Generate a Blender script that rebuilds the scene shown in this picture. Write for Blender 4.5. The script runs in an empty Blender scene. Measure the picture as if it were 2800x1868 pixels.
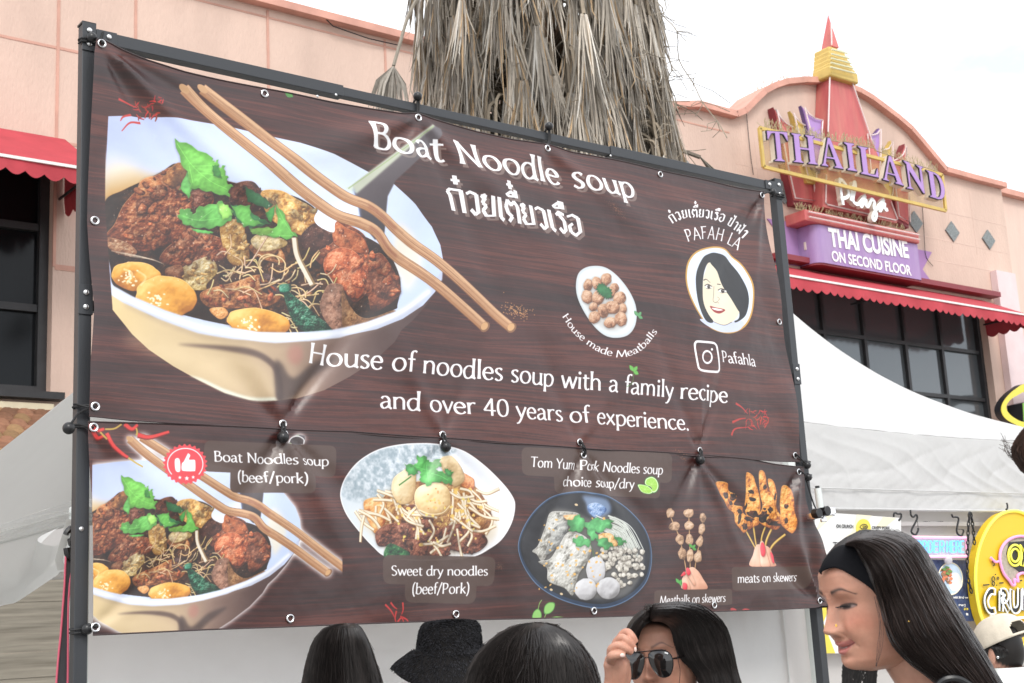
import bpy, math, random
import numpy as np
from mathutils import Vector, Matrix
from mathutils.geometry import tessellate_polygon

# ================================================================ camera, sky, sun, exposure
W, H, FOC = 2800, 1868, 3685.2               # the photograph's pixels and its focal length in pixels
EYE = np.array([0.0, 0.0, 1.60])
def cam_axes(yaw, pitch, roll):
    y, p, r = map(math.radians, (yaw, pitch, roll))
    f = np.array([math.sin(y)*math.cos(p), math.cos(y)*math.cos(p), math.sin(p)])
    q = np.array([math.cos(y), -math.sin(y), 0.0]); u = np.cross(q, f)
    return q*math.cos(r)+u*math.sin(r), -q*math.sin(r)+u*math.cos(r), f
RT, UPV, FW = cam_axes(37.5366, 11.9139, -3.0707)
sc = bpy.context.scene
col = sc.collection
cd = bpy.data.cameras.new('camera'); cam = bpy.data.objects.new('camera', cd); col.objects.link(cam)
cam.matrix_world = Matrix(((RT[0], UPV[0], -FW[0], EYE[0]), (RT[1], UPV[1], -FW[1], EYE[1]), (RT[2], UPV[2], -FW[2], EYE[2]), (0, 0, 0, 1)))
cd.sensor_width = 36; cd.lens = FOC/W*36; cd.clip_start = .05; cd.clip_end = 4000
cd.dof.use_dof = True; cd.dof.focus_distance = 4.2; cd.dof.aperture_fstop = 13.0
sc.camera = cam
SUN_EL, SUN_AZ = 43.0, 205.0                 # sun direction: degrees above the horizon, compass turn from +Y towards +X
wd = bpy.data.worlds.new('World'); sc.world = wd; wd.use_nodes = True
nt = wd.node_tree; nt.nodes.clear()
def nd(t, kind, **k):
    n = t.nodes.new(kind)
    for a, v in k.items(): setattr(n, a, v)
    return n
sky = nd(nt, 'ShaderNodeTexSky'); sky.sky_type = 'NISHITA'; sky.sun_disc = False
sky.sun_elevation = math.radians(SUN_EL); sky.sun_rotation = math.radians(SUN_AZ); sky.air_density = 1.0; sky.dust_density = 1.5
tc = nd(nt, 'ShaderNodeTexCoord'); mp = nd(nt, 'ShaderNodeMapping'); mp.inputs['Scale'].default_value = (1.6, 1.6, 3.2); mp.inputs['Location'].default_value = (.3, 1.1, .2)
nz = nd(nt, 'ShaderNodeTexNoise'); nz.inputs['Scale'].default_value = 1.7; nz.inputs['Detail'].default_value = 7; nz.inputs['Roughness'].default_value = .55; nz.inputs['Distortion'].default_value = .4
rp = nd(nt, 'ShaderNodeValToRGB'); rp.color_ramp.elements[0].position = .34; rp.color_ramp.elements[0].color = (.45, .45, .45, 1); rp.color_ramp.elements[1].position = .52; rp.color_ramp.elements[1].color = (1, 1, 1, 1)
mx = nd(nt, 'ShaderNodeMix', data_type='RGBA'); mx.inputs[7].default_value = (10.2, 10.35, 10.6, 1)
bg = nd(nt, 'ShaderNodeBackground'); bg.inputs[1].default_value = .115
ow = nd(nt, 'ShaderNodeOutputWorld')
L = nt.links.new
L(tc.outputs['Generated'], mp.inputs[0]); L(mp.outputs[0], nz.inputs['Vector']); L(nz.outputs['Fac'], rp.inputs[0])
L(rp.outputs[0], mx.inputs[0]); L(sky.outputs[0], mx.inputs[6]); L(mx.outputs[2], bg.inputs[0]); L(bg.outputs[0], ow.inputs[0])
sd = bpy.data.lights.new('sun', 'SUN'); sd.energy = 1.2; sd.angle = math.radians(20); sd.color = (1, .965, .91)
sun = bpy.data.objects.new('sun', sd); col.objects.link(sun)
az, el = math.radians(SUN_AZ), math.radians(SUN_EL)
sun.rotation_euler = Vector((-math.sin(az)*math.cos(el), -math.cos(az)*math.cos(el), -math.sin(el))).to_track_quat('-Z', 'Y').to_euler()
sun.location = (-4, -8, 14)
sc.view_settings.view_transform = 'Standard'; sc.view_settings.look = 'None'; sc.view_settings.gamma = 1; sc.view_settings.exposure = .6
sc.view_settings.use_curve_mapping = False
sc.render.engine = 'CYCLES'; sc.cycles.use_denoising = True; sc.cycles.max_bounces = 6

# ================================================================ helpers
def ray(x, y): return FW+RT*(x-W/2)/FOC-UPV*(y-H/2)/FOC
def at(x, y, Y):
    """the point at depth Y (metres along +Y) seen at photo pixel x, y"""
    d = ray(x, y); return EYE+d*(Y/d[1])
def plane_uv(x, y):
    d = ray(x, y); return d[0]/d[1], d[2]/d[1]
def Zm(ox, oy, s, Y=None):
    """tracing frame: zoomed coordinates -> points at depth Y"""
    return lambda x, y, Yo=Y: at(ox+x/s, oy+y/s, Yo)
def tag(o, label=None, cat=None, group=None, kind=None):
    if label: o['label'] = label
    if cat: o['category'] = cat
    if group: o['group'] = group
    if kind: o['kind'] = kind
    return o
def empty(name, loc=(0, 0, 0), label=None, cat=None, group=None):
    o = bpy.data.objects.new(name, None); col.objects.link(o); o.location = [float(v) for v in loc]; o.empty_display_size = .1
    return tag(o, label, cat, group)
class MB:
    """collects shapes and links them as one mesh object"""
    def __init__(s): s.v = []; s.f = []; s.m = []; s.c = []; s.cur = 0; s.col = None; s.uv = {}
    def add(s, v, f, color=None):
        k = len(s.v); s.v += [tuple(float(a) for a in p) for p in v]
        s.f += [tuple(i+k for i in q) for q in f]; s.m += [s.cur]*len(f)
        s.c += [color or s.col or (1, 1, 1)]*len(v)
        return s
    def box(s, a, b):
        x0, y0, z0 = np.minimum(a, b); x1, y1, z1 = np.maximum(a, b)
        return s.add([(x0, y0, z0), (x1, y0, z0), (x1, y1, z0), (x0, y1, z0), (x0, y0, z1), (x1, y0, z1), (x1, y1, z1), (x0, y1, z1)],
                     [(0, 3, 2, 1), (4, 5, 6, 7), (0, 1, 5, 4), (1, 2, 6, 5), (2, 3, 7, 6), (3, 0, 4, 7)])
    def bar(s, p, q, w, h, up=(0, 0, 1)):
        p, q = np.array(p, float), np.array(q, float); t = (q-p)/np.linalg.norm(q-p)
        a = np.cross(t, up); a /= max(1e-9, np.linalg.norm(a)); b = np.cross(a, t)
        a = a*w/2; b = b*h/2
        return s.add([p-a-b, p+a-b, p+a+b, p-a+b, q-a-b, q+a-b, q+a+b, q-a+b],
                     [(0, 1, 2, 3), (4, 7, 6, 5), (0, 4, 5, 1), (1, 5, 6, 2), (2, 6, 7, 3), (3, 7, 4, 0)])
    def tube(s, pts, r, n=8, closed=False, cap=True):
        p = [np.array(q, float) for q in pts]; N = len(p)
        rr = r if hasattr(r, '__len__') else [r]*N
        vs = []; fs = []; up = None
        for i in range(N):
            if closed: t = p[(i+1) % N]-p[i-1]
            else: t = p[min(N-1, i+1)]-p[max(0, i-1)]
            t = t/max(1e-9, np.linalg.norm(t))
            if up is None: up = np.array([0, 0, 1.0]) if abs(t[2]) < .9 else np.array([1.0, 0, 0])
            a = np.cross(t, up); a /= max(1e-9, np.linalg.norm(a)); up = np.cross(a, t)
            for k in range(n):
                g = 2*math.pi*k/n; vs.append(p[i]+(a*math.cos(g)+up*math.sin(g))*rr[i])
        for i in range(N if closed else N-1):
            j = (i+1) % N
            for k in range(n): fs.append((i*n+k, i*n+(k+1) % n, j*n+(k+1) % n, j*n+k))
        if cap and not closed: fs += [tuple(range(n))[::-1], tuple((N-1)*n+k for k in range(n))]
        return s.add(vs, fs)
    def ball(s, c, r, nu=14, nv=9):
        r = np.array(r if hasattr(r, '__len__') else (r, r, r)); c = np.array(c)
        vs = []; fs = []
        for i in range(nv+1):
            b = -math.pi/2+math.pi*i/nv
            for k in range(nu):
                a = 2*math.pi*k/nu; vs.append(c+r*np.array([math.cos(a)*math.cos(b), math.sin(a)*math.cos(b), math.sin(b)]))
        for i in range(nv):
            for k in range(nu): fs.append((i*nu+k, i*nu+(k+1) % nu, (i+1)*nu+(k+1) % nu, (i+1)*nu+k))
        return s.add(vs, fs)
    def prism(s, poly, off, holes=()):
        """a flat 3-D outline (with holes) given thickness by the vector off"""
        loops = [[np.array(q, float) for q in poly]]+[[np.array(q, float) for q in h] for h in holes]
        flat = [q for l in loops for q in l]; n = len(flat); off = np.array(off, float)
        tri = tessellate_polygon([[Vector(q) for q in l] for l in loops])
        fs = [tuple(t) for t in tri]+[tuple(i+n for i in t[::-1]) for t in tri]
        k = 0
        for l in loops:
            m = len(l)
            for i in range(m): fs.append((k+i, k+(i+1) % m, k+(i+1) % m+n, k+i+n))
            k += m
        return s.add(flat+[q+off for q in flat], fs)
    def strip(s, pts, w, off, nrm=(0, -1, 0)):
        """a flat stroke of width w along pts, facing nrm, with thickness off"""
        p = np.array(pts, float); t = np.gradient(p, axis=0); t /= np.maximum(1e-9, np.linalg.norm(t, axis=1))[:, None]
        b = np.cross(t, nrm); b /= np.maximum(1e-9, np.linalg.norm(b, axis=1))[:, None]
        A, B = p+b*w/2, p-b*w/2; off = np.array(off, float); n = len(p)
        vs = list(A)+list(B)+list(A+off)+list(B+off); fs = []
        for i in range(n-1):
            fs += [(i, i+1, n+i+1, n+i), (2*n+i, 3*n+i, 3*n+i+1, 2*n+i+1), (i, 2*n+i, 2*n+i+1, i+1), (n+i, n+i+1, 3*n+i+1, 3*n+i)]
        fs += [(0, n, 3*n, 2*n), (n-1, 3*n-1, 4*n-1, 2*n-1)]
        return s.add(vs, fs)
    def grid(s, fn, nu, nv, closed=False):
        vs = [fn(i/(nu if closed else nu-1) if nu > 1 else 0, j/(nv-1)) for j in range(nv) for i in range(nu)]
        fs = [(j*nu+i, j*nu+(i+1) % nu, (j+1)*nu+(i+1) % nu, (j+1)*nu+i) for j in range(nv-1) for i in range(nu if closed else nu-1)]
        return s.add(vs, fs)
    def build(s, name, mat, parent=None, smooth=True, bevel=0, color=False, fix=True):
        me = bpy.data.meshes.new(name)
        me.from_pydata(s.v, [], s.f)
        ms = mat if isinstance(mat, (list, tuple)) else [mat]
        for m in ms: me.materials.append(m)
        if len(ms) > 1: me.polygons.foreach_set('material_index', s.m)
        if color:
            a = me.color_attributes.new('Col', 'FLOAT_COLOR', 'POINT')
            a.data.foreach_set('color', np.hstack([np.array(s.c, np.float32), np.ones((len(s.c), 1), np.float32)]).ravel())
        me.update()
        if fix:
            import bmesh
            b = bmesh.new(); b.from_mesh(me); bmesh.ops.recalc_face_normals(b, faces=b.faces); b.to_mesh(me); b.free()
        if smooth:
            me.polygons.foreach_set('use_smooth', [True]*len(me.polygons))
            try: me.set_sharp_from_angle(angle=math.radians(38))
            except Exception: pass
        o = bpy.data.objects.new(name, me); col.objects.link(o)
        if bevel:
            b = o.modifiers.new('bevel', 'BEVEL'); b.width = bevel; b.segments = 2; b.limit_method = 'ANGLE'; b.angle_limit = math.radians(40)
        if parent: join_to(o, parent)
        return o
def world_of(o):
    m = o.matrix_basis if not o.parent else o.matrix_parent_inverse @ o.matrix_basis
    return world_of(o.parent) @ m if o.parent else m
def join_to(o, p):
    o.parent = p
    o.matrix_parent_inverse = world_of(p).inverted()
    return o
def smooth3(pts, n=6, closed=False):
    p = np.asarray(pts, float)
    if len(p) < 3: return p
    q = np.vstack([p[-1], p, p[0], p[1]]) if closed else np.vstack([2*p[0]-p[1], p, 2*p[-1]-p[-2]])
    t = np.linspace(0, 1, n, endpoint=False)[:, None]; out = []
    for i in range(1, len(q)-2):
        a, b, c, d = q[i-1], q[i], q[i+1], q[i+2]
        out.append(.5*((2*b)+(-a+c)*t+(2*a-5*b+4*c-d)*t*t+(-a+3*b-3*c+d)*t**3))
    out = np.vstack(out)
    return out if closed else np.vstack([out, p[-1]])
# ---------------------------------------------------------------- materials
MATS = {}
def mat(name, rgb=(.5, .5, .5), rough=.6, spec=.5, metal=0, var=0, vscale=6, bump=0, bscale=60, tint=None, tscale=2.0, tamt=.5, attr=False, tmul=False, sss=0, trans=0, stretch=(1, 1, 1), alpha=1, emit=0, coat=0, bdist=.01):
    m = bpy.data.materials.new(name); m.use_nodes = True; t = m.node_tree; b = t.nodes['Principled BSDF']; L = t.links.new
    b.inputs['Base Color'].default_value = (*rgb, 1); b.inputs['Roughness'].default_value = rough; b.inputs['Specular IOR Level'].default_value = spec; b.inputs['Metallic'].default_value = metal
    b.inputs['Coat Weight'].default_value = coat
    if sss:
        b.inputs['Subsurface Weight'].default_value = sss; b.inputs['Subsurface Radius'].default_value = (1, .35, .2); b.inputs['Subsurface Scale'].default_value = .008
    if trans: b.inputs['Transmission Weight'].default_value = trans
    if alpha < 1: b.inputs['Alpha'].default_value = alpha
    if emit: b.inputs['Emission Color'].default_value = (*rgb, 1); b.inputs['Emission Strength'].default_value = emit
    c = nd(t, 'ShaderNodeTexCoord'); mp = nd(t, 'ShaderNodeMapping'); mp.inputs['Scale'].default_value = stretch; L(c.outputs['Object'], mp.inputs[0])
    src = None
    if attr:
        a = nd(t, 'ShaderNodeAttribute'); a.attribute_name = 'Col'; src = a.outputs['Color']
    if tint:
        n = nd(t, 'ShaderNodeTexNoise'); n.inputs['Scale'].default_value = tscale; n.inputs['Detail'].default_value = 6; n.inputs['Roughness'].default_value = .65; L(mp.outputs[0], n.inputs['Vector'])
        r = nd(t, 'ShaderNodeValToRGB'); r.color_ramp.elements[0].position = .42; r.color_ramp.elements[1].position = .68; r.color_ramp.elements[0].color = (0, 0, 0, 1); r.color_ramp.elements[1].color = (tamt, tamt, tamt, 1); L(n.outputs['Fac'], r.inputs[0])
        x = nd(t, 'ShaderNodeMix', data_type='RGBA', blend_type='MULTIPLY' if tmul else 'MIX'); L(r.outputs[0], x.inputs[0])
        if src: L(src, x.inputs[6])
        else: x.inputs[6].default_value = (*rgb, 1)
        x.inputs[7].default_value = (*tint, 1); src = x.outputs[2]
    if var:
        n = nd(t, 'ShaderNodeTexNoise'); n.inputs['Scale'].default_value = vscale; n.inputs['Detail'].default_value = 8; n.inputs['Roughness'].default_value = .6; L(mp.outputs[0], n.inputs['Vector'])
        r = nd(t, 'ShaderNodeMapRange'); r.inputs['From Min'].default_value = .3; r.inputs['From Max'].default_value = .7; r.inputs['To Min'].default_value = 1-var; r.inputs['To Max'].default_value = 1+var; L(n.outputs['Fac'], r.inputs['Value'])
        x = nd(t, 'ShaderNodeVectorMath', operation='SCALE')
        if src: L(src, x.inputs[0])
        else: x.inputs[0].default_value = rgb
        L(r.outputs[0], x.inputs['Scale']); src = x.outputs[0]
    if src: L(src, b.inputs['Base Color'])
    if bump:
        n = nd(t, 'ShaderNodeTexNoise'); n.inputs['Scale'].default_value = bscale; n.inputs['Detail'].default_value = 5; L(mp.outputs[0], n.inputs['Vector'])
        u = nd(t, 'ShaderNodeBump'); u.inputs['Strength'].default_value = bump; u.inputs['Distance'].default_value = bdist; L(n.outputs['Fac'], u.inputs['Height']); L(u.outputs[0], b.inputs['Normal'])
    MATS[name] = m
    return m

def thin_cloth(m, rgb, amt=.35):
    """cloth that lets some light through"""
    t = m.node_tree; b = t.nodes['Principled BSDF']; o = t.nodes['Material Output']
    x = nd(t, 'ShaderNodeBsdfTranslucent'); x.inputs[0].default_value = (*rgb, 1); k = nd(t, 'ShaderNodeMixShader'); k.inputs[0].default_value = amt
    t.links.new(b.outputs[0], k.inputs[1]); t.links.new(x.outputs[0], k.inputs[2]); t.links.new(k.outputs[0], o.inputs['Surface'])
# ================================================================ materials of the place
M_asph = mat('worn_street', (.30, .295, .285), .9, .3, var=.25, vscale=3, bump=.5, bscale=120)
M_pink = mat('pink_stucco', (.64, .475, .395), .92, .2, var=.10, vscale=1.2, bump=.45, bscale=38, tint=(.54, .40, .335), tscale=1.1, tamt=.6, bdist=.02, stretch=(1, 1, .3))
M_pale = mat('pale_pink_stucco', (.70, .52, .44), .92, .2, var=.08, vscale=1.5, bump=.3, bscale=45, tint=(.58, .46, .40), tscale=1.2, tamt=.6, stretch=(1, 1, .3))
M_joint = mat('salmon_joint', (.58, .33, .26), .8, .3, var=.15, vscale=2)
M_cope = mat('salmon_coping', (.62, .33, .26), .8, .3, var=.15, vscale=3)
M_lilac = mat('pale_lilac_paint', (.72, .58, .58), .8, .3, var=.05, vscale=4)
M_glass = mat('dark_glass', (.006, .007, .008), .12, .22)
M_glass2 = mat('sky_reflection_glass', (.14, .155, .165), .10, .7, metal=.45)  # pale part-metal base colour stands in for sky reflected in the panes
M_wframe = mat('dark_bronze_frame', (.03, .03, .032), .45, .4, var=.2)
M_granite = mat('grey_granite', (.20, .22, .22), .6, .4, var=.35, vscale=30)
M_cream = mat('cream_trim', (.62, .55, .40), .8, .3, var=.1)
M_tile = mat('terracotta_tile', (.36, .17, .11), .75, .3, attr=True, var=.2, vscale=25)
M_red = mat('red_awning_cloth', (.44, .055, .07), .75, .25, var=.12, vscale=3, bump=.15, bscale=180)
M_piping = mat('white_piping', (.8, .78, .75), .6)
M_sred = mat('faded_red_metal', (.52, .12, .12), .5, .4, var=.10, vscale=2.5, tint=(.56, .24, .18), tscale=1.6, tamt=.5, stretch=(3, 3, .5))
M_sdred = mat('maroon_metal', (.22, .035, .045), .5, .4, var=.1)
M_gold = mat('gold_paint', (.58, .41, .11), .5, .5, var=.15, vscale=4)
M_purple = mat('purple_face', (.40, .23, .53), .4, .5, var=.06, vscale=4)
M_dpurple = mat('dark_purple_metal', (.13, .08, .22), .5, .4, var=.1)
M_lpurple = mat('lilac_cabinet', (.32, .20, .42), .55, .4, var=.08, vscale=2, tint=(.46, .36, .53), tscale=1.4, tamt=.5, stretch=(2, 2, .4))
M_ribbon = mat('purple_wall_paint', (.36, .21, .42), .85, .2, var=.08, vscale=3)
M_return = mat('cream_letter_side', (.72, .66, .56), .6, .4, var=.06)
M_white = mat('white_face', (.85, .85, .84), .5, .4)
M_iceblue = mat('pale_blue_white', (.88, .92, .93), .45, .5)
M_black = mat('black_edge', (.015, .015, .018), .5)
M_neon = mat('unlit_neon_tube', (.75, .62, .6), .3, .6)
M_neong = mat('unlit_pale_tube', (.72, .72, .5), .3, .6)
M_spike = mat('bird_spike', (.45, .38, .22), .6)
M_screen = mat('gold_mesh_screen', (.52, .37, .13), .6, alpha=.42)
M_metal = mat('black_powder_coat', (.035, .038, .043), .42, .5, bump=.06, bscale=400)
M_bolt = mat('zinc_bolt', (.72, .72, .72), .3, metal=1)
M_chrome = mat('bright_metal', (.75, .75, .76), .22, metal=1)
M_rubber = mat('black_rubber', (.012, .012, .013), .32, .5)
M_cord = mat('black_cord', (.014, .014, .015), .7, bump=.3, bscale=300)
M_tent = mat('white_canopy', (.66, .66, .655), .65, .35, var=.03, vscale=3, bump=.12, bscale=14, bdist=.03)
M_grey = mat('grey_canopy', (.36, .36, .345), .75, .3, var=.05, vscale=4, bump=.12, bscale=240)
M_mesh = mat('woven_mesh', (.92, .92, .92), .8, .25, var=.04, vscale=5)
M_wall = mat('white_side_wall', (.66, .64, .62), .7, .3, var=.05, vscale=4, bump=.1, bscale=10, bdist=.02)
M_pole = mat('white_tent_pole', (.66, .70, .68), .45, .4)
M_plank = mat('weathered_planks', (.27, .245, .20), .8, .2, var=.25, vscale=5, stretch=(.35, .35, 7), tint=(.17, .15, .12), tscale=3, tamt=.8)

def weave(m, s=420):
    """fine woven dots on a cloth"""
    t = m.node_tree; b = t.nodes['Principled BSDF']
    c = nd(t, 'ShaderNodeTexCoord'); w = nd(t, 'ShaderNodeTexChecker'); w.inputs['Scale'].default_value = s
    t.links.new(c.outputs['Object'], w.inputs['Vector'])
    u = nd(t, 'ShaderNodeBump'); u.inputs['Strength'].default_value = .25; u.inputs['Distance'].default_value = .002
    t.links.new(w.outputs['Fac'], u.inputs['Height']); t.links.new(u.outputs[0], b.inputs['Normal'])
weave(M_mesh, 190)
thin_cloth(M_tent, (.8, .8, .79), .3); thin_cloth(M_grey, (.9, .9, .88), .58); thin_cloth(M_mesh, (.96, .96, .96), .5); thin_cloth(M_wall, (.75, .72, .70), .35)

# ================================================================ ground
g = MB(); g.grid(lambda u, v: (-600+1200*u, -600+1200*v, 0), 12, 12)
tag(g.build('ground', M_asph), kind='structure')

# ================================================================ the pink building
FY = 14.0
bld = empty('commercial_building', at(1400, 1500, FY)*np.array([1, 1, 0]), 'long pink stucco two storey building with curved parapet gable behind the palm and the stalls', 'building')
def F(x, y, d=0): return at(x, y, FY-d)
roof_px = [(690, 9), (900, 61), (1130, 118), (1500, 203), (1820, 275), (1900, 294), (2001, 322), (2024, 312), (2050, 285), (2078, 258), (2108, 242), (2139, 232), (2190, 227), (2246, 229), (2295, 239), (2339, 257), (2372, 276), (2407, 302), (2443, 329), (2478, 359), (2505, 390), (2532, 422), (2555, 450), (2573, 471), (2650, 492), (2737, 514)]
roof = [F(x, y) for x, y in roof_px]
zl = F(900, 61)[2]
for i in (0, 1, 2, 3, 4): roof[i][2] = zl
left_x, z0 = -9.0, 0.0
xr = F(2737, 514)[0]
outer = [np.array([left_x, FY, 0]), np.array([xr, FY, 0])]+roof[::-1]+[np.array([left_x, FY, zl])]
# window openings
lw = [F(147, 495), F(140, 1075)]
lwx, lwz0, lwz1 = F(143, 800)[0], F(140, 1078)[2], F(147, 440)[2]
rwx0, rwx1 = F(1900, 900)[0], F(2712, 1000)[0]
rwz0, rwz1 = F(2722, 1128)[2]-.35, F(2688, 838)[2]
def rect(x0, x1, za, zb, Y=FY): return [np.array([x0, Y, za]), np.array([x1, Y, za]), np.array([x1, Y, zb]), np.array([x0, Y, zb])]
holes = [rect(lwx-2.6, lwx, lwz0, lwz1), rect(rwx0, rwx1, rwz0, rwz1)]
b = MB(); b.prism(outer, (0, .45, 0), holes); b.build('facade', M_pink, bld, smooth=False)
b = MB(); b.box((left_x, FY+.451, 0), (xr-.02, FY+14, zl-.4)); b.build('building_body', M_pink, bld, smooth=False)
b = MB()
gp = [F(x, y) for x, y in roof_px[6:24]]
b.grid(lambda u, v: smooth3(gp, 4)[int(round(u*(len(smooth3(gp, 4))-1)))]+np.array([0, .46+v*2.2, -.03]), 40, 2); b.build('gable_roof', M_mesh, bld)
b = MB()
for p, q in zip(roof, roof[1:]): b.bar(p+np.array([0, .17, .02]), q+np.array([0, .17, .02]), .62, .10, up=(0, 0, 1))
b.bar(np.array([left_x, FY+.17, zl+.02]), roof[0]+np.array([0, .17, .02]), .62, .10); b.build('coping', M_cope, bld, smooth=False)
# second volume to the right, set back a little
b = MB(); zr2 = at(2745, 537, FY+.9)[2]; b.box((xr, FY+.9, 0), (xr+14, FY+12, zr2)); b.build('side_wing', M_pale, bld, smooth=False)
b = MB(); b.box((xr+.01, FY+.75, zr2), (xr+14, FY+1.2, zr2+.12)); b.build('wing_coping', M_cope, bld, smooth=False)
# joints pressed into the stucco
b = MB()
def hj(x0, x1, px, py, th=.016): z = F(px, py)[2]; b.box((x0, FY-.006, z-th), (x1, FY+.02, z+th))
def vj(px, py, za, zb, th=.016): x = F(px, py)[0]; b.box((x-th, FY-.009, za), (x+th, FY+.02, zb))
xm = F(1900, 300)[0]
hj(left_x, xm, 100, 119); hj(left_x, xm, 226, 400); hj(lwx+.02, xm, 200, 736, .03)
for px, py, yb in ((160, 50, 730), (371, 60, 900), (733, 150, 900), (1053, 150, 900)): vj(px, py, F(px, yb)[2], zl-.05)
hj(left_x, F(1130, 118)[0]+6, 900, 90, .012)
b.build('panel_joint', M_joint, bld, smooth=False)
b = MB()
for px, py in ((2060, 350), (2150, 350), (2470, 420), (2590, 560), (2660, 600)): x = F(px, py)[0]; b.box((x-.006, FY-.004, rwz1+1.0), (x+.006, FY+.02, min(zl-.1, F(px, py)[2]+1.5)))
for py, xa in ((560, 2001), (640, 2001), (700, 2001)): z = F(2500, py)[2]; b.box((F(xa, 330)[0], FY-.003, z-.006), (xr-.02, FY+.02, z+.006))
b.build('tile_joint', M_pale, bld, smooth=False)
# pale pier and patches at the right
b = MB(); px0, px1 = F(2716, 820)[0], F(2790, 900)[0]; b.box((px0, FY-.14, 0), (px0+.62, FY-.006, F(2716, 745)[2])); b.build('pier', M_lilac, bld, smooth=False)
# diamonds
def diamond(cx, cy, w, h):
    c = F(cx, cy); hw = np.linalg.norm(F(cx+w/2, cy)-c); hh = abs(F(cx, cy-h/2)[2]-c[2])
    d = MB(); d.prism([c+np.array(v)*np.array([hw, 0, hh])+np.array([0, -.03, 0]) for v in ((-1, 0, 0), (0, 0, -1), (1, 0, 0), (0, 0, 1))], (0, .05, 0)); d.build('diamond_tile', M_granite, bld, smooth=False)
for c in ((2140, 528, 42, 62), (2500, 608, 40, 58), (2602, 634, 36, 54), (2701, 656, 33, 52), (2121, 326, 34, 50), (2021, 503, 48, 44), (1878, 470, 44, 60)): diamond(*c)
# windows ---------------------------------------------------------
def window(name, x0, x1, za, zb, vx, hz, gm, fw=.09, dep=.22):
    fr_ = MB(); Y = FY+dep
    for xx in (x0, x1): fr_.box((xx-(fw if xx == x1 else 0), Y-.08, za), (xx+(fw if xx == x0 else 0), Y+.1, zb))
    for zz in (za, zb): fr_.box((x0+fw, Y-.08, zz-(fw if zz == zb else 0)), (x1-fw, Y+.1, zz+(fw if zz == za else 0)))
    for xx in vx: fr_.box((xx-fw*.42, Y-.05, za+fw), (xx+fw*.42, Y+.08, zb-fw))
    for zz in hz:
        xs = [x0+fw]+[v for v in vx]+[x1-fw]
        for i in range(len(xs)-1): fr_.box((xs[i]+(fw*.42 if i else 0), Y-.048, zz-fw*.4), (xs[i+1]-(fw*.42 if i < len(xs)-2 else 0), Y+.078, zz+fw*.4))
    w = fr_.build(name, M_wframe, bld, smooth=False)
    p = MB(); p.box((x0+.01, Y+.012, za+.01), (x1-.01, Y+.03, zb-.01)); p.build('pane', gm, w, smooth=False)
    return w
window('window', lwx-2.6, lwx, lwz0, lwz1, [F(20, 900)[0]-.9], [F(100, 608)[2], F(100, 832)[2]], M_glass, .10)
vx = [F(*p)[0] for p in ((2030, 850), (2272, 850), (2392, 950), (2502, 950), (2604, 980))]
window('window', rwx0, rwx1, rwz0, rwz1, vx, [F(2480, 930)[2], F(2620, 1080)[2]], M_glass2, .08)
b = MB(); b.box((lwx-2.7, FY-.16, F(140, 1098)[2]), (lwx+.10, FY-.005, lwz0-.003)); b.build('window_sill', M_wframe, bld, smooth=False)
b = MB(); b.box((left_x, FY-.12, F(100, 1136)[2]), (lwx+.0, FY-.006, F(100, 1108)[2])); b.build('cream_band', M_cream, bld, smooth=False)
b = MB(); b.box((F(2100, 740)[0], FY-.22, F(2300, 748)[2]), (F(2712, 840)[0], FY-.004, F(2300, 734)[2])); b.build('awning_fascia', M_sdred, bld, smooth=False)
# a cable along the roof and another down the wall
b = MB(); b.tube([F(870, 50)+np.array([0, -.1, 0]), F(900, 80)+np.array([0, -.1, 0]), F(1000, 112)+np.array([0, -.08, 0]), F(1090, 130)+np.array([0, -.06, 0])], .008, 5); b.build('cable', M_black, bld); b = MB()
b.tube(smooth3([F(x, y, .03) for x, y in ((2522, 560), (2527, 640), (2532, 700), (2551, 728))]), .006, 5); b.build('cable', M_black, bld); b = MB()
b.tube(smooth3([F(x, y, .03) for x, y in ((2040, 300), (2046, 360), (2052, 420), (2060, 478))]), .006, 5)
b.build('cable', M_black, bld)

# tiled lean-to roof under the left window
r_ = random.Random(4)
b = MB(); tz = F(100, 1140)[2]
for i in range(9):
    yy = FY-.05-i*.17; zz = tz-i*.085
    for k in range(22):
        xx = lwx-.05-k*.17-(i % 2)*.085
        c = 1+r_.uniform(-.3, .25); ocr = (.40, .20, .12) if r_.random() < .7 else (.46, .28, .14)
        b.col = tuple(v*c*.62 for v in ocr)
        n = 5
        pts = [(xx+.085*math.cos(math.pi*j/n), zz+.045*math.sin(math.pi*j/n)) for j in range(n+1)]
        vs = [(p[0], yy-.10, p[1]) for p in pts]+[(p[0], yy+.09, p[1]+.105) for p in pts]
        b.add(vs, [(j, j+1, n+2+j, n+1+j) for j in range(n)]+[tuple(range(n+1))])
tr = b.build('tiled_roof', M_tile, None, color=True)
tag(tr, 'small terracotta tiled lean-to roof below the dark window at the far left', 'tiled roof')

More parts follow.
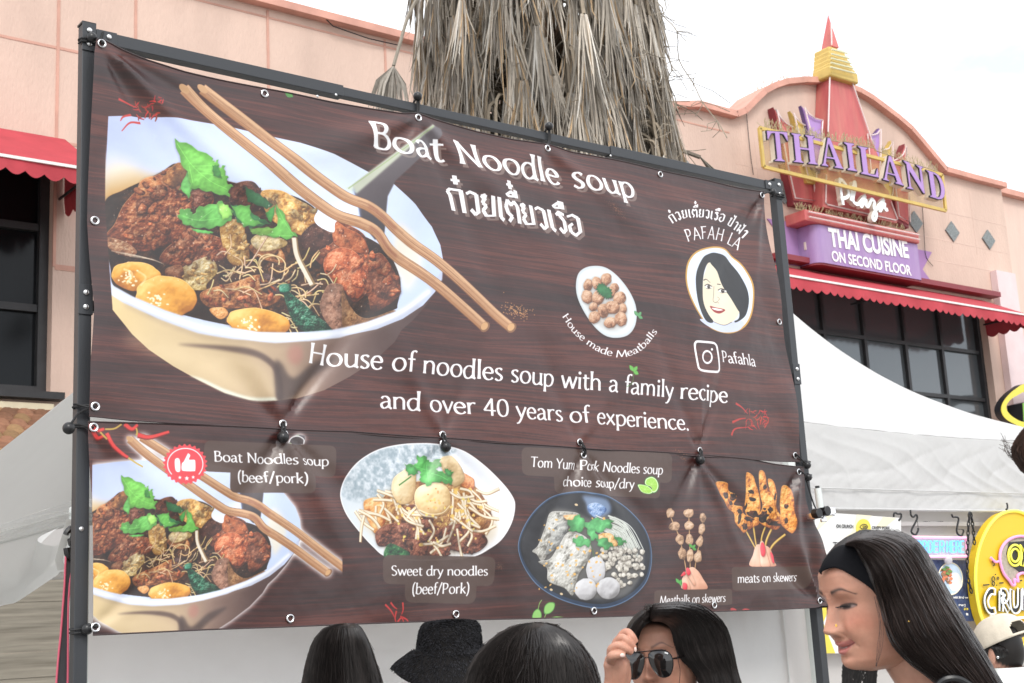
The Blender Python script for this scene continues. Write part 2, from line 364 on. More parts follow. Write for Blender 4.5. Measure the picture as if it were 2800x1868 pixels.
# awnings ---------------------------------------------------------
def awning(label, x0, x1, zt, zf, out, drop, ends=(True, True)):
    o = empty('awning', ((x0+x1)/2, FY, zt), label, 'awning')
    Y0, Y1 = FY-.01, FY-out
    m = MB(); m.add([(x0, Y0, zt), (x1, Y0, zt), (x1, Y1, zf), (x0, Y1, zf)], [(0, 1, 2, 3)])
    for xx in (x0, x1): m.add([(xx, Y0, zt), (xx, Y1, zf), (xx, Y0, zf)], [(0, 1, 2)])
    m.build('canopy', M_red, o, smooth=False)
    v = MB(); sw = .19
    def scal(P, Q, nrm):
        P, Q = np.array(P), np.array(Q); Lg = np.linalg.norm(Q-P); n = max(2, int(Lg/sw)); k = 8
        t = np.linspace(0, 1, n*k+1); nr = np.array(nrm)
        top = [P+(Q-P)*a for a in t]
        bot = [P+(Q-P)*a+np.array([0, 0, -drop-.055*abs(math.sin(a*n*math.pi))])+nr*(.02*math.sin(a*n*1.3)+.015) for a in t]
        N = len(t); v.add(top+bot, [(i, i+1, N+i+1, N+i) for i in range(N-1)])
    scal((x0, Y1, zf), (x1, Y1, zf), (0, -1, 0))
    for xx, e in ((x0, ends[0]), (x1, ends[1])):
        if e: scal((xx, Y0, zf), (xx, Y1, zf), (1, 0, 0))
    v.build('valance', M_red, o)
    p = MB(); p.bar((x0, Y1-.012, zf-.012), (x1, Y1-.012, zf-.012), .02, .03); p.build('piping', M_piping, o, smooth=False)
    f = MB(); f.tube([(x0+.03, Y1+.02, zf), (x1-.03, Y1+.02, zf)], .018, 6)
    n = max(2, int((x1-x0)/2.6))
    for i in range(n+1):
        xx = x0+.05+(x1-x0-.1)*i/n; f.tube([(xx, Y0, zf+.02), (xx, Y1+.02, zf)], .016, 6)
    f.build('awning_frame', M_wframe, o)
    return o
lo_ = 1.15
fo = at(205, 455, FY-lo_); ft = F(172, 381)
awning('short red scalloped awning over the dark window at the far left', lwx-3.0, ft[0]+.02, ft[2], fo[2], lo_, .135)
# long one: its outer front edge passes (2480,806) and its right end returns to the wall at (2690,866)
ro = .95
rf = at(2480, 806, FY-ro); rt_ = F(2300, 748)
awning('long red scalloped awning below the purple cuisine sign', F(1880, 800)[0], F(2690, 870)[0], rt_[2]-.05, rf[2], ro, .17)

# the neon "OPEN" oval behind the glass of the long window
o = MB(); c0 = at(2352, 958, FY+.14)
o.tube([c0+np.array([.42*math.cos(a), 0, .2*math.sin(a)]) for a in np.linspace(0, 2*math.pi, 28)[:-1]], .014, 6, closed=True)
# ================================================================ the plaza sign
SY = FY-.62
sign = empty('plaza_sign', F(2300, 600, .4), 'tall faded red spire sign with gold collar and purple serif letters on gold frame', 'sign')
Z3 = Zm(1960, 0, 2.799); Z8 = Zm(2060, 280, 3.734); Z4 = Zm(1900, 500, 2.3756); ZP = Zm(2230, 440, 7.837)
TY = FY-.30
def tower(name, pts_px, m, zfun, Yf, Yb, inset=0):
    t = MB(); t.prism([zfun(x, y, Yf) for x, y in pts_px], (0, Yb-Yf, 0)); return t.build(name, m, sign, smooth=False)
s_ = MB(); f1, f2 = Z3(881, 352, TY+.02), Z3(936, 366, TY+.02); dd = np.array([0, .24, 0]); s_.add([f1, f2, f2+dd, f1+dd, Z3(852, 112, TY+.16)], [(0, 1, 4), (1, 2, 4), (2, 3, 4), (3, 0, 4), (3, 2, 1, 0)]); s_.build('spire', M_sred, sign, smooth=False)
tower('tower', [(866, 560), (1036, 612), (1120, 860), (1205, 1112), (1250, 1240), (1300, 1400), (840, 1400), (848, 1000)], M_sred, Z3, TY, FY-.01)
tower('tower_foot', [(150, 250), (1440, 520), (1560, 640), (1650, 900), (1758, 1265), (1742, 1332), (150, 985)], M_sred, ZP, TY-.06, FY-.012)
cl = MB()
for i in range(6):
    ya = 350+i*33; xa = 868-i*2.2; xb = 985+i*16
    L0, R0 = Z3(xa, ya+24, TY-.06), Z3(xb, ya+24+(xb-xa)*.245, TY-.06)
    zc = L0[2]; hh = .085 if i < 5 else .115
    cl.box((L0[0]-.02, TY-.06-i*.010, zc-hh), (R0[0], FY-.012, zc+hh-.03))
cl.build('collar', M_gold, sign, bevel=.03)
ct = MB()
for i in range(5):
    ya = 378+i*34; xa = 880-i*2; xb = 1000+i*15
    ct.tube([Z3(xa, ya, TY-.17), Z3(xb, ya+(xb-xa)*.255, TY-.17)], .014, 6)
ct.build('collar_tube', M_neong, sign)
for pa, pb, rr in ((Z3(866, 570, TY-.05), Z3(852, 1010, TY-.05), .014), (Z3(1040, 640, TY-.05), Z3(1195, 1100, TY-.05), .014), (Z3(876, 180, TY-.02), Z3(880, 345, TY-.02), .012)):
    nt_ = MB(); nt_.tube([pa, pb], rr, 6); nt_.build('neon_tube', M_neon, sign)
def petal(pts, face, side, Yf, Yb):
    p = smooth3([Z3(x, y, Yf) for x, y in pts], 1, True)
    o = MB(); o.prism(p, (0, Yb-Yf, 0)); po = o.build('petal', side, sign, smooth=False)
    c = p.mean(0); q = [c+(v-c)*.93+np.array([0, -.015, 0]) for v in p]
    f = MB(); f.prism(q, (0, .012, 0)); f.build('petal_face', face, po, smooth=False)
    t = MB(); t.tube([c+(v-c)*.90+np.array([0, -.05, 0]) for v in p], .013, 5, closed=True); t.build('neon_tube', M_neon, po)
petal([(432, 820), (465, 885), (510, 935), (560, 962), (700, 990), (760, 1590), (586, 1567), (525, 1290), (470, 1000)], M_sred, M_sdred, FY-.14, FY-.01)
petal([(562, 850), (590, 900), (640, 945), (685, 965), (765, 1000), (755, 1410), (690, 1400), (660, 1290), (600, 1000)], M_gold, M_gold, FY-.21, FY-.145)
petal([(645, 808), (690, 870), (740, 905), (800, 918), (795, 1000), (790, 1330), (735, 1290), (690, 980)], M_purple, M_dpurple, FY-.28, FY-.215)
petal([(1243, 980), (1210, 1020), (1165, 1034), (1130, 1020), (1160, 1330), (1230, 1360), (1242, 1200)], M_purple, M_dpurple, FY-.28, FY-.215)
petal([(1333, 1075), (1300, 1130), (1245, 1145), (1200, 1160), (1240, 1420), (1325, 1560), (1345, 1430), (1335, 1200)], M_gold, M_gold, FY-.21, FY-.145)
petal([(1438, 1100), (1410, 1170), (1370, 1205), (1310, 1230), (1340, 1400), (1375, 1694), (1470, 1747), (1462, 1500), (1442, 1200)], M_sred, M_sdred, FY-.14, FY-.01)
# bird spikes
r_ = random.Random(8)
def spikes(P, Q, n, h, lean=.6):
    sp = MB(); sp.bar(P, Q, .02, .006)
    P, Q = np.array(P), np.array(Q)
    for i in range(n):
        a = P+(Q-P)*(i+r_.random()*.5)/n
        sp.bar(a, a+np.array([r_.uniform(-lean, lean)*h, r_.uniform(-lean, lean)*h, h*r_.uniform(.7, 1)]), .006, .006, up=(0, 1, 0))
    sp.build('bird_spikes', M_spike, sign, smooth=False)
spikes(Z8(100, 262, SY), Z8(1240, 470, SY), 150, .16); spikes(Z8(1240, 490, SY), Z8(1900, 715, SY), 60, .14)
for p, q in zip(roof_px[9:23], roof_px[10:24]): spikes(F(*p)+np.array([0, .1, .06]), F(*q)+np.array([0, .1, .06]), 7, .14, .9)
spikes(Z8(430, 1090, FY-.36), Z8(700, 1150, FY-.36), 34, .13); spikes(Z8(740, 1160, FY-.36), Z8(1560, 1330, FY-.36), 100, .13)
# gold frame with its screen
fq = [Z8(62, 262, SY), Z8(1925, 742, SY), Z8(1962, 1108, SY), Z8(103, 660, SY)]
b = MB()
for p, q in zip(fq, fq[1:]+fq[:1]): b.bar(p, q, .04, .055, up=(0, 0, 1) if abs((q-p)[0]) > abs((q-p)[2]) else (1, 0, 0))
frm = b.build('gold_frame', M_gold, sign, smooth=False)
b = MB(); b.add([q+np.array([0, .05, 0]) for q in fq], [(0, 1, 2, 3)]); b.build('mesh_screen', M_screen, frm, smooth=False)
LT = {
 'I': ([(.1, 0), (.9, 0), (.9, .07), (.7, .13), (.7, .87), (.9, .93), (.9, 1), (.1, 1), (.1, .93), (.3, .87), (.3, .13), (.1, .07)], []),
 'T': ([(.24, 0), (.76, 0), (.76, .06), (.63, .11), (.63, .9), (.78, .88), (.93, .68), (1, .68), (1, 1), (0, 1), (0, .68), (.07, .68), (.22, .88), (.37, .9), (.37, .11), (.24, .06)], []),
 'H': ([(0, 0), (.43, 0), (.43, .06), (.34, .11), (.34, .45), (.66, .45), (.66, .11), (.57, .06), (.57, 0), (1, 0), (1, .06), (.91, .11), (.91, .89), (1, .94), (1, 1), (.57, 1), (.57, .94), (.66, .89), (.66, .56), (.34, .56), (.34, .89), (.43, .94), (.43, 1), (0, 1), (0, .94), (.09, .89), (.09, .11), (0, .06)], []),
 'A': ([(0, 0), (.33, 0), (.33, .06), (.24, .11), (.28, .27), (.61, .27), (.66, .11), (.57, .06), (.57, 0), (1, 0), (1, .06), (.93, .11), (.57, 1), (.44, 1), (.09, .11), (0, .06)], [[(.32, .37), (.45, .74), (.47, .74), (.58, .37)]]),
 'L': ([(0, 0), (1, 0), (1, .34), (.93, .34), (.8, .12), (.55, .10), (.44, .12), (.44, .88), (.58, .94), (.58, 1), (0, 1), (0, .94), (.13, .88), (.13, .12), (0, .06)], []),
 'N': ([(0, 0), (.36, 0), (.36, .06), (.25, .12), (.25, .66), (.8, -.06), (.9, -.06), (.9, .89), (1, .94), (1, 1), (.62, 1), (.62, .94), (.76, .87), (.76, .36), (.3, 1), (0, 1), (0, .94), (.13, .86), (.13, .12), (0, .06)], []),
 'D': ([(0, 0), (.5, 0), (.72, .05), (.88, .17), (.97, .33), (1, .5), (.97, .67), (.88, .83), (.72, .95), (.5, 1), (0, 1), (0, .94), (.12, .89), (.12, .11), (0, .06)], [[(.42, .10), (.56, .13), (.66, .24), (.72, .38), (.73, .5), (.72, .62), (.66, .76), (.56, .87), (.42, .9)]])}
cells = (('T', (118, 288), (335, 305), (366, 622), (148, 605)), ('H', (368, 312), (615, 345), (652, 650), (396, 620)), ('A', (640, 345), (868, 378), (912, 694), (680, 655)), ('I', (893, 402), (1030, 425), (1066, 722), (930, 698)),
         ('L', (1048, 442), (1238, 480), (1272, 782), (1082, 738)), ('A', (1268, 522), (1488, 570), (1528, 866), (1306, 798)), ('N', (1512, 590), (1722, 660), (1760, 930), (1552, 888)), ('D', (1748, 688), (1924, 745), (1964, 1030), (1788, 972)))
for ch, tl, tr_, br, bl in cells:
    A, B, C, D = [Z8(*p, SY-.06) for p in (tl, tr_, br, bl)]
    f = lambda p: (A*(1-p[0])+B*p[0])*p[1]+(D*(1-p[0])+C*p[0])*(1-p[1])
    out, hs = LT[ch]; P = [f(p) for p in out]; Hs = [[f(p) for p in h] for h in hs]
    l = MB(); l.prism(P, (0, .09, 0), Hs); lo = l.build('channel_letter', M_return, sign, smooth=False)
    e = MB(); e.prism([p+np.array([0, -.003, 0]) for p in P], (0, -.02, 0), [[p+np.array([0, -.003, 0]) for p in h] for h in Hs]); e.build('letter_edge', M_black, lo, smooth=False)
    c = np.mean(P, 0)
    fm = MB()
    def inset(lp, d, inner=False):
        q = np.array(lp); n = len(q); o = []
        ar = sum(q[i][0]*q[(i+1) % n][2]-q[(i+1) % n][0]*q[i][2] for i in range(n)); sg = 1 if ar > 0 else -1
        if inner: sg = -sg
        for i in range(n):
            a, bb, cc = q[i-1], q[i], q[(i+1) % n]
            t1 = (bb-a)/max(1e-6, np.linalg.norm(bb-a)); t2 = (cc-bb)/max(1e-6, np.linalg.norm(cc-bb))
            n1 = np.array([-t1[2], 0, t1[0]])*sg; n2 = np.array([-t2[2], 0, t2[0]])*sg
            m = n1+n2; m = m/max(.5, np.linalg.norm(m)**2/2+.0)
            o.append(bb+m*d)
        return o
    fm.prism([p+np.array([0, -.024, 0]) for p in inset(P, .014)], (0, -.006, 0), [[p+np.array([0, -.024, 0]) for p in inset(h, .014, True)] for h in Hs]); fm.build('letter_face', M_purple, lo, smooth=False)
# the script word below
pz = [[(495, 400), (520, 600), (540, 800), (560, 955)], [(490, 400), (560, 430), (640, 540), (685, 680), (670, 765), (600, 808), (505, 825)],
      [(745, 860), (760, 740), (785, 590), (815, 470), (838, 480), (838, 590), (795, 770), (795, 870), (850, 930), (905, 928), (980, 830), (1050, 748), (1005, 830), (945, 940), (965, 985), (1005, 920), (1055, 845), (1062, 870), (1055, 950), (1095, 988), (1135, 925), (1172, 838), (1205, 842), (1238, 900), (1222, 990), (1245, 1070), (1278, 1140), (1270, 1220), (1232, 1278), (1192, 1250), (1202, 1170), (1252, 1080), (1335, 950), (1440, 832), (1385, 920), (1333, 1030), (1352, 1080), (1402, 1000), (1450, 920), (1445, 990), (1472, 1062), (1512, 1050)]]
s = MB(); s2 = MB()
for p in pz:
    q = smooth3([ZP(x, y, TY-.24) for x, y in p], 5); q[:, 1] -= np.linspace(0, .022, len(q))+.004*len(s.v)/1000
    s.strip(q, .052, (0, .07, 0)); s2.strip(q+np.array([0, -.012, 0]), .060, (0, -.004, 0))
so = s.build('script_letters', M_return, sign, smooth=False); s2.build('script_face', M_iceblue, so, smooth=False)
b = MB(); b.tube([ZP(x, y, TY-.075) for x, y in ((235, 300), (220, 900), (270, 940), (1700, 1270), (1760, 1250), (1620, 880))], .013, 5); b.build('neon_tube', M_neon, sign)

# red beam and the lilac cabinet under it ------------------------
cab = empty('cuisine_sign', F(2350, 720, .4), 'lilac cabinet sign with white lettering about Thai cuisine under a red beam', 'sign')
BY = FY-.38
def lvl(zf, pts, Y): return [zf(x, y, Y) for x, y in pts]
tlp, trp = Z4(712, 170, BY-.05), Z4(1455, 345, BY-.05); zb_ = Z4(712, 240, BY-.05)[2]
b = MB(); b.box((tlp[0], BY-.05, zb_), (trp[0], FY-.006, tlp[2])); b.build('red_beam', M_sred, cab, smooth=False, bevel=.015)
b = MB(); b.tube([(tlp[0]+.05, BY-.09, tlp[2]-.05), (trp[0]-.05, BY-.09, tlp[2]-.05)], .013, 5); b.build('neon_tube', M_neon, cab); b = MB(); b.tube([(tlp[0]+.05, BY-.09, zb_+.05), (trp[0]-.05, BY-.09, zb_+.05)], .013, 5); b.build('neon_tube', M_neon, cab)
cA, cB, cC = Z4(820, 268, BY), Z4(1455, 372, BY), Z4(820, 515, BY)
ct_, cb_ = zb_-.006, cC[2]
x0, x1 = cA[0], cB[0]+.02
prof = [(x0-.18, FY-.007)]+[(x0-.02-.16*math.cos(a), BY+.16-.16*math.sin(a)) for a in np.linspace(0, math.pi/2, 7)]+[(x1-.08, BY), (x1, BY+.08), (x1, FY-.007)]
b = MB(); b.prism([np.array([p[0], p[1], ct_]) for p in prof], (0, 0, cb_-ct_)); b.build('cabinet', M_lpurple, cab, smooth=True)
b = MB(); b.prism([np.array([p[0], p[1]+(.02 if p[1] < FY-.1 else 0), cb_-.002]) for p in prof], (0, 0, -.03)); b.build('cabinet_base', M_sdred, cab, smooth=False)
b = MB(); b.box((x0-.19, BY+.20, cb_+.25), (x0-.175, BY+.24, cb_+.38)); b.build('cabinet_tag', M_return, cab, smooth=False)
rb = MB(); rb.prism(lvl(lambda x, y, Y: Z4(x, y, Y), [(470, 232), (700, 268), (705, 545), (520, 518), (588, 388)], FY-.02), (0, .014, 0)); rb.build('ribbon_tail', M_ribbon, cab, smooth=False); rb = MB()
rb.prism(lvl(lambda x, y, Y: Z4(x, y, Y), [(1430, 428), (1540, 450), (1480, 562), (1572, 690), (1430, 668)], FY-.02), (0, .014, 0))
rb.build('ribbon_tail', M_ribbon, cab, smooth=False)
# ---- set lettering with the built-in typeface
def lettering(name, txt, b0, b1, cap, m, parent, depth=.01, heavy=0.0, width=None):
    c = bpy.data.curves.new(name, 'FONT'); c.body = txt; c.size = 1; c.offset = heavy; c.fill_mode = 'BOTH'; c.extrude = 0
    o = bpy.data.objects.new(name, c); col.objects.link(o)
    dg = bpy.context.evaluated_depsgraph_get(); me = bpy.data.meshes.new_from_object(o.evaluated_get(dg))
    col.objects.unlink(o); bpy.data.objects.remove(o); bpy.data.curves.remove(c)
    v = np.array([x.co for x in me.vertices])
    xa, xb = v[:, 0].min(), v[:, 0].max(); ch = .72
    b0, b1, cap = map(np.array, (b0, b1, cap)); ux = (b1-b0)/(xb-xa); uy = (cap-b0)/ch
    q = b0+(v[:, :1]-xa)*ux+v[:, 1:2]*uy
    n = np.cross(ux, uy); n = -n/np.linalg.norm(n)
    if n[1] > 0: n = -n
    f = [tuple(p.vertices) for p in me.polygons]
    bpy.data.meshes.remove(me)
    t = MB(); t.add(q+n*depth, f); return t.build(name, m, parent, smooth=False)
lettering('lettering', 'THAI CUISINE', Z4(878, 408, BY-.006), Z4(1392, 486, BY-.006), Z4(862, 290, BY-.006), M_white, cab, .004, .036)
lettering('lettering', 'ON SECOND FLOOR', Z4(892, 506, BY-.006), Z4(1408, 602, BY-.006), Z4(884, 438, BY-.006), M_white, cab, .004, .024)
# yellow oval sign at the far right edge
oc = empty('oval_sign', F(2830, 1130, .5), 'yellow ring sign with dark edge and green letter cut off at the right edge', 'sign')
ZR = Zm(2600, 1000, 4.9, FY-.5)
ring_o = smooth3([ZR(x, y) for x, y in ((980, 245), (880, 300), (780, 380), (700, 480), (668, 580), (700, 680), (800, 760), (980, 830), (1250, 850), (1450, 720), (1500, 520), (1380, 330), (1180, 240))], 5, True)
ring_i = smooth3([ZR(x, y) for x, y in ((980, 352), (900, 390), (800, 450), (738, 540), (755, 620), (840, 700), (980, 760), (1220, 780), (1380, 680), (1420, 520), (1330, 400), (1150, 340))], 5, True)
b = MB(); b.prism(ring_o, (0, .13, 0), [ring_i]); b.build('ring_edge', M_black, oc, smooth=False)
b = MB(); b.prism([p+np.array([0, -.003, 0]) for p in ring_o], (0, -.01, 0), [[p+np.array([0, -.003, 0]) for p in ring_i]]); b.build('ring_face', mat('yellow_acrylic', (.72, .62, .05), .35, .5), oc, smooth=False)
M_green = mat('green_acrylic', (.18, .42, .05), .35, .5)
b = MB(); b.prism([ZR(x, y) for x, y in ((950, 505), (1080, 470), (1100, 740), (965, 745))], (0, .3, 0)); b.build('letter_edge', M_black, oc, smooth=False)
b = MB(); b.prism([ZR(x, y)+np.array([0, -.003, 0]) for x, y in ((955, 505), (1080, 470), (1100, 740), (970, 745))], (0, -.01, 0)); b.build('letter_face', M_green, oc, smooth=False)
# ================================================================ the palm with its skirt of dead fronds
rp_ = np.random.default_rng(21)
PY = 9.6; pc = at(1488, 300, PY); px_, py_ = pc[0], PY
M_bark = mat('palm_bark', (.20, .13, .085), .9, .2, var=.35, vscale=9, bump=.6, bscale=30, stretch=(1, 1, 3))
M_frond = mat('dead_frond', (.4, .36, .3), .85, .2, attr=True, var=.22, vscale=14, stretch=(6, 6, 1))
palm = empty('palm_tree', (px_, py_, 0), 'tall fan palm with a thick grey skirt of dead fronds hanging behind the big banner', 'palm tree')
b = MB(); b.tube([(px_+.03*math.sin(z*3), py_, z) for z in np.linspace(0, 9.5, 30)], [.34-.01*z+.012*(i % 2) for i, z in enumerate(np.linspace(0, 9.5, 30))], 18); b.build('trunk', M_bark, palm)
sk = MB()
def frond(a, z, reach, drop, spread, n, shade, tan, seed, droop_r=1.0):
    q = np.random.default_rng(seed)
    d = np.array([math.cos(a), math.sin(a), 0]); s = np.array([-d[1], d[0], 0])
    base = np.array([px_, py_, z])+d*.26
    hub = base+d*reach*.72+np.array([0, 0, -.45*drop])
    mid = base+d*reach*.62+np.array([0, 0, .10])
    pet = smooth3([base, mid, hub], 5)
    sk.col = (.30*shade, .25*shade, .19*shade)
    sk.tube(pet, .018, 4, cap=False)
    for i in range(n):
        f = (i+.5)/n-.5
        L = drop*(.7+.6*q.random())*(1-.3*abs(f))
        dirv = d*(.02+.09*q.random())*droop_r+s*f*spread*(1+.3*q.normal())+np.array([0, 0, -1.0])
        dirv /= np.linalg.norm(dirv)
        w = .0055+.0075*q.random()
        p0 = hub+s*f*.06
        bend = s*q.normal()*.09+d*q.normal()*.06
        pts = [p0+dirv*L*t+bend*t*t*L+np.array([0, 0, -.10*t*t*L]) for t in (0, .3, .6, .85, 1)]
        if q.random() < .3: pts[-1] = pts[-2]+(pts[-1]-pts[-2])*.6+s*q.normal()*.07+d*q.normal()*.05
        tw = q.normal()*.9; side = s*math.cos(tw)+d*math.sin(tw)
        c = shade*(.72+.5*q.random())
        base_c = np.array([.44, .392, .33]) if q.random() > tan*.7 else np.array([.50, .355, .215])
        if q.random() < .12: base_c = np.array([.60, .57, .52])
        sk.col = tuple(base_c*c)
        ws = (w*.6, w, w*.9, w*.6, w*.12); fold = np.cross(dirv, side)*w*.45
        vs = []
        for p, ww in zip(pts, ws): vs += [p-side*ww, p+fold*(ww/w), p+side*ww]
        fs = []
        for k in range(4): fs += [(3*k, 3*k+1, 3*k+4, 3*k+3), (3*k+1, 3*k+2, 3*k+5, 3*k+4)]
        sk.add(vs, fs)
Nf = 560
for i in range(Nf):
    z = 4.2+4.6*((i*.618034) % 1.0); a = rp_.random()*2*math.pi
    frond(a, z, .86+.5*rp_.random(), .55+.5*rp_.random(), .18+.30*rp_.random(), 30, .40+.80*rp_.random(), .22, 1000+i)
hub_ = at(1076, 180, PY-.4); q_ = np.random.default_rng(77)
sk.col = (.26, .23, .19); sk.tube(smooth3([at(1160, -40, PY-.2), at(1118, 40, PY-.3), at(1096, 110, PY-.35), hub_], 5), .016, 5)
for i in range(70):
    f_ = q_.normal()*.42; e_ = at(1066+f_*72+q_.normal()*4, 292+14*q_.random()-20*abs(f_)+24*q_.random(), PY-.4+.1*q_.normal()); sh_ = .5+.5*q_.random()
    sk.col = tuple(np.array([.36, .325, .28])*sh_); m_ = (hub_*.5+e_*.5)+np.array([f_*.05, 0, .03]); w_ = np.array([.012, 0, 0])
    sk.add([hub_-w_*.4, hub_+w_*.4, m_-w_, m_+w_, e_-w_*.3, e_+w_*.3], [(0, 1, 3, 2), (2, 3, 5, 4)])
for k in range(12): frond(-.75+rp_.normal()*.35, 4.6+2.6*rp_.random(), 1.25+.35*rp_.random(), 1.0, .5, 16, .75, .1, 3100+k, 2)
# thin stringy old flower stalks on the right
for k in range(26):
    a = -.7+rp_.normal()*.4; z = 5.2+2.4*rp_.random(); d = np.array([math.cos(a), math.sin(a), 0])
    p0 = np.array([px_, py_, z])+d*(1.0+.25*rp_.random()); sk.col = (.30, .255, .20)
    p = [p0]; 
    for j in range(7): p.append(p[-1]+np.array([rp_.normal()*.08, rp_.normal()*.08, -.22]))
    sk.tube(smooth3(p, 3), .006, 3, cap=False)
    for j in range(1, 7):
        for m_ in range(3):
            q = p[j]+np.array([rp_.normal()*.15, rp_.normal()*.15, -.18*rp_.random()]); sk.tube([p[j], (p[j]+q)/2+rp_.normal(size=3)*.03, q], .004, 3, cap=False)
e0 = at(1790, 380, PY-.6); e1 = at(1915, 430, PY-.9)
sk.col = (.22, .19, .16); sk.tube(smooth3([at(1700, 200, PY-.5), at(1765, 320, PY-.6), e0, e1], 5), .022, 5)
for k in range(16):
    q = e1+np.array([.35+.12*rp_.random(), -.1+.05*rp_.normal(), -.45+.1*rp_.normal()])*(.5+.7*rp_.random()); sk.col = tuple(np.array([.22, .2, .17])*(.7+.6*rp_.random())); sk.bar(e1, q, .016, .004)
sk.build('frond_skirt', M_frond, palm, smooth=False, color=True, fix=False)

# ================================================================ the vendor's grey canopy behind the banner
vt = empty('canopy_tent', (2.85, 5.4, 0), 'grey white canopy tent behind the banner with a rolled mesh side at far left', 'tent')
def canopy(parent, x0, x1, y0, y1, ez, rise, mcl, val, seam, wr, dip=.03):
    cx, cy = (x0+x1)/2, (y0+y1)/2
    cs = [np.array([x0, y0, ez]), np.array([x1, y0, ez]), np.array([x1, y1, ez]), np.array([x0, y1, ez])]
    m = MB()
    for k in range(4):
        A, B = cs[k], cs[(k+1) % 4]
        def fn(u, v, A=A, B=B):
            e = A*(1-u)+B*u; c = np.array([cx, cy, ez]); p = e*(1-v)+c*v
            sag = -dip*math.sin(math.pi*u)*(1-v)*1.2+wr*math.sin(u*37+v*9)*(1-v)*.3
            p[2] = ez+rise(v)+sag+wr*.9*(1-v)**.5*(abs(math.sin(u*17+v*23+math.sin(v*9)))**.6+.6*abs(math.sin(u*43-v*15))**.7); return p
        m.grid(fn, 121, 41)
    m.build('roof', mcl, parent)
    v = MB()
    for k in range(4):
        A, B = cs[k], cs[(k+1) % 4]; n = np.cross(B-A, (0, 0, 1)); n /= np.linalg.norm(n)
        def fn(u, t, A=A, B=B, n=n):
            p = A*(1-u)+B*u; p = p.copy()
            sag = -dip*math.sin(math.pi*u)*1.2*(1-t)
            w1 = math.sin(u*9+2*math.sin(t*4)); wave = wr*.8*(math.sin(u*23+t*3.1)+.6*math.sin(u*61-t*6))*(.3+.7*t)+wr*1.3*math.sin(math.pi*t)*(abs(math.sin(u*14+t*7+w1))**.5-abs(math.sin(u*31-t*9+1.7*w1))**.6)+wr*.5*(abs(math.sin(u*95+t*16+2*w1))**.7)*(.2+.8*t)
            p += n*(.012+wave); p[2] += sag-val*t; return p
        v.grid(fn, 401, 41)
    v.build('valance', mcl, parent)
    h = MB()
    for k in range(4):
        A, B = cs[k], cs[(k+1) % 4]; n = np.cross(B-A, (0, 0, 1)); n /= np.linalg.norm(n)
        for zz, th in ((-val, .008), (-val+seam, .004)):
            pts = [A*(1-u)+B*u+n*(.026 if zz == -val else .03)+np.array([0, 0, zz]) for u in np.linspace(0, 1, 40)]
            h.tube(pts, th, 5)
    h.build('hem', mcl, parent)
    for c in cs:
        l = MB(); l.box((c[0]-.024, c[1]-.024, 0), (c[0]+.024, c[1]+.024, c[2]-.02)); l.build('leg', M_pole, parent, smooth=False, bevel=.004)
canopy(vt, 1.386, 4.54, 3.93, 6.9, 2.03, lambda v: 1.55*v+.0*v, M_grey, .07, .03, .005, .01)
# rolled mesh on the tent's left side
def roll(u, v):
    y = 3.985+2.8*u
    dep = np.interp(y, [3.985, 4.05, 4.2, 4.6, 5.2, 6.8], [.06, .13, .19, .235, .25, .25])
    w = min(1, v/.8)
    z = 1.962-dep*math.sin(w*math.pi/2)**.9+.006*math.sin(u*60+v*5)*v+(0 if v < .8 else (v-.8)*.35)
    x = 1.36-.055*math.sin(math.pi*min(1, w))-.035*w-.010*math.sin(u*46+v*6)*w+(0 if v < .8 else (v-.8)*.5)
    return np.array([x, y, z])
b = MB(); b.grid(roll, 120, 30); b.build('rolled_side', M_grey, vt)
# mesh front wall under the banner
def wallf(x0, x1, Y, z0, z1, s, amp):
    q = random.Random(s); ph = [(q.uniform(-40, 40), q.uniform(2, 16), q.uniform(0, 6)) for _ in range(9)]
    cr = [(q.random(), q.uniform(.55, 1.02), q.uniform(-1.1, 1.1), q.uniform(.004, .014), q.uniform(.3, 1)*(1 if q.random() < .5 else -1), q.uniform(.03, .12)) for _ in range(60 if amp > .02 else 14)]
    def fn(u, v):
        x = x0+(x1-x0)*u; z = z0+(z1-z0)*v; k = 0
        for cu, cv_, sl, w_, a_, ln in cr:
            du, dv = u-cu, v-cv_; t_ = du*math.cos(sl)+dv*math.sin(sl); s_ = -du*math.sin(sl)+dv*math.cos(sl)
            if abs(s_) < .06 and abs(t_) < .25: k += a_*math.exp(-abs(s_)/w_)*math.exp(-(t_/ln)**2)
        d = sum(math.sin(a*u*.6+c*v*1.4+p) for a, c, p in ph)/9
        e = sum(abs(math.sin(a*u*.33-c*v+p)) for a, c, p in ph[:4])/4
        return np.array([x, Y+amp*(d+e*1.2)+.22*amp*k, z])
    return fn
b = MB(); b.grid(wallf(1.42, 4.12, 3.98, .05, 1.97, 3, .040), 300, 130); b.build('mesh_front_wall', M_mesh, vt)
b = MB(); b.grid(wallf(4.00, 4.40, 3.945, .05, 1.97, 5, .008), 24, 40); b.build('plain_front_panel', M_tent, vt)
b = MB(); b.grid(wallf(4.38, 4.53, 3.93, .05, 1.97, 8, .003), 10, 30); b.build('edge_strip', M_wall, vt)
b = MB(); b.grid(wallf(1.36, 1.425, 3.955, .05, 1.97, 6, .003), 6, 30); b.build('edge_strip', M_tent, vt)
# plank wall seen beyond the tent's side
pw = MB(); pz0 = 0
for i in range(16): pw.box((-2.5, 9.0+.002*(i % 3), .16*i), (3.6, 9.06, .16*i+.1595))
tag(pw.build('plank_wall', M_plank, None, smooth=False), 'weathered brown plank wall low behind the grey canopy at the far left', 'wall')
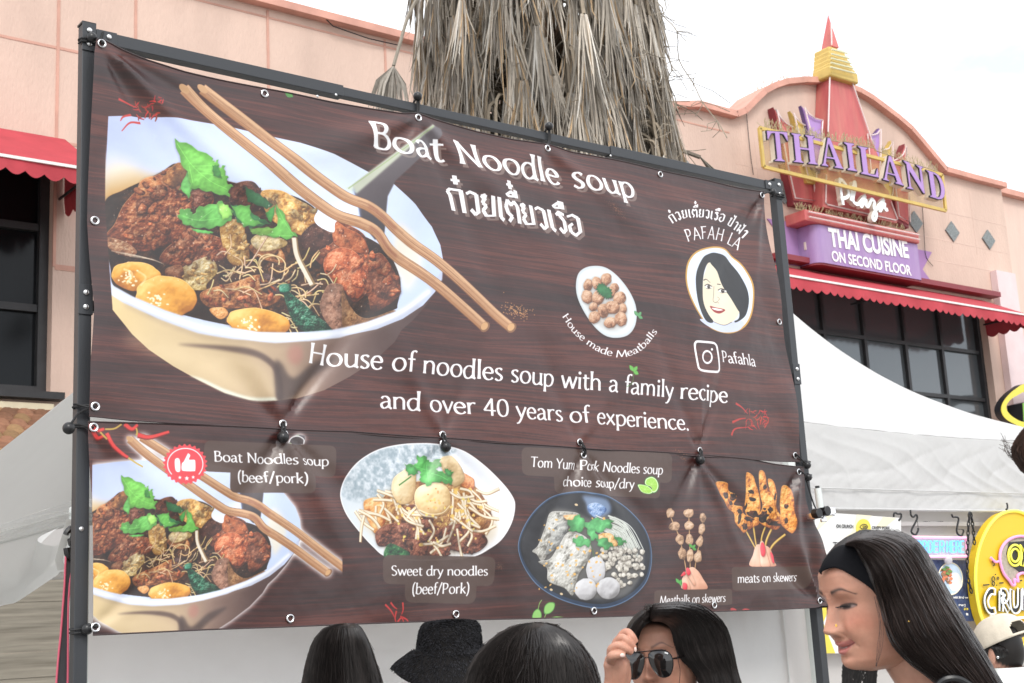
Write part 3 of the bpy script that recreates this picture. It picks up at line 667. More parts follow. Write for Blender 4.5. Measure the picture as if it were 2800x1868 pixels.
# ratchet strap hooked on the tent corner
st = empty('ratchet_strap', at(180, 1560, 3.86), 'pink edged black webbing strap hanging from a hook beside the left post', 'strap')
ZS = Zm(0, 1340, 2.97, 3.86)
M_web = mat('black_webbing', (.05, .05, .055), .85, bump=.4, bscale=500); M_pinkw = mat('pink_webbing', (.62, .12, .18), .8, bump=.4, bscale=500)
b = MB()
ctr = [ZS(x, y) for x, y in ((563, 520), (556, 640), (545, 760), (535, 900), (528, 1040), (522, 1180), (514, 1320), (508, 1450), (500, 1640), (480, 2200), (470, 3000))]
cw = [.016, .016, .012, .012, .014, .017, .021, .024, .026, .028, .028]
q = smooth3(ctr, 4); wv = np.interp(np.linspace(0, 1, len(q)), np.linspace(0, 1, len(cw)), cw)
vs = []; 
for p, w in zip(q, wv): vs += [p+np.array([-w*.62, .004, 0]), p+np.array([w*.62, .004, 0])]
b.add(vs, [(2*i, 2*i+1, 2*i+3, 2*i+2) for i in range(len(q)-1)]); b.build('webbing', M_web, st)
b = MB()
for sg in (-1, 1): b.tube([p+np.array([sg*w*.62, 0, 0]) for p, w in zip(q, wv)], .0032, 5)
b.build('pink_edge', M_pinkw, st)
b = MB(); b.tube(smooth3([ZS(x, y) for x, y in ((534, 362), (545, 340), (580, 310), (596, 350), (585, 400), (560, 420))], 5), .0085, 8)
b.tube(smooth3([ZS(x, y) for x, y in ((560, 430), (585, 430), (590, 480), (570, 545), (548, 520), (540, 470))], 5), .0095, 8); b.build('hook', M_rubber, st)
b = MB(); b.strip([ZS(x, y)+np.array([0, .03, 0]) for x, y in ((600, 230), (575, 330), (530, 470), (505, 560), (530, 640))], .022, (0, .002, 0)); b.build('tie_loop', M_grey, st)

# ================================================================ the neighbour's white tent
rt = empty('canopy_tent', (7.4, 6.5, 0), 'bright white canopy tent on the right with wrinkled valance, beside the black frame', 'tent')
canopy(rt, 5.72, 8.9, 5.0, 8.0, 2.64, lambda v: .6*v+.74*v**3, M_tent, .49, .115, .006, .03)
b = MB(); b.grid(wallf(5.74, 8.88, 5.06, .05, 2.2, 9, .008), 120, 40); b.build('side_wall', M_wall, rt)
b = MB(); b.box((5.75, 5.02, 2.06), (8.88, 5.04, 2.085)); b.build('wall_hem', M_wall, rt, smooth=False)
ZT = Zm(2200, 1340, 3.918, 4.985)
b = MB(); b.tube(smooth3([ZT(x, y, 5.03) for x, y in ((1235, 358), (1290, 345), (1380, 352), (1470, 345), (1510, 365), (1520, 385))], 4), .006, 5); b.build('zip_slot', M_wframe, rt)
SG = 'black S hooks under the white valance'
for k, (pts, lab) in enumerate((([(955, 290), (958, 255), (975, 245), (1000, 258), (1030, 255), (1035, 290), (1010, 328)], 'short black hook over the corner of the white poster'),
        ([(1135, 215), (1140, 270), (1165, 290), (1195, 265), (1205, 310), (1150, 420), (1150, 460), (1190, 478), (1215, 440), (1218, 410)], 'black S hook hanging above the left end of the neon order board'),
        ([(1575, 260), (1590, 290), (1620, 290), (1650, 310), (1630, 420), (1640, 470), (1680, 490), (1702, 450), (1700, 425)], 'black S hook hanging above the right end of the neon order board'),
        ([(2165, 140), (2172, 160), (2172, 195), (2160, 212)], 'short black hook poking out of the valance above the yellow sign'))):
    h = MB(); h.tube(smooth3([ZT(x, y, 4.90) for x, y in pts], 5), .006, 6)
    if len(pts) > 8: h.tube([ZT(*pts[4], 4.903), ZT(*pts[-1], 4.903)], .0018, 4)
    tag(h.build('hook', M_rubber), lab, 'hook', SG)
ch = MB()
def chain(pts, n):
    p = smooth3([ZT(x, y, 4.93) for x, y in pts], 6); d = np.concatenate([[0], np.cumsum(np.linalg.norm(np.diff(p, axis=0), axis=1))])
    for i in range(n):
        t = np.interp((i+.5)/n*d[-1], d, range(len(p))); k = int(min(t, len(p)-2)); c = p[k]+(p[k+1]-p[k])*(t-k); ax = (p[k+1]-p[k])/np.linalg.norm(p[k+1]-p[k])
        s = np.cross(ax, (0, 1, 0)) if i % 2 == 0 else np.array([0, 1.0, 0])*.6+np.cross(ax, (0, 1, 0))*.5; s /= np.linalg.norm(s); l = d[-1]/n*.66
        ch.tube([c+ax*l*math.cos(a)*(1)+s*.012*math.sin(a) for a in np.linspace(0, 2*math.pi, 13)[:-1]], .0042, 5, closed=True)
chain([(1770, 245), (1755, 400), (1750, 560), (1745, 720), (1745, 900), (1770, 1020), (1790, 1100)], 17); chain([(1778, 245), (1798, 350), (1810, 450), (1820, 580)], 7)
tag(ch.build('chain', M_rubber), 'black chain of oval links hanging between order board and yellow sign', 'chain')
# poster
def flat(name, quad, m, parent, th=.006, Yoff=0):
    b = MB(); b.prism([np.array(q)+np.array([0, Yoff, 0]) for q in quad], (0, th, 0)); return b.build(name, m, parent, smooth=False)
po = empty('poster', ZT(560, 800, 4.985), 'white poster with black heading and yellow oval badge behind the woman with headband', 'poster')
M_paper = mat('poster_paper', (.82, .82, .80), .5, .4); M_ink = mat('black_ink', (.03, .03, .035), .5); M_yel = mat('poster_yellow', (.80, .64, .08), .5); M_pyel = mat('poster_pale_yellow', (.84, .78, .58), .5)
pq = [ZT(*p, 4.985) for p in ((118, 232), (1030, 300), (1090, 1750), (60, 1750))]
flat('sheet', pq, M_paper, po)
T_ = lambda x, y, d=.003: ZT(x, y, 4.985-d)
pb = MB()
for q in (((200, 250), (330, 250), (150, 420), (130, 420)), ((560, 262), (720, 275), (600, 430), (520, 430)), ((840, 290), (980, 300), (860, 400), (760, 400)), ((560, 430), (520, 430), (300, 640), (420, 640))): pb.prism([T_(x, y, .002) for x, y in q], (0, -.0006, 0))
pb.build('pale_rays', M_pyel, po, smooth=False)
flat('badge', [T_(630+80*math.cos(a), 410+(100 if math.sin(a) < 0 else 90)*math.sin(a), .004) for a in np.linspace(0, 2*math.pi, 28)[:-1]], M_yel, po, -.0006)
lettering('lettering', 'ON CRUNCH', T_(340, 403, .005), T_(522, 408, .005), T_(340, 366, .005), M_ink, po, .0005, .035)
lettering('lettering', 'CRISPY PORK', T_(722, 418, .005), T_(916, 422, .005), T_(722, 386, .005), M_ink, po, .0005, .03)
lettering('lettering', 'CRUNCH', T_(578, 460, .006), T_(690, 462, .006), T_(578, 428, .006), M_ink, po, .0005, .01)
lettering('lettering', 'The', T_(304, 630, .005), T_(430, 640, .005), T_(304, 550, .005), M_ink, po, .0005, 0)
b = MB()
for p in ([(592, 400), (605, 380), (630, 366), (660, 372), (678, 392), (668, 412), (640, 416), (610, 414), (592, 400)], [(612, 414), (616, 422)], [(650, 414), (654, 422)], [(630, 380), (625, 395), (635, 408), (645, 395), (638, 380)], [(650, 408), (652, 384), (666, 406), (668, 384)]): b.strip([T_(x, y, .006) for x, y in p], .0045, (0, -.0006, 0))
b.build('pig_outline', M_ink, po, smooth=False)
b = MB(); b.prism([T_(x, y, .003) for x, y in ((60, 1180), (300, 1180), (200, 1420), (330, 1750), (60, 1750))], (0, -.0006, 0)); b.build('yellow_panel', M_yel, po, smooth=False)
# neon order board
ob = empty('neon_board', ZT(1450, 600, 4.95), 'clear neon board with pink border and blue letters reading order here', 'neon sign')
M_nb = mat('clear_acrylic', (.74, .74, .77), .2, .5, alpha=.6); M_np = mat('pink_neon', (.95, .42, .62), .35, emit=.55); M_nbl = mat('blue_neon', (.16, .52, .95), .35, emit=.55)
oq = [ZT(*p, 4.95) for p in ((1150, 490), (1742, 502), (1748, 725), (1150, 735))]
flat('board', oq, M_nb, ob)
b = MB(); b.tube([ZT(x, y, 4.935) for x, y in ((1165, 505), (1725, 512), (1738, 710), (1165, 716))], .0085, 6, closed=True); b.build('pink_border', M_np, ob)
SK = {'O': [[(0, .15), (0, .85), (.2, 1), (.8, 1), (1, .85), (1, .15), (.8, 0), (.2, 0), (0, .15)]], 'R': [[(0, 0), (0, 1), (.8, 1), (1, .8), (.95, .55), (.7, .48), (0, .48)], [(.5, .48), (1, 0)]], 'D': [[(0, 0), (0, 1), (.65, 1), (1, .75), (1, .25), (.65, 0), (0, 0)]],
      'E': [[(1, 1), (0, 1), (0, 0), (1, 0)], [(0, .5), (.8, .5)]], 'H': [[(0, 0), (0, 1)], [(1, 0), (1, 1)], [(0, .5), (1, .5)]]}
b = MB()
def neon(word, x0, y0, w, h, gap, Yn, slope=.0, r=.006):
    for i, c in enumerate(word):
        for s_ in SK[c]:
            for o_ in (0, 7):
                b.tube([ZT(x0+i*(w+gap)+o_*.6+px*(w-o_*1.2), y0-o_*.6-py*(h-o_*1.2)+slope*i, Yn) for px, py in s_], r, 5)
neon('ORDER', 1200, 668, 46, 122, 16, 4.935, 0, .0042); neon('HERE', 1525, 668, 36, 122, 12, 4.935, 0, .0042)
b.build('blue_letters', M_nbl, ob)
b = MB(); b.ball(ZT(1538, 748, 4.94), (.035, .02, .03)); b.build('clip', M_nb, ob)
# food poster on navy paper
fp = empty('poster', ZT(1560, 1080, 4.975), 'navy poster with an oval plate of rice and meat below the neon order board', 'poster')
M_navy = mat('navy_paper', (.018, .035, .12), .4, .5, tint=(.10, .16, .30), tscale=40, tamt=.5)
flat('sheet', [ZT(*p, 4.975) for p in ((1250, 745), (1725, 752), (1815, 1405), (1300, 1405))], M_navy, fp)
U = lambda x, y, d: ZT(x, y, 4.975-d)
M_fw = mat('print_white', (.80, .80, .80), .5); M_for = mat('print_orange', (.72, .22, .10), .5, var=.3, vscale=40); M_fgr = mat('print_green', (.14, .30, .07), .5); M_fbl = mat('print_pale_blue', (.52, .66, .80), .5, var=.1, vscale=30); M_fbr = mat('print_brown', (.30, .16, .08), .5, var=.4, vscale=60)
b = MB(); b.tube([U(1560+131*math.cos(a), 952+172*math.sin(a), .004) for a in np.linspace(0, 2*math.pi, 40)[:-1]], .004, 4, closed=True); b.build('plate_rim', M_pyel, fp)
flat('plate', [U(1560+131*math.cos(a), 952+172*math.sin(a), .002) for a in np.linspace(0, 2*math.pi, 40)[:-1]], M_fbl, fp, -.0006)
flat('rice', [U(1610+78*math.cos(a)+8*math.sin(3*a), 985+100*math.sin(a), .003) for a in np.linspace(0, 2*math.pi, 30)[:-1]], M_fw, fp, -.0006)
r_ = random.Random(3)
b = MB(); bb = MB()
for i in range(34):
    x, y = 1465+r_.random()*110, 850+r_.random()*150
    (b if i % 3 else bb).prism([U(x+r_.uniform(14, 26)*math.cos(a), y+r_.uniform(12, 22)*math.sin(a), .004+.0002*i) for a in np.linspace(0, 2*math.pi, 7)[:-1]], (0, -.0001, 0))
b.build('meat', M_for, fp, smooth=False); bb.build('sauce', M_fbr, fp, smooth=False)
b = MB()
for x, y in ((1535, 895), (1500, 850), (1530, 830), (1560, 870)): b.prism([U(x+26*math.cos(a), y+13*math.sin(a)+5*math.cos(a), .012+.0001*x/1500) for a in np.linspace(0, 2*math.pi, 9)[:-1]], (0, -.0003, 0))
b.build('herbs', M_fgr, fp, smooth=False)
lettering('lettering', 'with fried egg', U(1590, 1160, .002), U(1752, 1165, .002), U(1590, 1136, .002), M_fw, fp, .0005, .05)
lettering('lettering', 'sauce)', U(1650, 1240, .002), U(1724, 1245, .002), U(1650, 1216, .002), M_fw, fp, .0005, .05)
lettering('lettering', '$18', U(1706, 1283, .002), U(1752, 1286, .002), U(1706, 1262, .002), M_yel, fp, .0005, .05)
b = MB(); b.prism([U(x, y, .002) for x, y in ((1728, 1318), (1752, 1320), (1754, 1345), (1730, 1343))], (0, -.0006, 0)); b.build('white_mark', M_fw, fp, smooth=False)
# the yellow sign with the pig
ys = empty('egg_sign', ZT(2300, 900, 4.92), 'large yellow egg shaped sign with pink pig outline and white neon letters at right edge', 'neon sign')
M_yb = mat('yellow_board', (.78, .52, .02), .45, .5); M_ye = mat('yellow_tube', (.92, .86, .10), .4, emit=.25); M_pk = mat('pink_tube', (.88, .34, .62), .4, emit=.25); M_wt = mat('white_tube', (.82, .86, .88), .4, emit=.15); M_pig = mat('pig_grey', (.42, .37, .30), .8, var=.2, vscale=60)
egg = [(2210, 228), (2090, 262), (1985, 360), (1905, 500), (1850, 660), (1822, 850), (1822, 1020), (1845, 1200), (1890, 1380), (1990, 1560), (2180, 1660), (2420, 1640), (2580, 1480), (2660, 1250), (2670, 1000), (2640, 780), (2560, 520), (2440, 330), (2320, 245)]
ep = smooth3([ZT(x, y, 4.92) for x, y in egg], 5, True)
b = MB(); b.prism(ep, (0, .05, 0)); b.build('board', M_yb, ys, smooth=False)
b = MB(); b.tube([p+np.array([0, -.008, 0]) for p in ep], .010, 6, closed=True); b.build('edge_tube', M_ye, ys)
V = lambda x, y, d=.01: ZT(x, y, 4.92-d)
pig = smooth3([V(x, y, .006) for x, y in ((2350, 500), (2250, 500), (2160, 540), (2100, 610), (2075, 700), (2085, 800), (2120, 900), (2175, 970), (2210, 1020), (2235, 1010), (2230, 960), (2270, 980), (2265, 920), (2320, 890), (2400, 920), (2520, 900), (2600, 960), (2640, 820), (2600, 650), (2500, 540))], 5, True)
b = MB(); b.prism(pig, (0, -.004, 0)); b.build('pig_body', M_pig, ys, smooth=False)
b = MB(); b.tube([p+np.array([0, -.012, 0]) for p in pig], .0085, 6, closed=True); b.tube(smooth3([V(x, y, .016) for x, y in ((2078, 765), (2045, 770), (2015, 745), (1995, 722))], 4), .0075, 6); b.build('pig_tube', M_pk, ys)
b = MB(); b.prism([V(x, y, .0115) for x, y in ((2190, 560), (2420, 540), (2560, 620), (2580, 800), (2460, 890), (2300, 880), (2200, 800), (2160, 680))], (0, -.002, 0))
for p in ([(2005, 740), (2015, 775), (2035, 790), (2020, 815), (2035, 800)], [(1912, 1020), (1978, 1014)], [(2085, 998), (2130, 994)], [(2298, 972), (2330, 970)]): b.strip([V(x, y, .012) for x, y in p], .008, (0, -.002, 0))
for c, rr in (((2022, 955), (15, 26)), ((2024, 1003), (13, 22)), ((2072, 945), (9, 12))): b.tube([V(c[0]+rr[0]*math.cos(a), c[1]+rr[1]*math.sin(a), .012) for a in np.linspace(0, 2*math.pi, 14)[:-1]], .0035, 4, closed=True)
for c in ((2045, 905), (2058, 1020)): b.ball(V(*c, .012), .004, 8, 5)
b.build('black_marks', M_black, ys, smooth=False)
b = MB()
for k in (1.0, .62): b.tube(smooth3([V(2255+72*k*math.cos(a), 700+112*k*math.sin(a), .02) for a in np.linspace(0, 2*math.pi, 16)[:-1]], 3, True), .007, 6, closed=True)
b.tube([V(x, y, .02) for x, y in ((2318, 810), (2312, 590), (2390, 720), (2395, 590), (2425, 590), (2420, 800), (2370, 740), (2350, 815))], .007, 6, closed=True); b.build('yellow_letters', M_ye, ys)
def outline_letter(parts, bl, wl):
    for p in parts:
        q = [V(x, y, .012) for x, y in p]; bl.strip(q, .030, (0, -.004, 0)); 
        t = np.gradient(np.array(q), axis=0); t /= np.linalg.norm(t, axis=1)[:, None]; n = np.cross(t, (0, 1, 0))
        lp = list(np.array(q)+n*.018)+list((np.array(q)-n*.018)[::-1]); wl.tube([v+np.array([0, -.014, 0]) for v in lp], .0055, 6, closed=True)
bl, wl = MB(), MB()
outline_letter([smooth3(np.array([(2020, 1095), (1975, 1085), (1940, 1130), (1925, 1190), (1940, 1260), (1975, 1300), (2020, 1290)]), 3)], bl, wl)
outline_letter([np.array([(2085, 1300), (2085, 1090)]), smooth3(np.array([(2085, 1090), (2130, 1095), (2145, 1140), (2120, 1180), (2090, 1185)]), 3), np.array([(2105, 1185), (2165, 1300)])], bl, wl)
outline_letter([smooth3(np.array([(2200, 1070), (2200, 1200), (2215, 1280), (2250, 1290), (2280, 1240), (2282, 1060)]), 3)], bl, wl)
outline_letter([np.array([(2330, 1290), (2330, 1060)]), np.array([(2330, 1060), (2400, 1290)]), np.array([(2400, 1290), (2400, 1060)])], bl, wl)
bl.build('letter_back', M_black, ys, smooth=False); wl.build('letter_tube', M_wt, ys)
b = MB(); b.strip([V(2150, 1372, .012), V(2520, 1360, .012)], .014, (0, -.006, 0)); b.build('white_rule', M_wt, ys, smooth=False)
b = MB(); b.tube(smooth3([V(x, y, .016) for x, y in ((2285, 1440), (2288, 1480), (2290, 1420), (2310, 1430), (2300, 1455), (2330, 1430), (2335, 1470), (2360, 1420), (2365, 1460), (2400, 1430))], 4), .007, 6); b.build('pink_script', M_pk, ys)
# clamp with its thumb screws and the thin silver rod
cl_ = empty('rod_clamp', at(2255, 1400, 3.75), 'chrome clamp with black thumb screws holding a silver rod on the right post', 'clamp')
ZC = Zm(2200, 1340, 3.918, 3.60)
b = MB(); b.tube([ZC(168, 190), ZC(140, -18)], .014, 10); b.build('silver_rod', M_pole, cl_)
b = MB(); b.tube([ZC(139, -20), ZC(136, -44)], .009, 8); b.build('rod_tip', M_wframe, cl_)
b = MB(); b.bar(ZC(60, 285, 3.64), ZC(290, 225, 3.64), .045, .028); b.bar(ZC(285, 190, 3.63), ZC(285, 275, 3.63), .02, .03, up=(1, 0, 0)); b.bar(ZC(150, 200, 3.63), ZC(165, 290, 3.63), .02, .03, up=(1, 0, 0)); b.tube([ZC(200, 270, 3.62), ZC(205, 335, 3.62)], .008, 8); b.bar(ZC(175, 325, 3.61), ZC(232, 318, 3.61), .01, .016); b.build('clamp_body', M_chrome, cl_, bevel=.003)
b = MB()
for c in ((100, 255), (190, 230)):
    a0 = ZC(*c, 3.61); b.tube([a0, a0+np.array([0, -.03, 0])], .021, 7)
b.build('thumb_screw', M_rubber, cl_, bevel=.002)
# ---------------------------------------------------------------- printed artwork (painted by code into two generated images)
PXU = 2700.0                                   # texture pixels per unit of the banner's own plane
UP = (0.345, 1.180, 0.155, 0.495)              # u0,u1,v0,v1 of the upper banner print
LO = (0.345, 1.195, -0.005, 0.172)
rng = np.random.default_rng(7)

class Canvas:
    def __init__(s, box):
        s.box = box
        s.w = int((box[1]-box[0])*PXU); s.h = int((box[3]-box[2])*PXU)
        s.rgb = np.zeros((s.h, s.w, 3), np.float32); s.a = np.zeros((s.h, s.w), np.float32)
    def tex(s, pts):                           # photo pixels -> texture pixels
        return np.array([((q[0]-s.box[0])*PXU, (s.box[3]-q[1])*PXU) for q in (plane_uv(x, y) for x, y in pts)])
cv = None
fr = (0, 0, 1)
def frame(ox, oy, s):
    global fr
    fr = (ox, oy, s)
def tx(pts):
    return cv.tex([(fr[0]+x/fr[2], fr[1]+y/fr[2]) for x, y in pts])
def smooth(pts, closed=False, n=8):
    p = np.asarray(pts, float)
    if len(p) < 3: return p
    if closed: q = np.vstack([p[-1], p, p[0], p[1]])
    else: q = np.vstack([2*p[0]-p[1], p, 2*p[-1]-p[-2]])
    t = np.linspace(0, 1, n, endpoint=False)[:, None]
    out = []
    for i in range(1, len(q)-2):
        a, b, c, d = q[i-1], q[i], q[i+1], q[i+2]
        out.append(.5*((2*b)+(-a+c)*t+(2*a-5*b+4*c-d)*t*t+(-a+3*b-3*c+d)*t**3))
    out = np.vstack(out)
    return out if closed else np.vstack([out, p[-1]])
def cover(polys, pad=2):
    """anti-aliased coverage of polygons (texture pixels); returns mask, x0, y0"""
    allp = np.vstack(polys)
    x0 = max(0, int(allp[:, 0].min())-pad); x1 = min(cv.w, int(allp[:, 0].max())+pad+2)
    y0 = max(0, int(allp[:, 1].min())-pad); y1 = min(cv.h, int(allp[:, 1].max())+pad+2)
    if x1-x0 < 1 or y1-y0 < 1: return None, 0, 0
    S = 4
    w, h = x1-x0, (y1-y0)*S
    acc = np.zeros((h, w+2), np.float32)
    for p in polys:
        q = p-np.array([x0, y0]); q = q*np.array([1, S])
        a = q; b = np.roll(q, -1, 0)
        for (ax, ay), (bx, by) in zip(a, b):
            if ay == by: continue
            d = 1.0
            if ay > by: ax, ay, bx, by = bx, by, ax, ay; d = -1.0
            r0 = max(0, int(np.ceil(ay-.5))); r1 = min(h-1, int(np.ceil(by-.5))-1)
            if r1 < r0: continue
            rr = np.arange(r0, r1+1)
            xs = np.clip(ax+(rr+.5-ay)*(bx-ax)/(by-ay), 0, w)
            ix = xs.astype(int); f = xs-ix
            acc[rr, ix] += d*(1-f); acc[rr, ix+1] += d*f
    m = np.clip(np.abs(np.cumsum(acc, 1)), 0, 1)[:, :w]
    return m.reshape(y1-y0, S, w).mean(1), x0, y0
def box1(a, r, ax):
    if r < 1: return a
    k = 2*r+1
    pad = [(0, 0)]*a.ndim; pad[ax] = (r+1, r)
    c = np.cumsum(np.pad(a, pad, mode='edge'), ax, dtype=np.float64)
    n = a.shape[ax]
    return ((np.take(c, range(k, k+n), ax)-np.take(c, range(0, n), ax))/k).astype(np.float32)
def blur(a, r):
    r = int(r)
    for _ in range(2): a = box1(box1(a, r, 0), r, 1)
    return a
def vnoise(h, w, sx, sy, seed):
    g = np.random.default_rng(seed).random((int(h/sy)+3, int(w/sx)+3)).astype(np.float32)
    y = np.arange(h)/sy; x = np.arange(w)/sx
    yi = y.astype(int); xi = x.astype(int); fy = (y-yi)[:, None]; fx = (x-xi)[None]
    fy = fy*fy*(3-2*fy); fx = fx*fx*(3-2*fx)
    A = g[yi][:, xi]; B = g[yi][:, xi+1]; C = g[yi+1][:, xi]; D = g[yi+1][:, xi+1]
    return ((A*(1-fx)+B*fx)*(1-fy)+(C*(1-fx)+D*fx)*fy).astype(np.float32)
def fbm(h, w, s, seed, o=4):
    r = 0; a = 1; t = 0
    for i in range(o):
        r = r+a*vnoise(h, w, max(1.2, s/2**i), max(1.2, s/2**i), seed+i*17); t += a; a *= .55
    return r/t
def C3(c): return np.array(c, np.float32)/255.0
def put(m, x0, y0, col, op=1.0):
    h, w = m.shape
    m = m*op
    R = cv.rgb[y0:y0+h, x0:x0+w]; A = cv.a[y0:y0+h, x0:x0+w]
    R[:] = R*(1-m[..., None])+col*m[..., None]
    A[:] = A+(1-A)*m
def fill(pts, col, op=1.0, sm=False, feather=0, raw=False):
    p = np.asarray(pts, float) if raw else tx(pts)
    if sm: p = smooth(p, True)
    m, x0, y0 = cover([p], 2+int(feather*3))
    if m is None: return
    if feather: m = blur(m, feather)
    put(m, x0, y0, C3(col), op)
def grad(pts, stops, axis, sm=True, op=1.0, feather=0):
    """fill with a colour ramp along the direction of axis=((x,y),(x,y))"""
    p = tx(pts); p = smooth(p, True) if sm else p
    m, x0, y0 = cover([p], 2+int(feather*3))
    if m is None: return
    if feather: m = blur(m, feather)
    a, b = tx(axis); d = b-a; L = d@d
    h, w = m.shape
    X, Y = np.meshgrid(np.arange(w)+x0, np.arange(h)+y0)
    t = np.clip(((X-a[0])*d[0]+(Y-a[1])*d[1])/L, 0, 1)
    ts = [s[0] for s in stops]
    col = np.stack([np.interp(t, ts, [s[1][k]/255 for s in stops]) for k in range(3)], -1).astype(np.float32)
    put(m, x0, y0, col, op)
def ribbon(p, w0, w1=None):
    p = np.asarray(p, float); n = len(p)
    t = np.gradient(p, axis=0); t /= np.maximum(1e-6, np.linalg.norm(t, axis=1))[:, None]
    nn = np.stack([-t[:, 1], t[:, 0]], 1)
    w = np.linspace(w0, w0 if w1 is None else w1, n)[:, None]*.5
    return np.vstack([p+nn*w, (p-nn*w)[::-1]])
def line(pts, w, col, op=1.0, w1=None, sm=True, feather=0, raw=False):
    p = np.asarray(pts, float) if raw else tx(pts)
    if sm and len(p) > 2: p = smooth(p)
    k = cv_scale()
    fill(ribbon(p, w*k, None if w1 is None else w1*k), col, op, raw=True, feather=feather)
def cv_scale():                               # texture pixels per frame unit (roughly)
    a, b = cv.tex([(fr[0], fr[1]+300), (fr[0]+60/1, fr[1]+300)])
    return np.linalg.norm(b-a)/60/fr[2]
def strand(pts, w, col, dark=(120, 80, 40)):
    line(pts, w, dark, .8); line([(x-w*.08, y-w*.12) for x, y in pts], w*.66, col, .95)
def chunk(pts, dark, mid, light, s=12, spec=.5, relief=1.0, seed=0, sm=True, rnd=1.0, shadow=True):
    p = tx(pts); p = smooth(p, True) if sm else p
    m, x0, y0 = cover([p], 8)
    if m is None: return
    h, w = m.shape
    k = cv_scale()*2.177
    if shadow:
        put(blur(m, max(2, 4*k)), x0, min(y0+int(3*k), cv.h-h) if y0+h+3*k < cv.h else y0, C3((25, 12, 8)), .45)
    r = max(2, int(min(h, w)*.13))
    bl = blur(m, r); hb = bl*m
    n = fbm(h, w, s*k*2.0, seed, 4); n2 = fbm(h, w, s*k*.55, seed+5, 3)
    H = hb*r*1.6*rnd+(n*s*k*2.0+n2*s*k*.30)*relief
    gy, gx = np.gradient(H)
    L = .60+(gy*.34+gx*.2)*.8+(n-.5)*.7
    L = L-np.clip((.43-n)*4.5, 0, 1)*.30*min(1, relief)
    e = np.clip((bl-.42)*2.6, 0, 1); L = L*(.50+.50*e) if relief > .45 else L*(.72+.28*e)
    t = np.clip(L, 0, 1)
    col = np.where(t[..., None] < .5, C3(dark)+(C3(mid)-C3(dark))*(t*2)[..., None], C3(mid)+(C3(light)-C3(mid))*((t-.5)*2)[..., None])
    n3 = fbm(h, w, s*k*.75, seed+9, 2)
    sp = np.clip(1-np.abs(n3-.52)/.035, 0, 1)*np.clip((L-.52)*5, 0, 1)*np.clip((n2-.42)*6, 0, 1)*spec
    col = col*(1-sp[..., None])+np.array([1, .96, .90], np.float32)*sp[..., None]
    put(m, x0, y0, col.astype(np.float32))
def inside(pts, x, y):
    c = False; n = len(pts)
    for i in range(n):
        (x1, y1), (x2, y2) = pts[i-1], pts[i]
        if (y1 > y) != (y2 > y) and x < (x2-x1)*(y-y1)/(y2-y1)+x1: c = not c
    return c
def shreds(pts, n, lo, hi, cols, seed, s=6, spec=.8):
    """small torn pieces scattered over a printed meat"""
    r = np.random.default_rng(seed); p = np.array(pts, float); a, b = p.min(0), p.max(0); k = 0; t = 0
    while k < n and t < n*12:
        t += 1; x, y = a+(b-a)*r.random(2)
        if not inside(pts, x, y): continue
        k += 1; R = lo+(hi-lo)*r.random()**1.6; j = .7+.6*r.random()
        chunk(ell(x, y, R, R*(.4+.4*r.random()), 9, r.random()*3.1, .7, seed+k), *[tuple(np.array(c)*j) for c in cols], s=s, spec=spec, relief=1.1, seed=seed+k, rnd=1.6)
def grunge(pts, seed, amt=.5):
    """uneven light and wetness inside a printed food photo: breaks the outlines of single pieces"""
    m, x0, y0 = cover([smooth(tx(pts), True)], 8); m = blur(m, 3); h, w = m.shape; k = cv_scale()*2.177
    a = fbm(h, w, 46*k, seed, 4); b = fbm(h, w, 13*k, seed+3, 3); g = np.clip((.52-a)*3.2, 0, 1)*.75+np.clip((.45-b)*5, 0, 1)*.55
    put(m*np.clip(g, 0, 1), x0, y0, C3((34, 16, 9)), amt)
    sp = np.clip(1-np.abs(b-.56)/.02, 0, 1)*np.clip((a-.46)*6, 0, 1)
    put(m*sp, x0, y0, C3((255, 240, 220)), amt*.8)
def ell(cx, cy, rx, ry, n=28, rot=0, wob=0, seed=1):
    r = np.random.default_rng(seed); a = np.linspace(0, 2*np.pi, n, endpoint=False)
    k = 1+wob*(r.random(n)-.5)
    c, s = np.cos(rot), np.sin(rot)
    return [(cx+rx*k[i]*np.cos(a[i])*c-ry*k[i]*np.sin(a[i])*s, cy+rx*k[i]*np.cos(a[i])*s+ry*k[i]*np.sin(a[i])*c) for i in range(n)]
def jag(pts, amp, seed=0, n=4):
    """leaf edge: break each side of an outline into teeth"""
    r = np.random.default_rng(seed); out = []
    q = list(pts)+[pts[0]]
    for (ax, ay), (bx, by) in zip(q, q[1:]):
        L = np.hypot(bx-ax, by-ay); nx, ny = -(by-ay)/max(L, 1), (bx-ax)/max(L, 1)
        for i in range(n):
            t = i/n; o = amp*(-.5 if i % 2 else .6)*(.5+r.random())
            out.append((ax+(bx-ax)*t-nx*o, ay+(by-ay)*t-ny*o))
    return out
def leaf(pts, col, amp=10, seed=0, n=4, vein=None):
    p = jag(pts, amp, seed, n) if amp else pts
    d = tuple(c*.62 for c in col); l = tuple(min(255, c*1.25+18) for c in col)
    chunk(p, d, col, l, s=34, spec=.03, relief=.5, seed=seed+3, sm=not amp, rnd=.35)
    if vein:
        for v in vein: line(v, 3.5, l, .7)
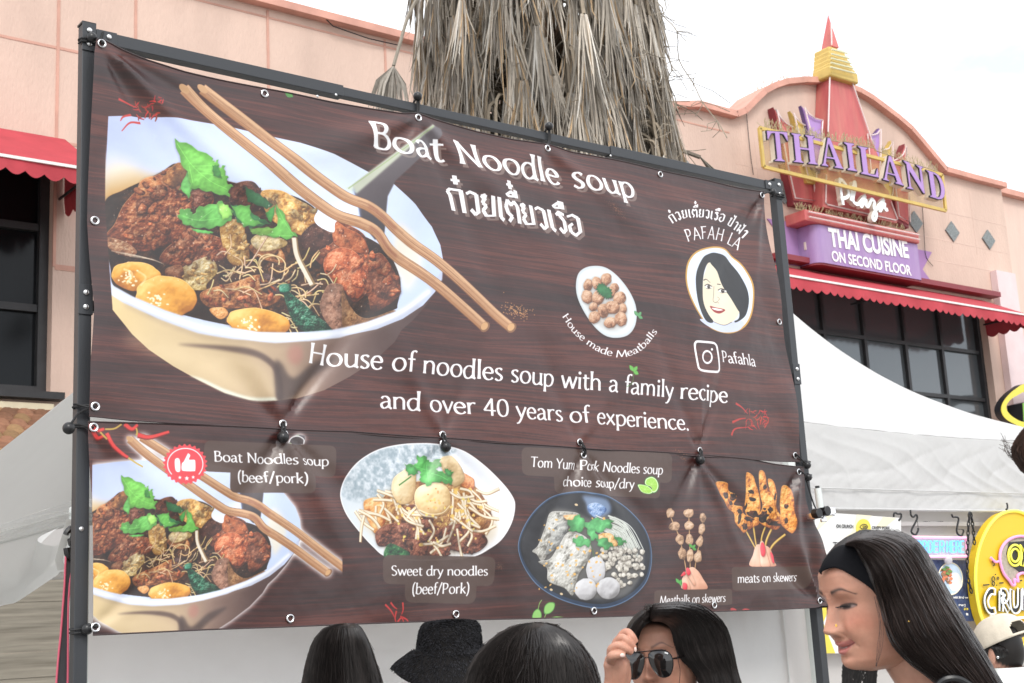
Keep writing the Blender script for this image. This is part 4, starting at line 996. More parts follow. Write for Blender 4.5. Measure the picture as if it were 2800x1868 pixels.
def wood(c, streak=1.0, seed=3):
    h, w = c.h, c.w
    n = vnoise(h, w, 420, 9, seed)*.26+vnoise(h, w, 200, 3.2, seed+1)*.36+vnoise(h, w, 90, 1.6, seed+2)*.42+vnoise(h, w, 700, 60, seed+3)*.55+.03
    warp = (vnoise(h, w, 500, 120, seed+4)-.5)*34
    Y = np.clip(np.arange(h)[:, None]+warp, 0, h-1).astype(int)
    n = n[Y, np.arange(w)[None]]
    t = np.clip((n-.48)/.62, 0, 1)
    ts = [0, .3, .6, .85, 1]
    cs = [(42, 21, 20), (54, 26, 24), (65, 31, 27), (76, 36, 31), (92, 46, 38)]
    for k in range(3): c.rgb[..., k] = np.interp(t, ts, [q[k]/255 for q in cs])
    c.a[:] = 1
# ---- lettering: a broad pen drawn along letter skeletons
G = {}
def glyph(ch, adv, *st): G[ch] = (adv, st)
XH = .47
glyph('a', .43, ('c', (.07, .37), (.13, .45), (.24, .455), (.32, .36), (.325, .2), (.33, .02)), ('c', (.32, .27), (.17, .24), (.065, .16), (.075, .05), (.15, .0), (.25, .05), (.325, .14)), ('l', (.33, .05), (.40, .0)))
glyph('b', .50, ('f', (.09, .76), (.09, .02)), ('c', (.09, .36), (.2, .46), (.33, .45), (.42, .35), (.435, .22), (.38, .07), (.26, -.005), (.15, .01), (.09, .06)))
glyph('c', .39, ('c', (.35, .40), (.27, .46), (.15, .44), (.06, .33), (.055, .2), (.1, .07), (.2, -.005), (.3, .02), (.36, .08)))
glyph('d', .50, ('f', (.405, .76), (.405, .0)), ('c', (.405, .40), (.3, .46), (.17, .44), (.07, .32), (.06, .18), (.12, .04), (.23, -.005), (.33, .05), (.405, .15)), ('l', (.405, .04), (.47, .0)))
glyph('e', .42, ('c', (.06, .25), (.2, .255), (.355, .26), (.34, .38), (.25, .46), (.14, .44), (.06, .32), (.055, .18), (.12, .04), (.23, -.005), (.33, .03), (.375, .09)))
glyph('f', .30, ('c', (.34, .74), (.25, .775), (.165, .70), (.145, .55), (.145, .3), (.145, 0)), ('l', (.03, .455), (.28, .465)))
glyph('h', .50, ('f', (.09, .76), (.09, 0)), ('c', (.09, .34), (.2, .45), (.32, .455), (.40, .36), (.405, .2), (.405, 0)))
glyph('i', .21, ('f', (.105, .47), (.105, 0)), ('d', (.105, .64)))
glyph('k', .45, ('f', (.09, .76), (.09, 0)), ('l', (.37, .46), (.1, .22)), ('l', (.17, .28), (.41, 0)))
glyph('l', .21, ('f', (.105, .76), (.105, 0)))
glyph('m', .76, ('f', (.09, .47), (.09, 0)), ('c', (.09, .34), (.18, .45), (.29, .455), (.36, .36), (.365, .2), (.365, 0)), ('c', (.365, .34), (.46, .45), (.57, .455), (.64, .36), (.65, .2), (.65, 0)))
glyph('n', .50, ('f', (.09, .47), (.09, 0)), ('c', (.09, .34), (.2, .45), (.32, .455), (.40, .36), (.405, .2), (.405, 0)))
glyph('o', .50, ('o', (.25, .455), (.12, .40), (.06, .23), (.12, .06), (.25, 0), (.38, .06), (.44, .23), (.38, .40)))
glyph('p', .50, ('f', (.09, .47), (.09, -.24)), ('c', (.09, .36), (.2, .46), (.33, .45), (.42, .35), (.435, .22), (.38, .07), (.26, -.005), (.15, .01), (.09, .06)))
glyph('r', .34, ('f', (.09, .47), (.09, 0)), ('c', (.09, .33), (.17, .43), (.25, .465), (.33, .44)))
glyph('s', .36, ('c', (.30, .41), (.22, .46), (.12, .44), (.075, .36), (.12, .28), (.23, .21), (.295, .13), (.26, .03), (.16, -.005), (.05, .05)))
glyph('t', .31, ('c', (.135, .60), (.135, .4), (.135, .15), (.16, .03), (.23, 0), (.30, .04)), ('l', (.03, .455), (.29, .465)))
glyph('u', .50, ('c', (.085, .47), (.085, .25), (.1, .08), (.19, 0), (.30, .03), (.40, .13)), ('f', (.405, .47), (.405, 0)), ('l', (.405, .04), (.47, 0)))
glyph('v', .44, ('l', (.03, .47), (.22, 0), (.40, .47)))
glyph('w', .66, ('l', (.03, .47), (.19, 0), (.33, .44)), ('l', (.33, .44), (.48, 0), (.63, .47)))
glyph('x', .44, ('l', (.05, .47), (.39, 0)), ('l', (.38, .47), (.05, 0)))
glyph('y', .44, ('l', (.03, .47), (.225, .02)), ('c', (.41, .47), (.30, .2), (.19, -.08), (.1, -.22), (.02, -.235)))
glyph('B', .53, ('f', (.10, .71), (.10, 0)), ('c', (.03, .71), (.2, .715), (.35, .68), (.38, .56), (.31, .43), (.1, .385)), ('c', (.1, .385), (.32, .39), (.455, .30), (.455, .15), (.36, .03), (.2, .0), (.05, .005)))
glyph('N', .68, ('f', (.11, .71), (.11, 0)), ('l', (.05, .71), (.12, .69), (.56, .02)), ('f', (.565, .72), (.565, 0)))
glyph('H', .66, ('f', (.11, .71), (.11, 0)), ('f', (.54, .71), (.54, 0)), ('l', (.11, .375), (.54, .375)))
glyph('T', .56, ('f', (.28, .71), (.28, 0)), ('l', (.02, .69), (.05, .71), (.51, .71), (.54, .69)))
glyph('Y', .56, ('l', (.03, .71), (.28, .33)), ('l', (.53, .71), (.28, .33)), ('f', (.28, .36), (.28, 0)))
glyph('P', .51, ('f', (.10, .71), (.10, 0)), ('c', (.03, .71), (.2, .715), (.38, .67), (.425, .52), (.36, .37), (.24, .31), (.1, .32)))
glyph('M', .84, ('l', (.05, 0), (.17, .71), (.42, .03), (.67, .71), (.77, 0)))
glyph('S', .47, ('c', (.39, .64), (.29, .715), (.16, .70), (.085, .58), (.13, .45), (.28, .35), (.39, .23), (.36, .08), (.22, -.005), (.06, .06)))
glyph('F', .47, ('f', (.10, .71), (.10, 0)), ('l', (.03, .71), (.43, .71)), ('l', (.1, .39), (.36, .39)))
glyph('A', .62, ('l', (.04, 0), (.30, .72), (.57, 0)), ('l', (.14, .25), (.46, .25)))
glyph('L', .46, ('f', (.10, .71), (.10, .0)), ('l', (.1, .01), (.43, .01)))
glyph('4', .50, ('l', (.33, .0), (.33, .69), (.04, .2), (.47, .2)))
glyph('0', .50, ('o', (.25, .69), (.11, .6), (.06, .345), (.11, .09), (.25, 0), (.39, .09), (.44, .345), (.39, .6)))
glyph('.', .20, ('d', (.1, .03)))
glyph('(', .27, ('c', (.22, .80), (.11, .6), (.08, .3), (.12, .02), (.22, -.18)))
glyph(')', .27, ('c', (.05, .80), (.16, .6), (.19, .3), (.15, .02), (.05, -.18)))
glyph('/', .36, ('l', (.02, -.1), (.33, .78)))
glyph(' ', .27)
# Thai (drawn with the same pen, angular as on the banner)
glyph('\u0e01', .50, ('l', (.09, .38), (.03, .47), (.12, .54), (.40, .54), (.42, 0)), ('l', (.09, .38), (.10, 0)))
glyph('\u0e27', .40, ('l', (.04, .48), (.14, .54), (.31, .50), (.31, .06), (.22, 0), (.12, .10)))
glyph('\u0e22', .48, ('l', (.16, .40), (.05, .50), (.17, .54), (.07, .32), (.17, .27), (.06, .14), (.13, .02), (.37, .06), (.39, .54)))
glyph('\u0e40', .22, ('l', (.09, .54), (.09, .06), (.17, .0)))
glyph('\u0e15', .50, ('l', (.12, .0), (.22, .13), (.10, .2), (.05, .36), (.12, .52), (.22, .42), (.33, .52), (.42, .42), (.42, 0)))
glyph('\u0e23', .40, ('l', (.08, .45), (.18, .54), (.34, .50)), ('l', (.16, .50), (.31, .32), (.30, .08), (.21, 0), (.12, .1)))
glyph('\u0e2d', .46, ('l', (.18, .30), (.06, .22), (.07, .06), (.22, 0), (.38, .12), (.38, .48), (.22, .54), (.05, .47)))
glyph('\u0e1b', .50, ('l', (.16, .40), (.06, .50), (.17, .54), (.12, .32), (.12, .04), (.38, .04), (.40, .74)))
glyph('\u0e32', .34, ('l', (.04, .46), (.14, .54), (.25, .48), (.25, 0)))
glyph('\u0e1f', .58, ('l', (.14, .40), (.05, .50), (.14, .54), (.12, .05), (.28, .3), (.44, .05), (.46, .76)))
MARK = {'\u0e35': (('l', (-.38, .66), (-.20, .78), (-.05, .68), (-.34, .64)), ('l', (-.05, .66), (-.04, .84))),
        '\u0e37': (('l', (-.38, .66), (-.20, .78), (-.05, .68), (-.34, .64)), ('l', (-.05, .66), (-.04, .84)), ('l', (-.14, .70), (-.13, .84))),
        '\u0e4b': (('l', (-.30, .78), (-.10, .78)), ('l', (-.20, .69), (-.20, .89))),
        '\u0e49': (('l', (-.34, .76), (-.24, .72), (-.28, .66), (-.10, .80)),)}
def pen(p, thin, thick):
    t = np.gradient(p, axis=0); t /= np.maximum(1e-6, np.linalg.norm(t, axis=1))[:, None]
    a = np.abs(t[:, 1]*.97+t[:, 0]*-.22)
    return thin+(thick-thin)*a
def glyph_polys(ch, thin, thick, prev_high=False):
    st = MARK[ch] if ch in MARK else G[ch][1]
    up = .17 if (ch in '\u0e4b\u0e49' and prev_high) else 0
    out = []
    for s in st:
        k = s[0]; p = np.array(s[1:], float)+np.array([0, up])
        if k == 'd':
            r = thick*.68; a = np.linspace(0, 6.283, 13)[:-1]
            out.append(p[0]+r*np.stack([np.cos(a), np.sin(a)], 1)); continue
        if k == 'l':
            for a, b in zip(p, p[1:]):
                q = np.linspace(a, b, 3); w = pen(q, thin, thick)[:, None]*.5
                t = (b-a)/np.linalg.norm(b-a); n = np.array([-t[1], t[0]])
                e = t*thin*.25
                q[0] -= e; q[-1] += e
                out.append(np.vstack([q+n*w, (q-n*w)[::-1]]))
            continue
        if k == 'f':
            q = np.linspace(p[0], p[1], 9); w = np.full(9, thick); w[0] *= 1.45; w[1] *= 1.12; w[-1] *= 1.4; w[-2] *= 1.1
            t = (p[1]-p[0])/np.linalg.norm(p[1]-p[0]); n = np.array([-t[1], t[0]])
            w = w[:, None]*.5
            a = q+n*w; b = q-n*w
            out.append(np.vstack([a, b[::-1]]))
            continue
        q = smooth(p, k == 'o', 6)
        if k == 'o': q = np.vstack([q, q[0], q[1]])
        w = pen(q, thin, thick)[:, None]*.5
        t = np.gradient(q, axis=0); t /= np.maximum(1e-6, np.linalg.norm(t, axis=1))[:, None]
        n = np.stack([-t[:, 1], t[:, 0]], 1)
        A, B = q+n*w, q-n*w
        h = len(q)//2
        if k == 'o': out += [np.vstack([A[:h+2], B[:h+2][::-1]]), np.vstack([A[h-1:], B[h-1:][::-1]])]
        else: out.append(np.vstack([A, B[::-1]]))
    return out
def layout(s, thin, thick, track=0):
    x = 0; res = []; ph = False
    for ch in s:
        if ch in MARK:
            res.append((x, glyph_polys(ch, thin, thick, ph), 0)); ph = ch in '\u0e35\u0e37'
        else:
            ph = False
            res.append((x, glyph_polys(ch, thin, thick), G[ch][0])); x += G[ch][0]+track
    return res, x
def text(s, b0, b1, cap, col=(246, 246, 248), thin=.045, thick=.085, op=1.0, shadow=None, track=0, slant=0, tip=.71):
    """set a line of lettering between two baseline points (frame coords); cap = a point straight above b0 at cap height"""
    p0, p1, pc = tx([b0, b1, cap])
    res, adv = layout(s, thin, thick, track)
    ux = (p1-p0)/adv; uy = (pc-p0)/tip
    polys = []
    for x, gp, _ in res:
        for g in gp: polys.append(p0+(g[:, :1]+x+g[:, 1:]*slant)*ux+g[:, 1:]*uy)
    paint(polys, col, op, shadow)
def paint(polys, col, op=1.0, shadow=None):
    """union of many small polygons, painted once"""
    allp = np.vstack(polys)
    x0 = int(allp[:, 0].min())-3; y0 = int(allp[:, 1].min())-3; x1 = int(allp[:, 0].max())+4; y1 = int(allp[:, 1].max())+4
    x0 = max(0, x0); y0 = max(0, y0); x1 = min(cv.w, x1); y1 = min(cv.h, y1)
    M = np.zeros((y1-y0, x1-x0), np.float32)
    for q in polys:
        c, a, b = cover([q])
        if c is None: continue
        V = M[b-y0:b-y0+c.shape[0], a-x0:a-x0+c.shape[1]]
        c = c[:V.shape[0], :V.shape[1]]
        np.maximum(V, c, out=V)
    if shadow:
        dx, dy, sc, so = shadow
        put(M[:M.shape[0], :M.shape[1]], min(x0+dx, cv.w-M.shape[1]), min(y0+dy, cv.h-M.shape[0]), C3(sc), so)
    put(M, x0, y0, C3(col), op)
def chilies(cx, cy, w, h, n, seed):
    r = np.random.default_rng(seed)
    for i in range(n):
        x = cx+(r.random()-.5)*w; y = cy+(r.random()-.5)*h; a = r.random()*6.28; L = w*(.16+.12*r.random())
        b = a+(r.random()-.5)*1.2
        p = [(x, y), (x+L*.5*np.cos(a), y+L*.5*np.sin(a)), (x+L*.5*np.cos(a)+L*.5*np.cos(b), y+L*.5*np.sin(a)+L*.5*np.sin(b))]
        c = (160+r.random()*60, 30+r.random()*35, 28+r.random()*25)
        line(p, w*.085, (90, 14, 14), .9, w1=w*.03); line([(a_, b_-w*.008) for a_, b_ in p], w*.058, c, .95, w1=w*.02)
        line([p[0], (p[0][0]-L*.22*np.cos(a), p[0][1]-L*.22*np.sin(a))], w*.014, (170, 130, 60), .9)
def specks(cx, cy, w, h, n, seed, col=(190, 140, 90), rot=.5):
    r = np.random.default_rng(seed)
    for i in range(n):
        u, v = r.normal()*w*.3, r.normal()*h*.3
        fill(ell(cx+u*np.cos(rot)-v*np.sin(rot), cy+u*np.sin(rot)+v*np.cos(rot), 1.6, 1.4, 5), col, .8)
# ---------------------------------------------------------------- the bowl (painted once, printed on both banners)
def paint_bowl():
    frame(220, 200, 2.177)
    O = 1088.5
    # outside of the bowl
    out = [(172, O+170), (180, O+325), (300, O+470), (400, O+560), (550, O+660), (700, O+745), (850, O+820), (1000, O+858), (1150, O+866), (1300, O+845), (1450, O+800), (1600, O+720), (1750, O+620), (1850, O+520), (1890, O+450), (1960, O+390), (2040, O+300), (2100, O+210), (2138, O+110), (1900, O+100), (1000, O+300)]
    grad(out, [(0, (226, 200, 146)), (.12, (214, 190, 146)), (.3, (204, 180, 142)), (.5, (184, 158, 130)), (.66, (128, 102, 90)), (.85, (86, 64, 60)), (1, (74, 52, 50))], ((200, O+400), (2000, O+520)), sm=False)
    fill([(640, O+715), (700, O+742), (850, O+818), (1000, O+858), (1120, O+866), (1170, O+850), (1000, O+838), (850, O+795), (720, O+735)], (226, 232, 218), .9, True, 2)
    line([(260, O+480), (450, O+560), (620, O+610)], 90, (240, 218, 176), .3, feather=14)
    fill([(575, O+527), (800, O+533), (1000, O+560), (1120, O+610), (1185, O+690), (1200, O+850), (1160, O+850), (1150, O+700), (1080, O+630), (960, O+590), (800, O+556)], (86, 66, 60), .85, True, 3)
    fill([(1150, O+640), (1190, O+640), (1260, O+730), (1400, O+630), (1560, O+600), (1390, O+720), (1260, O+845), (1160, O+855)], (74, 58, 54), .85, True, 5)
    fill([(560, O+590), (900, O+600), (1120, O+700), (1140, O+830), (1000, O+830), (760, O+720)], (226, 202, 160), .4, True, 10)
    fill(ell(1270, O+590, 45, 60), (176, 110, 100), .5, True, 6)
    # inside of the bowl
    inn = [(160, 262), (300, 258), (500, 268), (700, 290), (900, 322), (1100, 370), (1300, 420), (1500, 492), (1690, 582), (1850, 668), (1980, 790), (2080, 920), (2125, 1030), (2138, 1120), (2130, 1200), (2090, 1310), (2020, 1390), (1900, 1470), (1750, 1530), (1500, 1575), (1250, 1590), (1000, 1570), (700, 1490), (400, 1400), (172, 1270), (146, 780)]
    grad(inn, [(0, (184, 196, 232)), (.3, (203, 215, 244)), (.6, (214, 226, 246)), (1, (194, 208, 236))], ((300, 300), (1900, 1300)), sm=False)
    grad([(148, 480), (400, 600), (600, 660), (500, 900), (148, 900)], [(0, (205, 214, 240)), (.35, (226, 216, 196)), (.8, (196, 150, 84)), (1, (120, 80, 40))], ((200, 470), (300, 760)), op=.95, feather=14)
    fill([(1880, 900), (1990, 1000), (2010, 1160), (1930, 1300), (1900, 1240), (1850, 1080)], (240, 226, 196), .7, True, 9)
    # rim
    rim = [(170, O+170), (300, O+243), (500, O+325), (700, O+388), (850, O+428), (1050, O+455), (1300, O+460), (1500, O+440), (1700, O+395), (1850, O+340), (2000, O+250), (2080, O+170), (2135, O+90), (2132, O+150), (2085, O+225), (2000, O+300), (1800, O+405), (1550, O+485), (1350, O+512), (1150, O+522), (900, O+502), (700, O+462), (450, O+375), (250, O+285), (172, O+235)]
    # soup
    soup = [(147, 765), (250, 700), (380, 640), (480, 590), (560, 540), (620, 580), (900, 665), (1050, 705), (1250, 730), (1390, 810), (1410, 900), (1500, 930), (1700, 990), (1830, 1085), (1893, 1230), (1872, 1380), (1840, 1420), (1600, 1510), (1500, 1530), (1250, 1548), (1050, 1530), (850, 1500), (500, 1410), (300, 1335), (190, 1270), (172, 1150), (146, 980)]
    chunk(soup, (24, 12, 8), (44, 24, 15), (92, 52, 26), s=16, spec=.25, seed=2, shadow=False, rnd=.2)
    r = np.random.default_rng(11)
    chunk([(890, 680), (1000, 655), (1060, 705), (1120, 790), (1000, 830), (880, 770)], (32, 14, 10), (72, 34, 24), (120, 66, 46), s=12, seed=31)
    chunk([(340, 690), (400, 635), (470, 600), (540, 560), (625, 580), (640, 680), (600, 740), (700, 700), (770, 720), (775, 790), (640, 830), (640, 950), (570, 1000), (420, 1060), (330, 1065), (230, 1010), (150, 970), (200, 900), (250, 790)], (62, 22, 12), (132, 62, 34), (206, 138, 92), s=15, spec=.75, relief=1.5, seed=4)
    chunk([(480, 640), (570, 538), (625, 575), (615, 690), (560, 690)], (70, 36, 20), (160, 98, 52), (206, 150, 90), s=10, spec=.2, seed=6)
    fill([(560, 600), (622, 585), (605, 690), (530, 690)], (66, 40, 28), .6, True, 3)
    chunk([(350, 650), (440, 620), (480, 690), (420, 780), (330, 760)], (110, 50, 24), (190, 112, 62), (232, 176, 120), s=11, spec=.7, seed=61)
    chunk([(330, 760), (400, 740), (440, 800), (380, 850), (330, 830)], (40, 16, 10), (92, 42, 26), (150, 90, 62), s=8, seed=62)
    chunk([(640, 720), (720, 700), (780, 740), (740, 800), (650, 800)], (44, 18, 12), (104, 50, 34), (190, 130, 108), s=9, spec=.8, seed=63)
    chunk([(490, 1060), (560, 1000), (640, 930), (760, 960), (850, 1000), (870, 1100), (760, 1135), (640, 1155), (520, 1150), (460, 1120)], (64, 24, 14), (136, 66, 38), (208, 146, 106), s=13, spec=.8, relief=1.4, seed=5)
    chunk([(150, 980), (260, 1010), (330, 1070), (280, 1100), (180, 1060)], (60, 28, 16), (140, 88, 58), (220, 180, 140), s=10, spec=.9, seed=64)
    for k in range(5): line([(180+k*26, 1060+k*9), (300+k*30, 1085+k*8), (440+k*12, 1120+k*6)], 5, (232, 214, 190), .55)
    chunk([(1060, 720), (1180, 700), (1280, 750), (1390, 820), (1390, 900), (1330, 975), (1220, 935), (1110, 860)], (150, 92, 34), (220, 166, 86), (250, 220, 160), s=15, spec=.6, seed=7)
    chunk([(1150, 770), (1230, 750), (1290, 800), (1260, 850), (1160, 840)], (176, 110, 46), (234, 180, 96), (255, 226, 160), s=12, spec=.5, seed=71)
    chunk([(830, 895), (960, 880), (978, 960), (1002, 1050), (990, 1135), (900, 1140), (850, 1050)], (120, 74, 28), (196, 148, 76), (240, 212, 150), s=12, spec=.95, seed=8)
    chunk([(1000, 1040), (1080, 1000), (1180, 1040), (1210, 1130), (1080, 1110)], (100, 54, 26), (170, 104, 56), (222, 166, 110), s=11, spec=.6, seed=81)
    chunk([(1010, 1000), (1080, 955), (1215, 1000), (1200, 1040), (1070, 1062)], (150, 120, 66), (214, 190, 138), (246, 232, 196), s=14, spec=.3, seed=9)
    chunk([(1380, 900), (1480, 930), (1520, 1000), (1470, 1050), (1370, 1080), (1290, 1000)], (38, 18, 14), (66, 34, 26), (104, 62, 48), s=14, seed=91)
    chunk([(1510, 888), (1600, 920), (1680, 980), (1705, 1090), (1780, 1080), (1870, 1200), (1885, 1330), (1740, 1425), (1700, 1330), (1620, 1370), (1530, 1270), (1440, 1180), (1375, 1090), (1490, 1010)], (52, 20, 12), (126, 62, 38), (188, 116, 78), s=14, spec=.45, relief=1.2, seed=10)
    chunk([(1505, 890), (1570, 930), (1660, 980), (1700, 1080), (1560, 1060), (1490, 1010)], (96, 42, 20), (172, 88, 48), (216, 134, 84), s=12, spec=.3, seed=101)
    chunk([(1440, 1100), (1540, 1045), (1640, 1090), (1692, 1220), (1645, 1345), (1540, 1285), (1440, 1200)], (128, 50, 26), (196, 98, 56), (236, 156, 112), s=12, spec=.9, relief=1.3, seed=12)
    chunk([(1710, 1100), (1790, 1120), (1860, 1220), (1870, 1320), (1780, 1340), (1720, 1240)], (56, 26, 18), (116, 62, 42), (170, 108, 78), s=16, spec=.3, seed=13)
    chunk([(710, 1310), (900, 1250), (1080, 1205), (1185, 1330), (1100, 1395), (950, 1405), (760, 1400)], (96, 48, 20), (178, 108, 60), (226, 168, 112), s=9, spec=.55, relief=1.5, seed=14)
    chunk([(1070, 1200), (1150, 1220), (1180, 1320), (1080, 1300)], (36, 22, 22), (70, 46, 44), (110, 84, 80), s=10, seed=141)
    chunk([(590, 1170), (700, 1112), (772, 1100), (812, 1180), (745, 1260), (735, 1295), (640, 1290), (592, 1230)], (130, 98, 44), (206, 178, 116), (248, 236, 196), s=10, spec=1, relief=1.4, seed=15)
    chunk([(500, 1170), (590, 1150), (600, 1230), (510, 1220)], (80, 38, 20), (154, 92, 58), (206, 150, 110), s=8, seed=151)
    MC = ((58, 20, 10), (140, 68, 36), (218, 150, 104)); RC = ((80, 28, 14), (168, 82, 46), (232, 160, 112)); GC = ((120, 80, 34), (206, 164, 96), (248, 226, 170))
    shreds([(340, 690), (470, 600), (620, 580), (640, 700), (770, 730), (640, 840), (640, 950), (570, 1000), (420, 1060), (230, 1010), (160, 970), (250, 790)], 46, 12, 50, MC, 700)
    shreds([(490, 1060), (640, 935), (850, 1000), (865, 1100), (640, 1150), (470, 1120)], 34, 10, 34, MC, 800)
    shreds([(1510, 895), (1680, 980), (1705, 1090), (1780, 1090), (1870, 1200), (1880, 1330), (1740, 1420), (1530, 1270), (1385, 1090)], 26, 16, 52, RC, 900)
    shreds([(710, 1310), (900, 1250), (1080, 1210), (1185, 1330), (950, 1400), (760, 1400)], 34, 8, 30, RC, 1000)
    shreds([(1060, 720), (1280, 750), (1390, 830), (1330, 970), (1120, 860)], 22, 10, 32, GC, 1100)
    shreds([(830, 900), (960, 885), (1000, 1050), (990, 1130), (850, 1050)], 16, 8, 26, GC, 1150); shreds([(595, 1175), (770, 1105), (810, 1180), (735, 1290), (600, 1230)], 16, 8, 26, GC, 1180)
    shreds([(880, 680), (1060, 705), (1110, 790), (900, 780)], 14, 10, 30, ((30, 12, 8), (78, 38, 26), (130, 76, 54)), 1200)
    shreds([(800, 1100), (1250, 1050), (1450, 1250), (1250, 1480), (850, 1480), (700, 1420), (1200, 1200)], 44, 8, 24, ((50, 24, 12), (120, 70, 36), (200, 140, 84)), 1250)
    for i in range(64):
        x, y = 780+r.random()*500, 1080+r.random()*260
        if r.random() < .45: x, y = 1130+r.random()*330, 1150+r.random()*370
        a = r.normal()*.5; L = 60+r.random()*110; b = r.normal()*.9
        strand([(x, y), (x+L*.5*np.cos(a), y+L*.4*np.sin(a)-12*r.random()), (x+L*np.cos(a+b*.4), y+L*np.sin(a+b))], 11, (228+r.random()*22, 200+r.random()*30, 146+r.random()*40), (120, 74, 34))
    for cx, cy, R in ((1120, 1130, 60), (1140, 1150, 75), (1270, 1330, 60), (1390, 1420, 50)):
        strand([(cx+R*np.cos(t), cy+R*.8*np.sin(t)) for t in np.linspace(2.4, 6.6, 9)], 12, (240, 214, 160), (126, 80, 36))
    chunk([(1195, 1265), (1260, 1330), (1400, 1450), (1505, 1530), (1330, 1548), (1240, 1450)], (8, 30, 22), (20, 74, 50), (90, 160, 128), s=9, spec=1, relief=1.8, seed=16)
    chunk([(1180, 1265), (1240, 1262), (1240, 1300), (1185, 1310)], (10, 60, 44), (40, 130, 96), (120, 200, 170), s=8, spec=.7, seed=17)
    chunk([(1440, 1300), (1475, 1260), (1550, 1275), (1540, 1380), (1590, 1510), (1500, 1530), (1415, 1410)], (92, 58, 44), (160, 112, 88), (206, 160, 136), s=6, spec=.4, seed=18)
    chunk([(1545, 1290), (1600, 1390), (1700, 1460), (1840, 1420), (1835, 1440), (1600, 1530), (1560, 1500)], (82, 50, 30), (150, 104, 66), (196, 152, 106), s=5, spec=.2, seed=19)
    grunge([(p[0], p[1]) for p in soup], 70, .38)
    # marbled balls
    for (cx, cy, rx, ry, sd) in ((325, 1215, 150, 88, 20), (505, 1335, 182, 122, 21), (1050, 1490, 192, 88, 22)):
        chunk(ell(cx, cy, rx, ry, 26, .12, .06, sd), (150, 84, 24), (226, 158, 58), (250, 206, 120), s=34, spec=.12, relief=.35, seed=sd, rnd=2.2)
        rr = np.random.default_rng(sd)
        for i in range(26):
            u, v = rr.normal()*.16, rr.normal()*.2
            fill(ell(cx-rx*.3+u*rx, cy+.12*ry+v*ry, 5+rr.random()*5, 4+rr.random()*4, 7), (255, 246, 220), .8)
    line([(250, 1170), (300, 1200), (270, 1260)], 14, (252, 226, 170), .6); line([(330, 1180), (380, 1220), (350, 1270)], 12, (252, 226, 170), .5)
    chunk([(760, 1410), (840, 1400), (870, 1440), (820, 1470)], (150, 90, 40), (216, 150, 84), (246, 210, 150), s=9, spec=.7, seed=23)
    grad(rim, [(0, (206, 214, 236)), (.5, (222, 230, 248)), (1, (190, 198, 222))], ((300, O+300), (2000, O+300)), sm=False, feather=1)
    line([(178, O+215), (450, O+340), (850, O+462), (1150, O+488), (1500, O+464), (1850, O+362), (2060, O+215)], 26, (248, 250, 255), .85, feather=4)
    line([(250, O+292), (450, O+382), (700, O+470), (900, O+508), (1150, O+530), (1350, O+520), (1550, O+492), (1800, O+412), (2000, O+308)], 16, (150, 130, 116), .45, feather=5)
    # herbs
    leaf([(960, 685), (1050, 730), (1135, 790), (1100, 815), (985, 772)], (40, 92, 52), 5, 1)
    leaf([(880, 790), (960, 800), (1050, 860), (1130, 900), (1010, 925), (930, 890)], (52, 120, 66), 8, 2)
    leaf([(890, 800), (1000, 790), (1010, 870), (1090, 900), (970, 920)], (96, 172, 74), 8, 3)
    leaf([(570, 860), (590, 815), (645, 815), (662, 850), (700, 800), (780, 790), (830, 768), (900, 830), (890, 880), (830, 912), (760, 930), (670, 922), (600, 902)], (96, 170, 78), 8, 4, 3, [[(600, 860), (700, 880), (820, 870)], [(700, 880), (780, 820)]])
    leaf([(800, 780), (870, 790), (900, 850), (840, 880)], (140, 205, 90), 6, 5)
    leaf([(640, 930), (740, 940), (800, 950), (760, 960), (690, 955)], (90, 170, 80), 3, 15)
    leaf([(640, 560), (655, 700), (640, 750), (590, 690), (580, 700), (610, 640)], (92, 168, 80), 5, 6, 3)
    leaf([(555, 395), (650, 440), (770, 520), (780, 545), (800, 528), (806, 576), (838, 565), (842, 612), (862, 632), (852, 662), (893, 682), (868, 705), (880, 742), (790, 722), (715, 702), (650, 690), (640, 620), (600, 545)], (104, 178, 70), 9, 7, 3, [[(570, 420), (660, 560), (760, 650), (860, 700)], [(660, 560), (780, 560)], [(690, 600), (830, 620)], [(640, 560), (660, 660)]])
    leaf([(770, 560), (800, 560), (830, 640), (780, 620)], (70, 150, 66), 5, 8)
    leaf([(1000, 930), (1110, 920), (1180, 940), (1120, 975), (1020, 960)], (104, 150, 60), 4, 9)
    leaf([(1150, 785), (1205, 850), (1235, 930), (1282, 975), (1220, 992), (1110, 970), (1165, 915)], (96, 166, 70), 9, 10, 3, [[(1160, 800), (1210, 900), (1260, 970)], [(1130, 965), (1250, 975)]])
    leaf([(1090, 840), (1150, 790), (1130, 900), (1110, 880)], (64, 140, 60), 5, 12)
    line([(1262, 985), (1282, 1090), (1335, 1200), (1372, 1272)], 40, (150, 120, 80), .9); line([(1260, 985), (1278, 1090), (1328, 1200), (1362, 1268)], 28, (232, 222, 204), .95)
    for i in range(170):                       # wet glints
        x, y = 170+r.random()*1650, 700+r.random()*780
        if y > 1250+(.0 if x < 1300 else 150): continue
        fill(ell(x, y, 2+r.random()*5, 1.5+r.random()*3, 6, r.random()*3), (255, 244, 228), .55)
    # spoon
    grad([(1395, 840), (1500, 742), (1612, 668), (1645, 790), (1640, 862), (1515, 888), (1492, 955), (1398, 905)], [(0, (206, 220, 250)), (1, (244, 248, 255))], ((1450, 700), (1500, 950)))
    grad([(2085, 312), (2140, 335), (2146, 365), (2125, 395), (2000, 520), (1860, 650), (1815, 740), (1795, 960), (1740, 1000), (1655, 900), (1640, 780), (1615, 668)], [(0, (92, 84, 88)), (.5, (74, 64, 68)), (1, (52, 46, 50))], ((1700, 550), (1850, 900)), sm=False, feather=1)
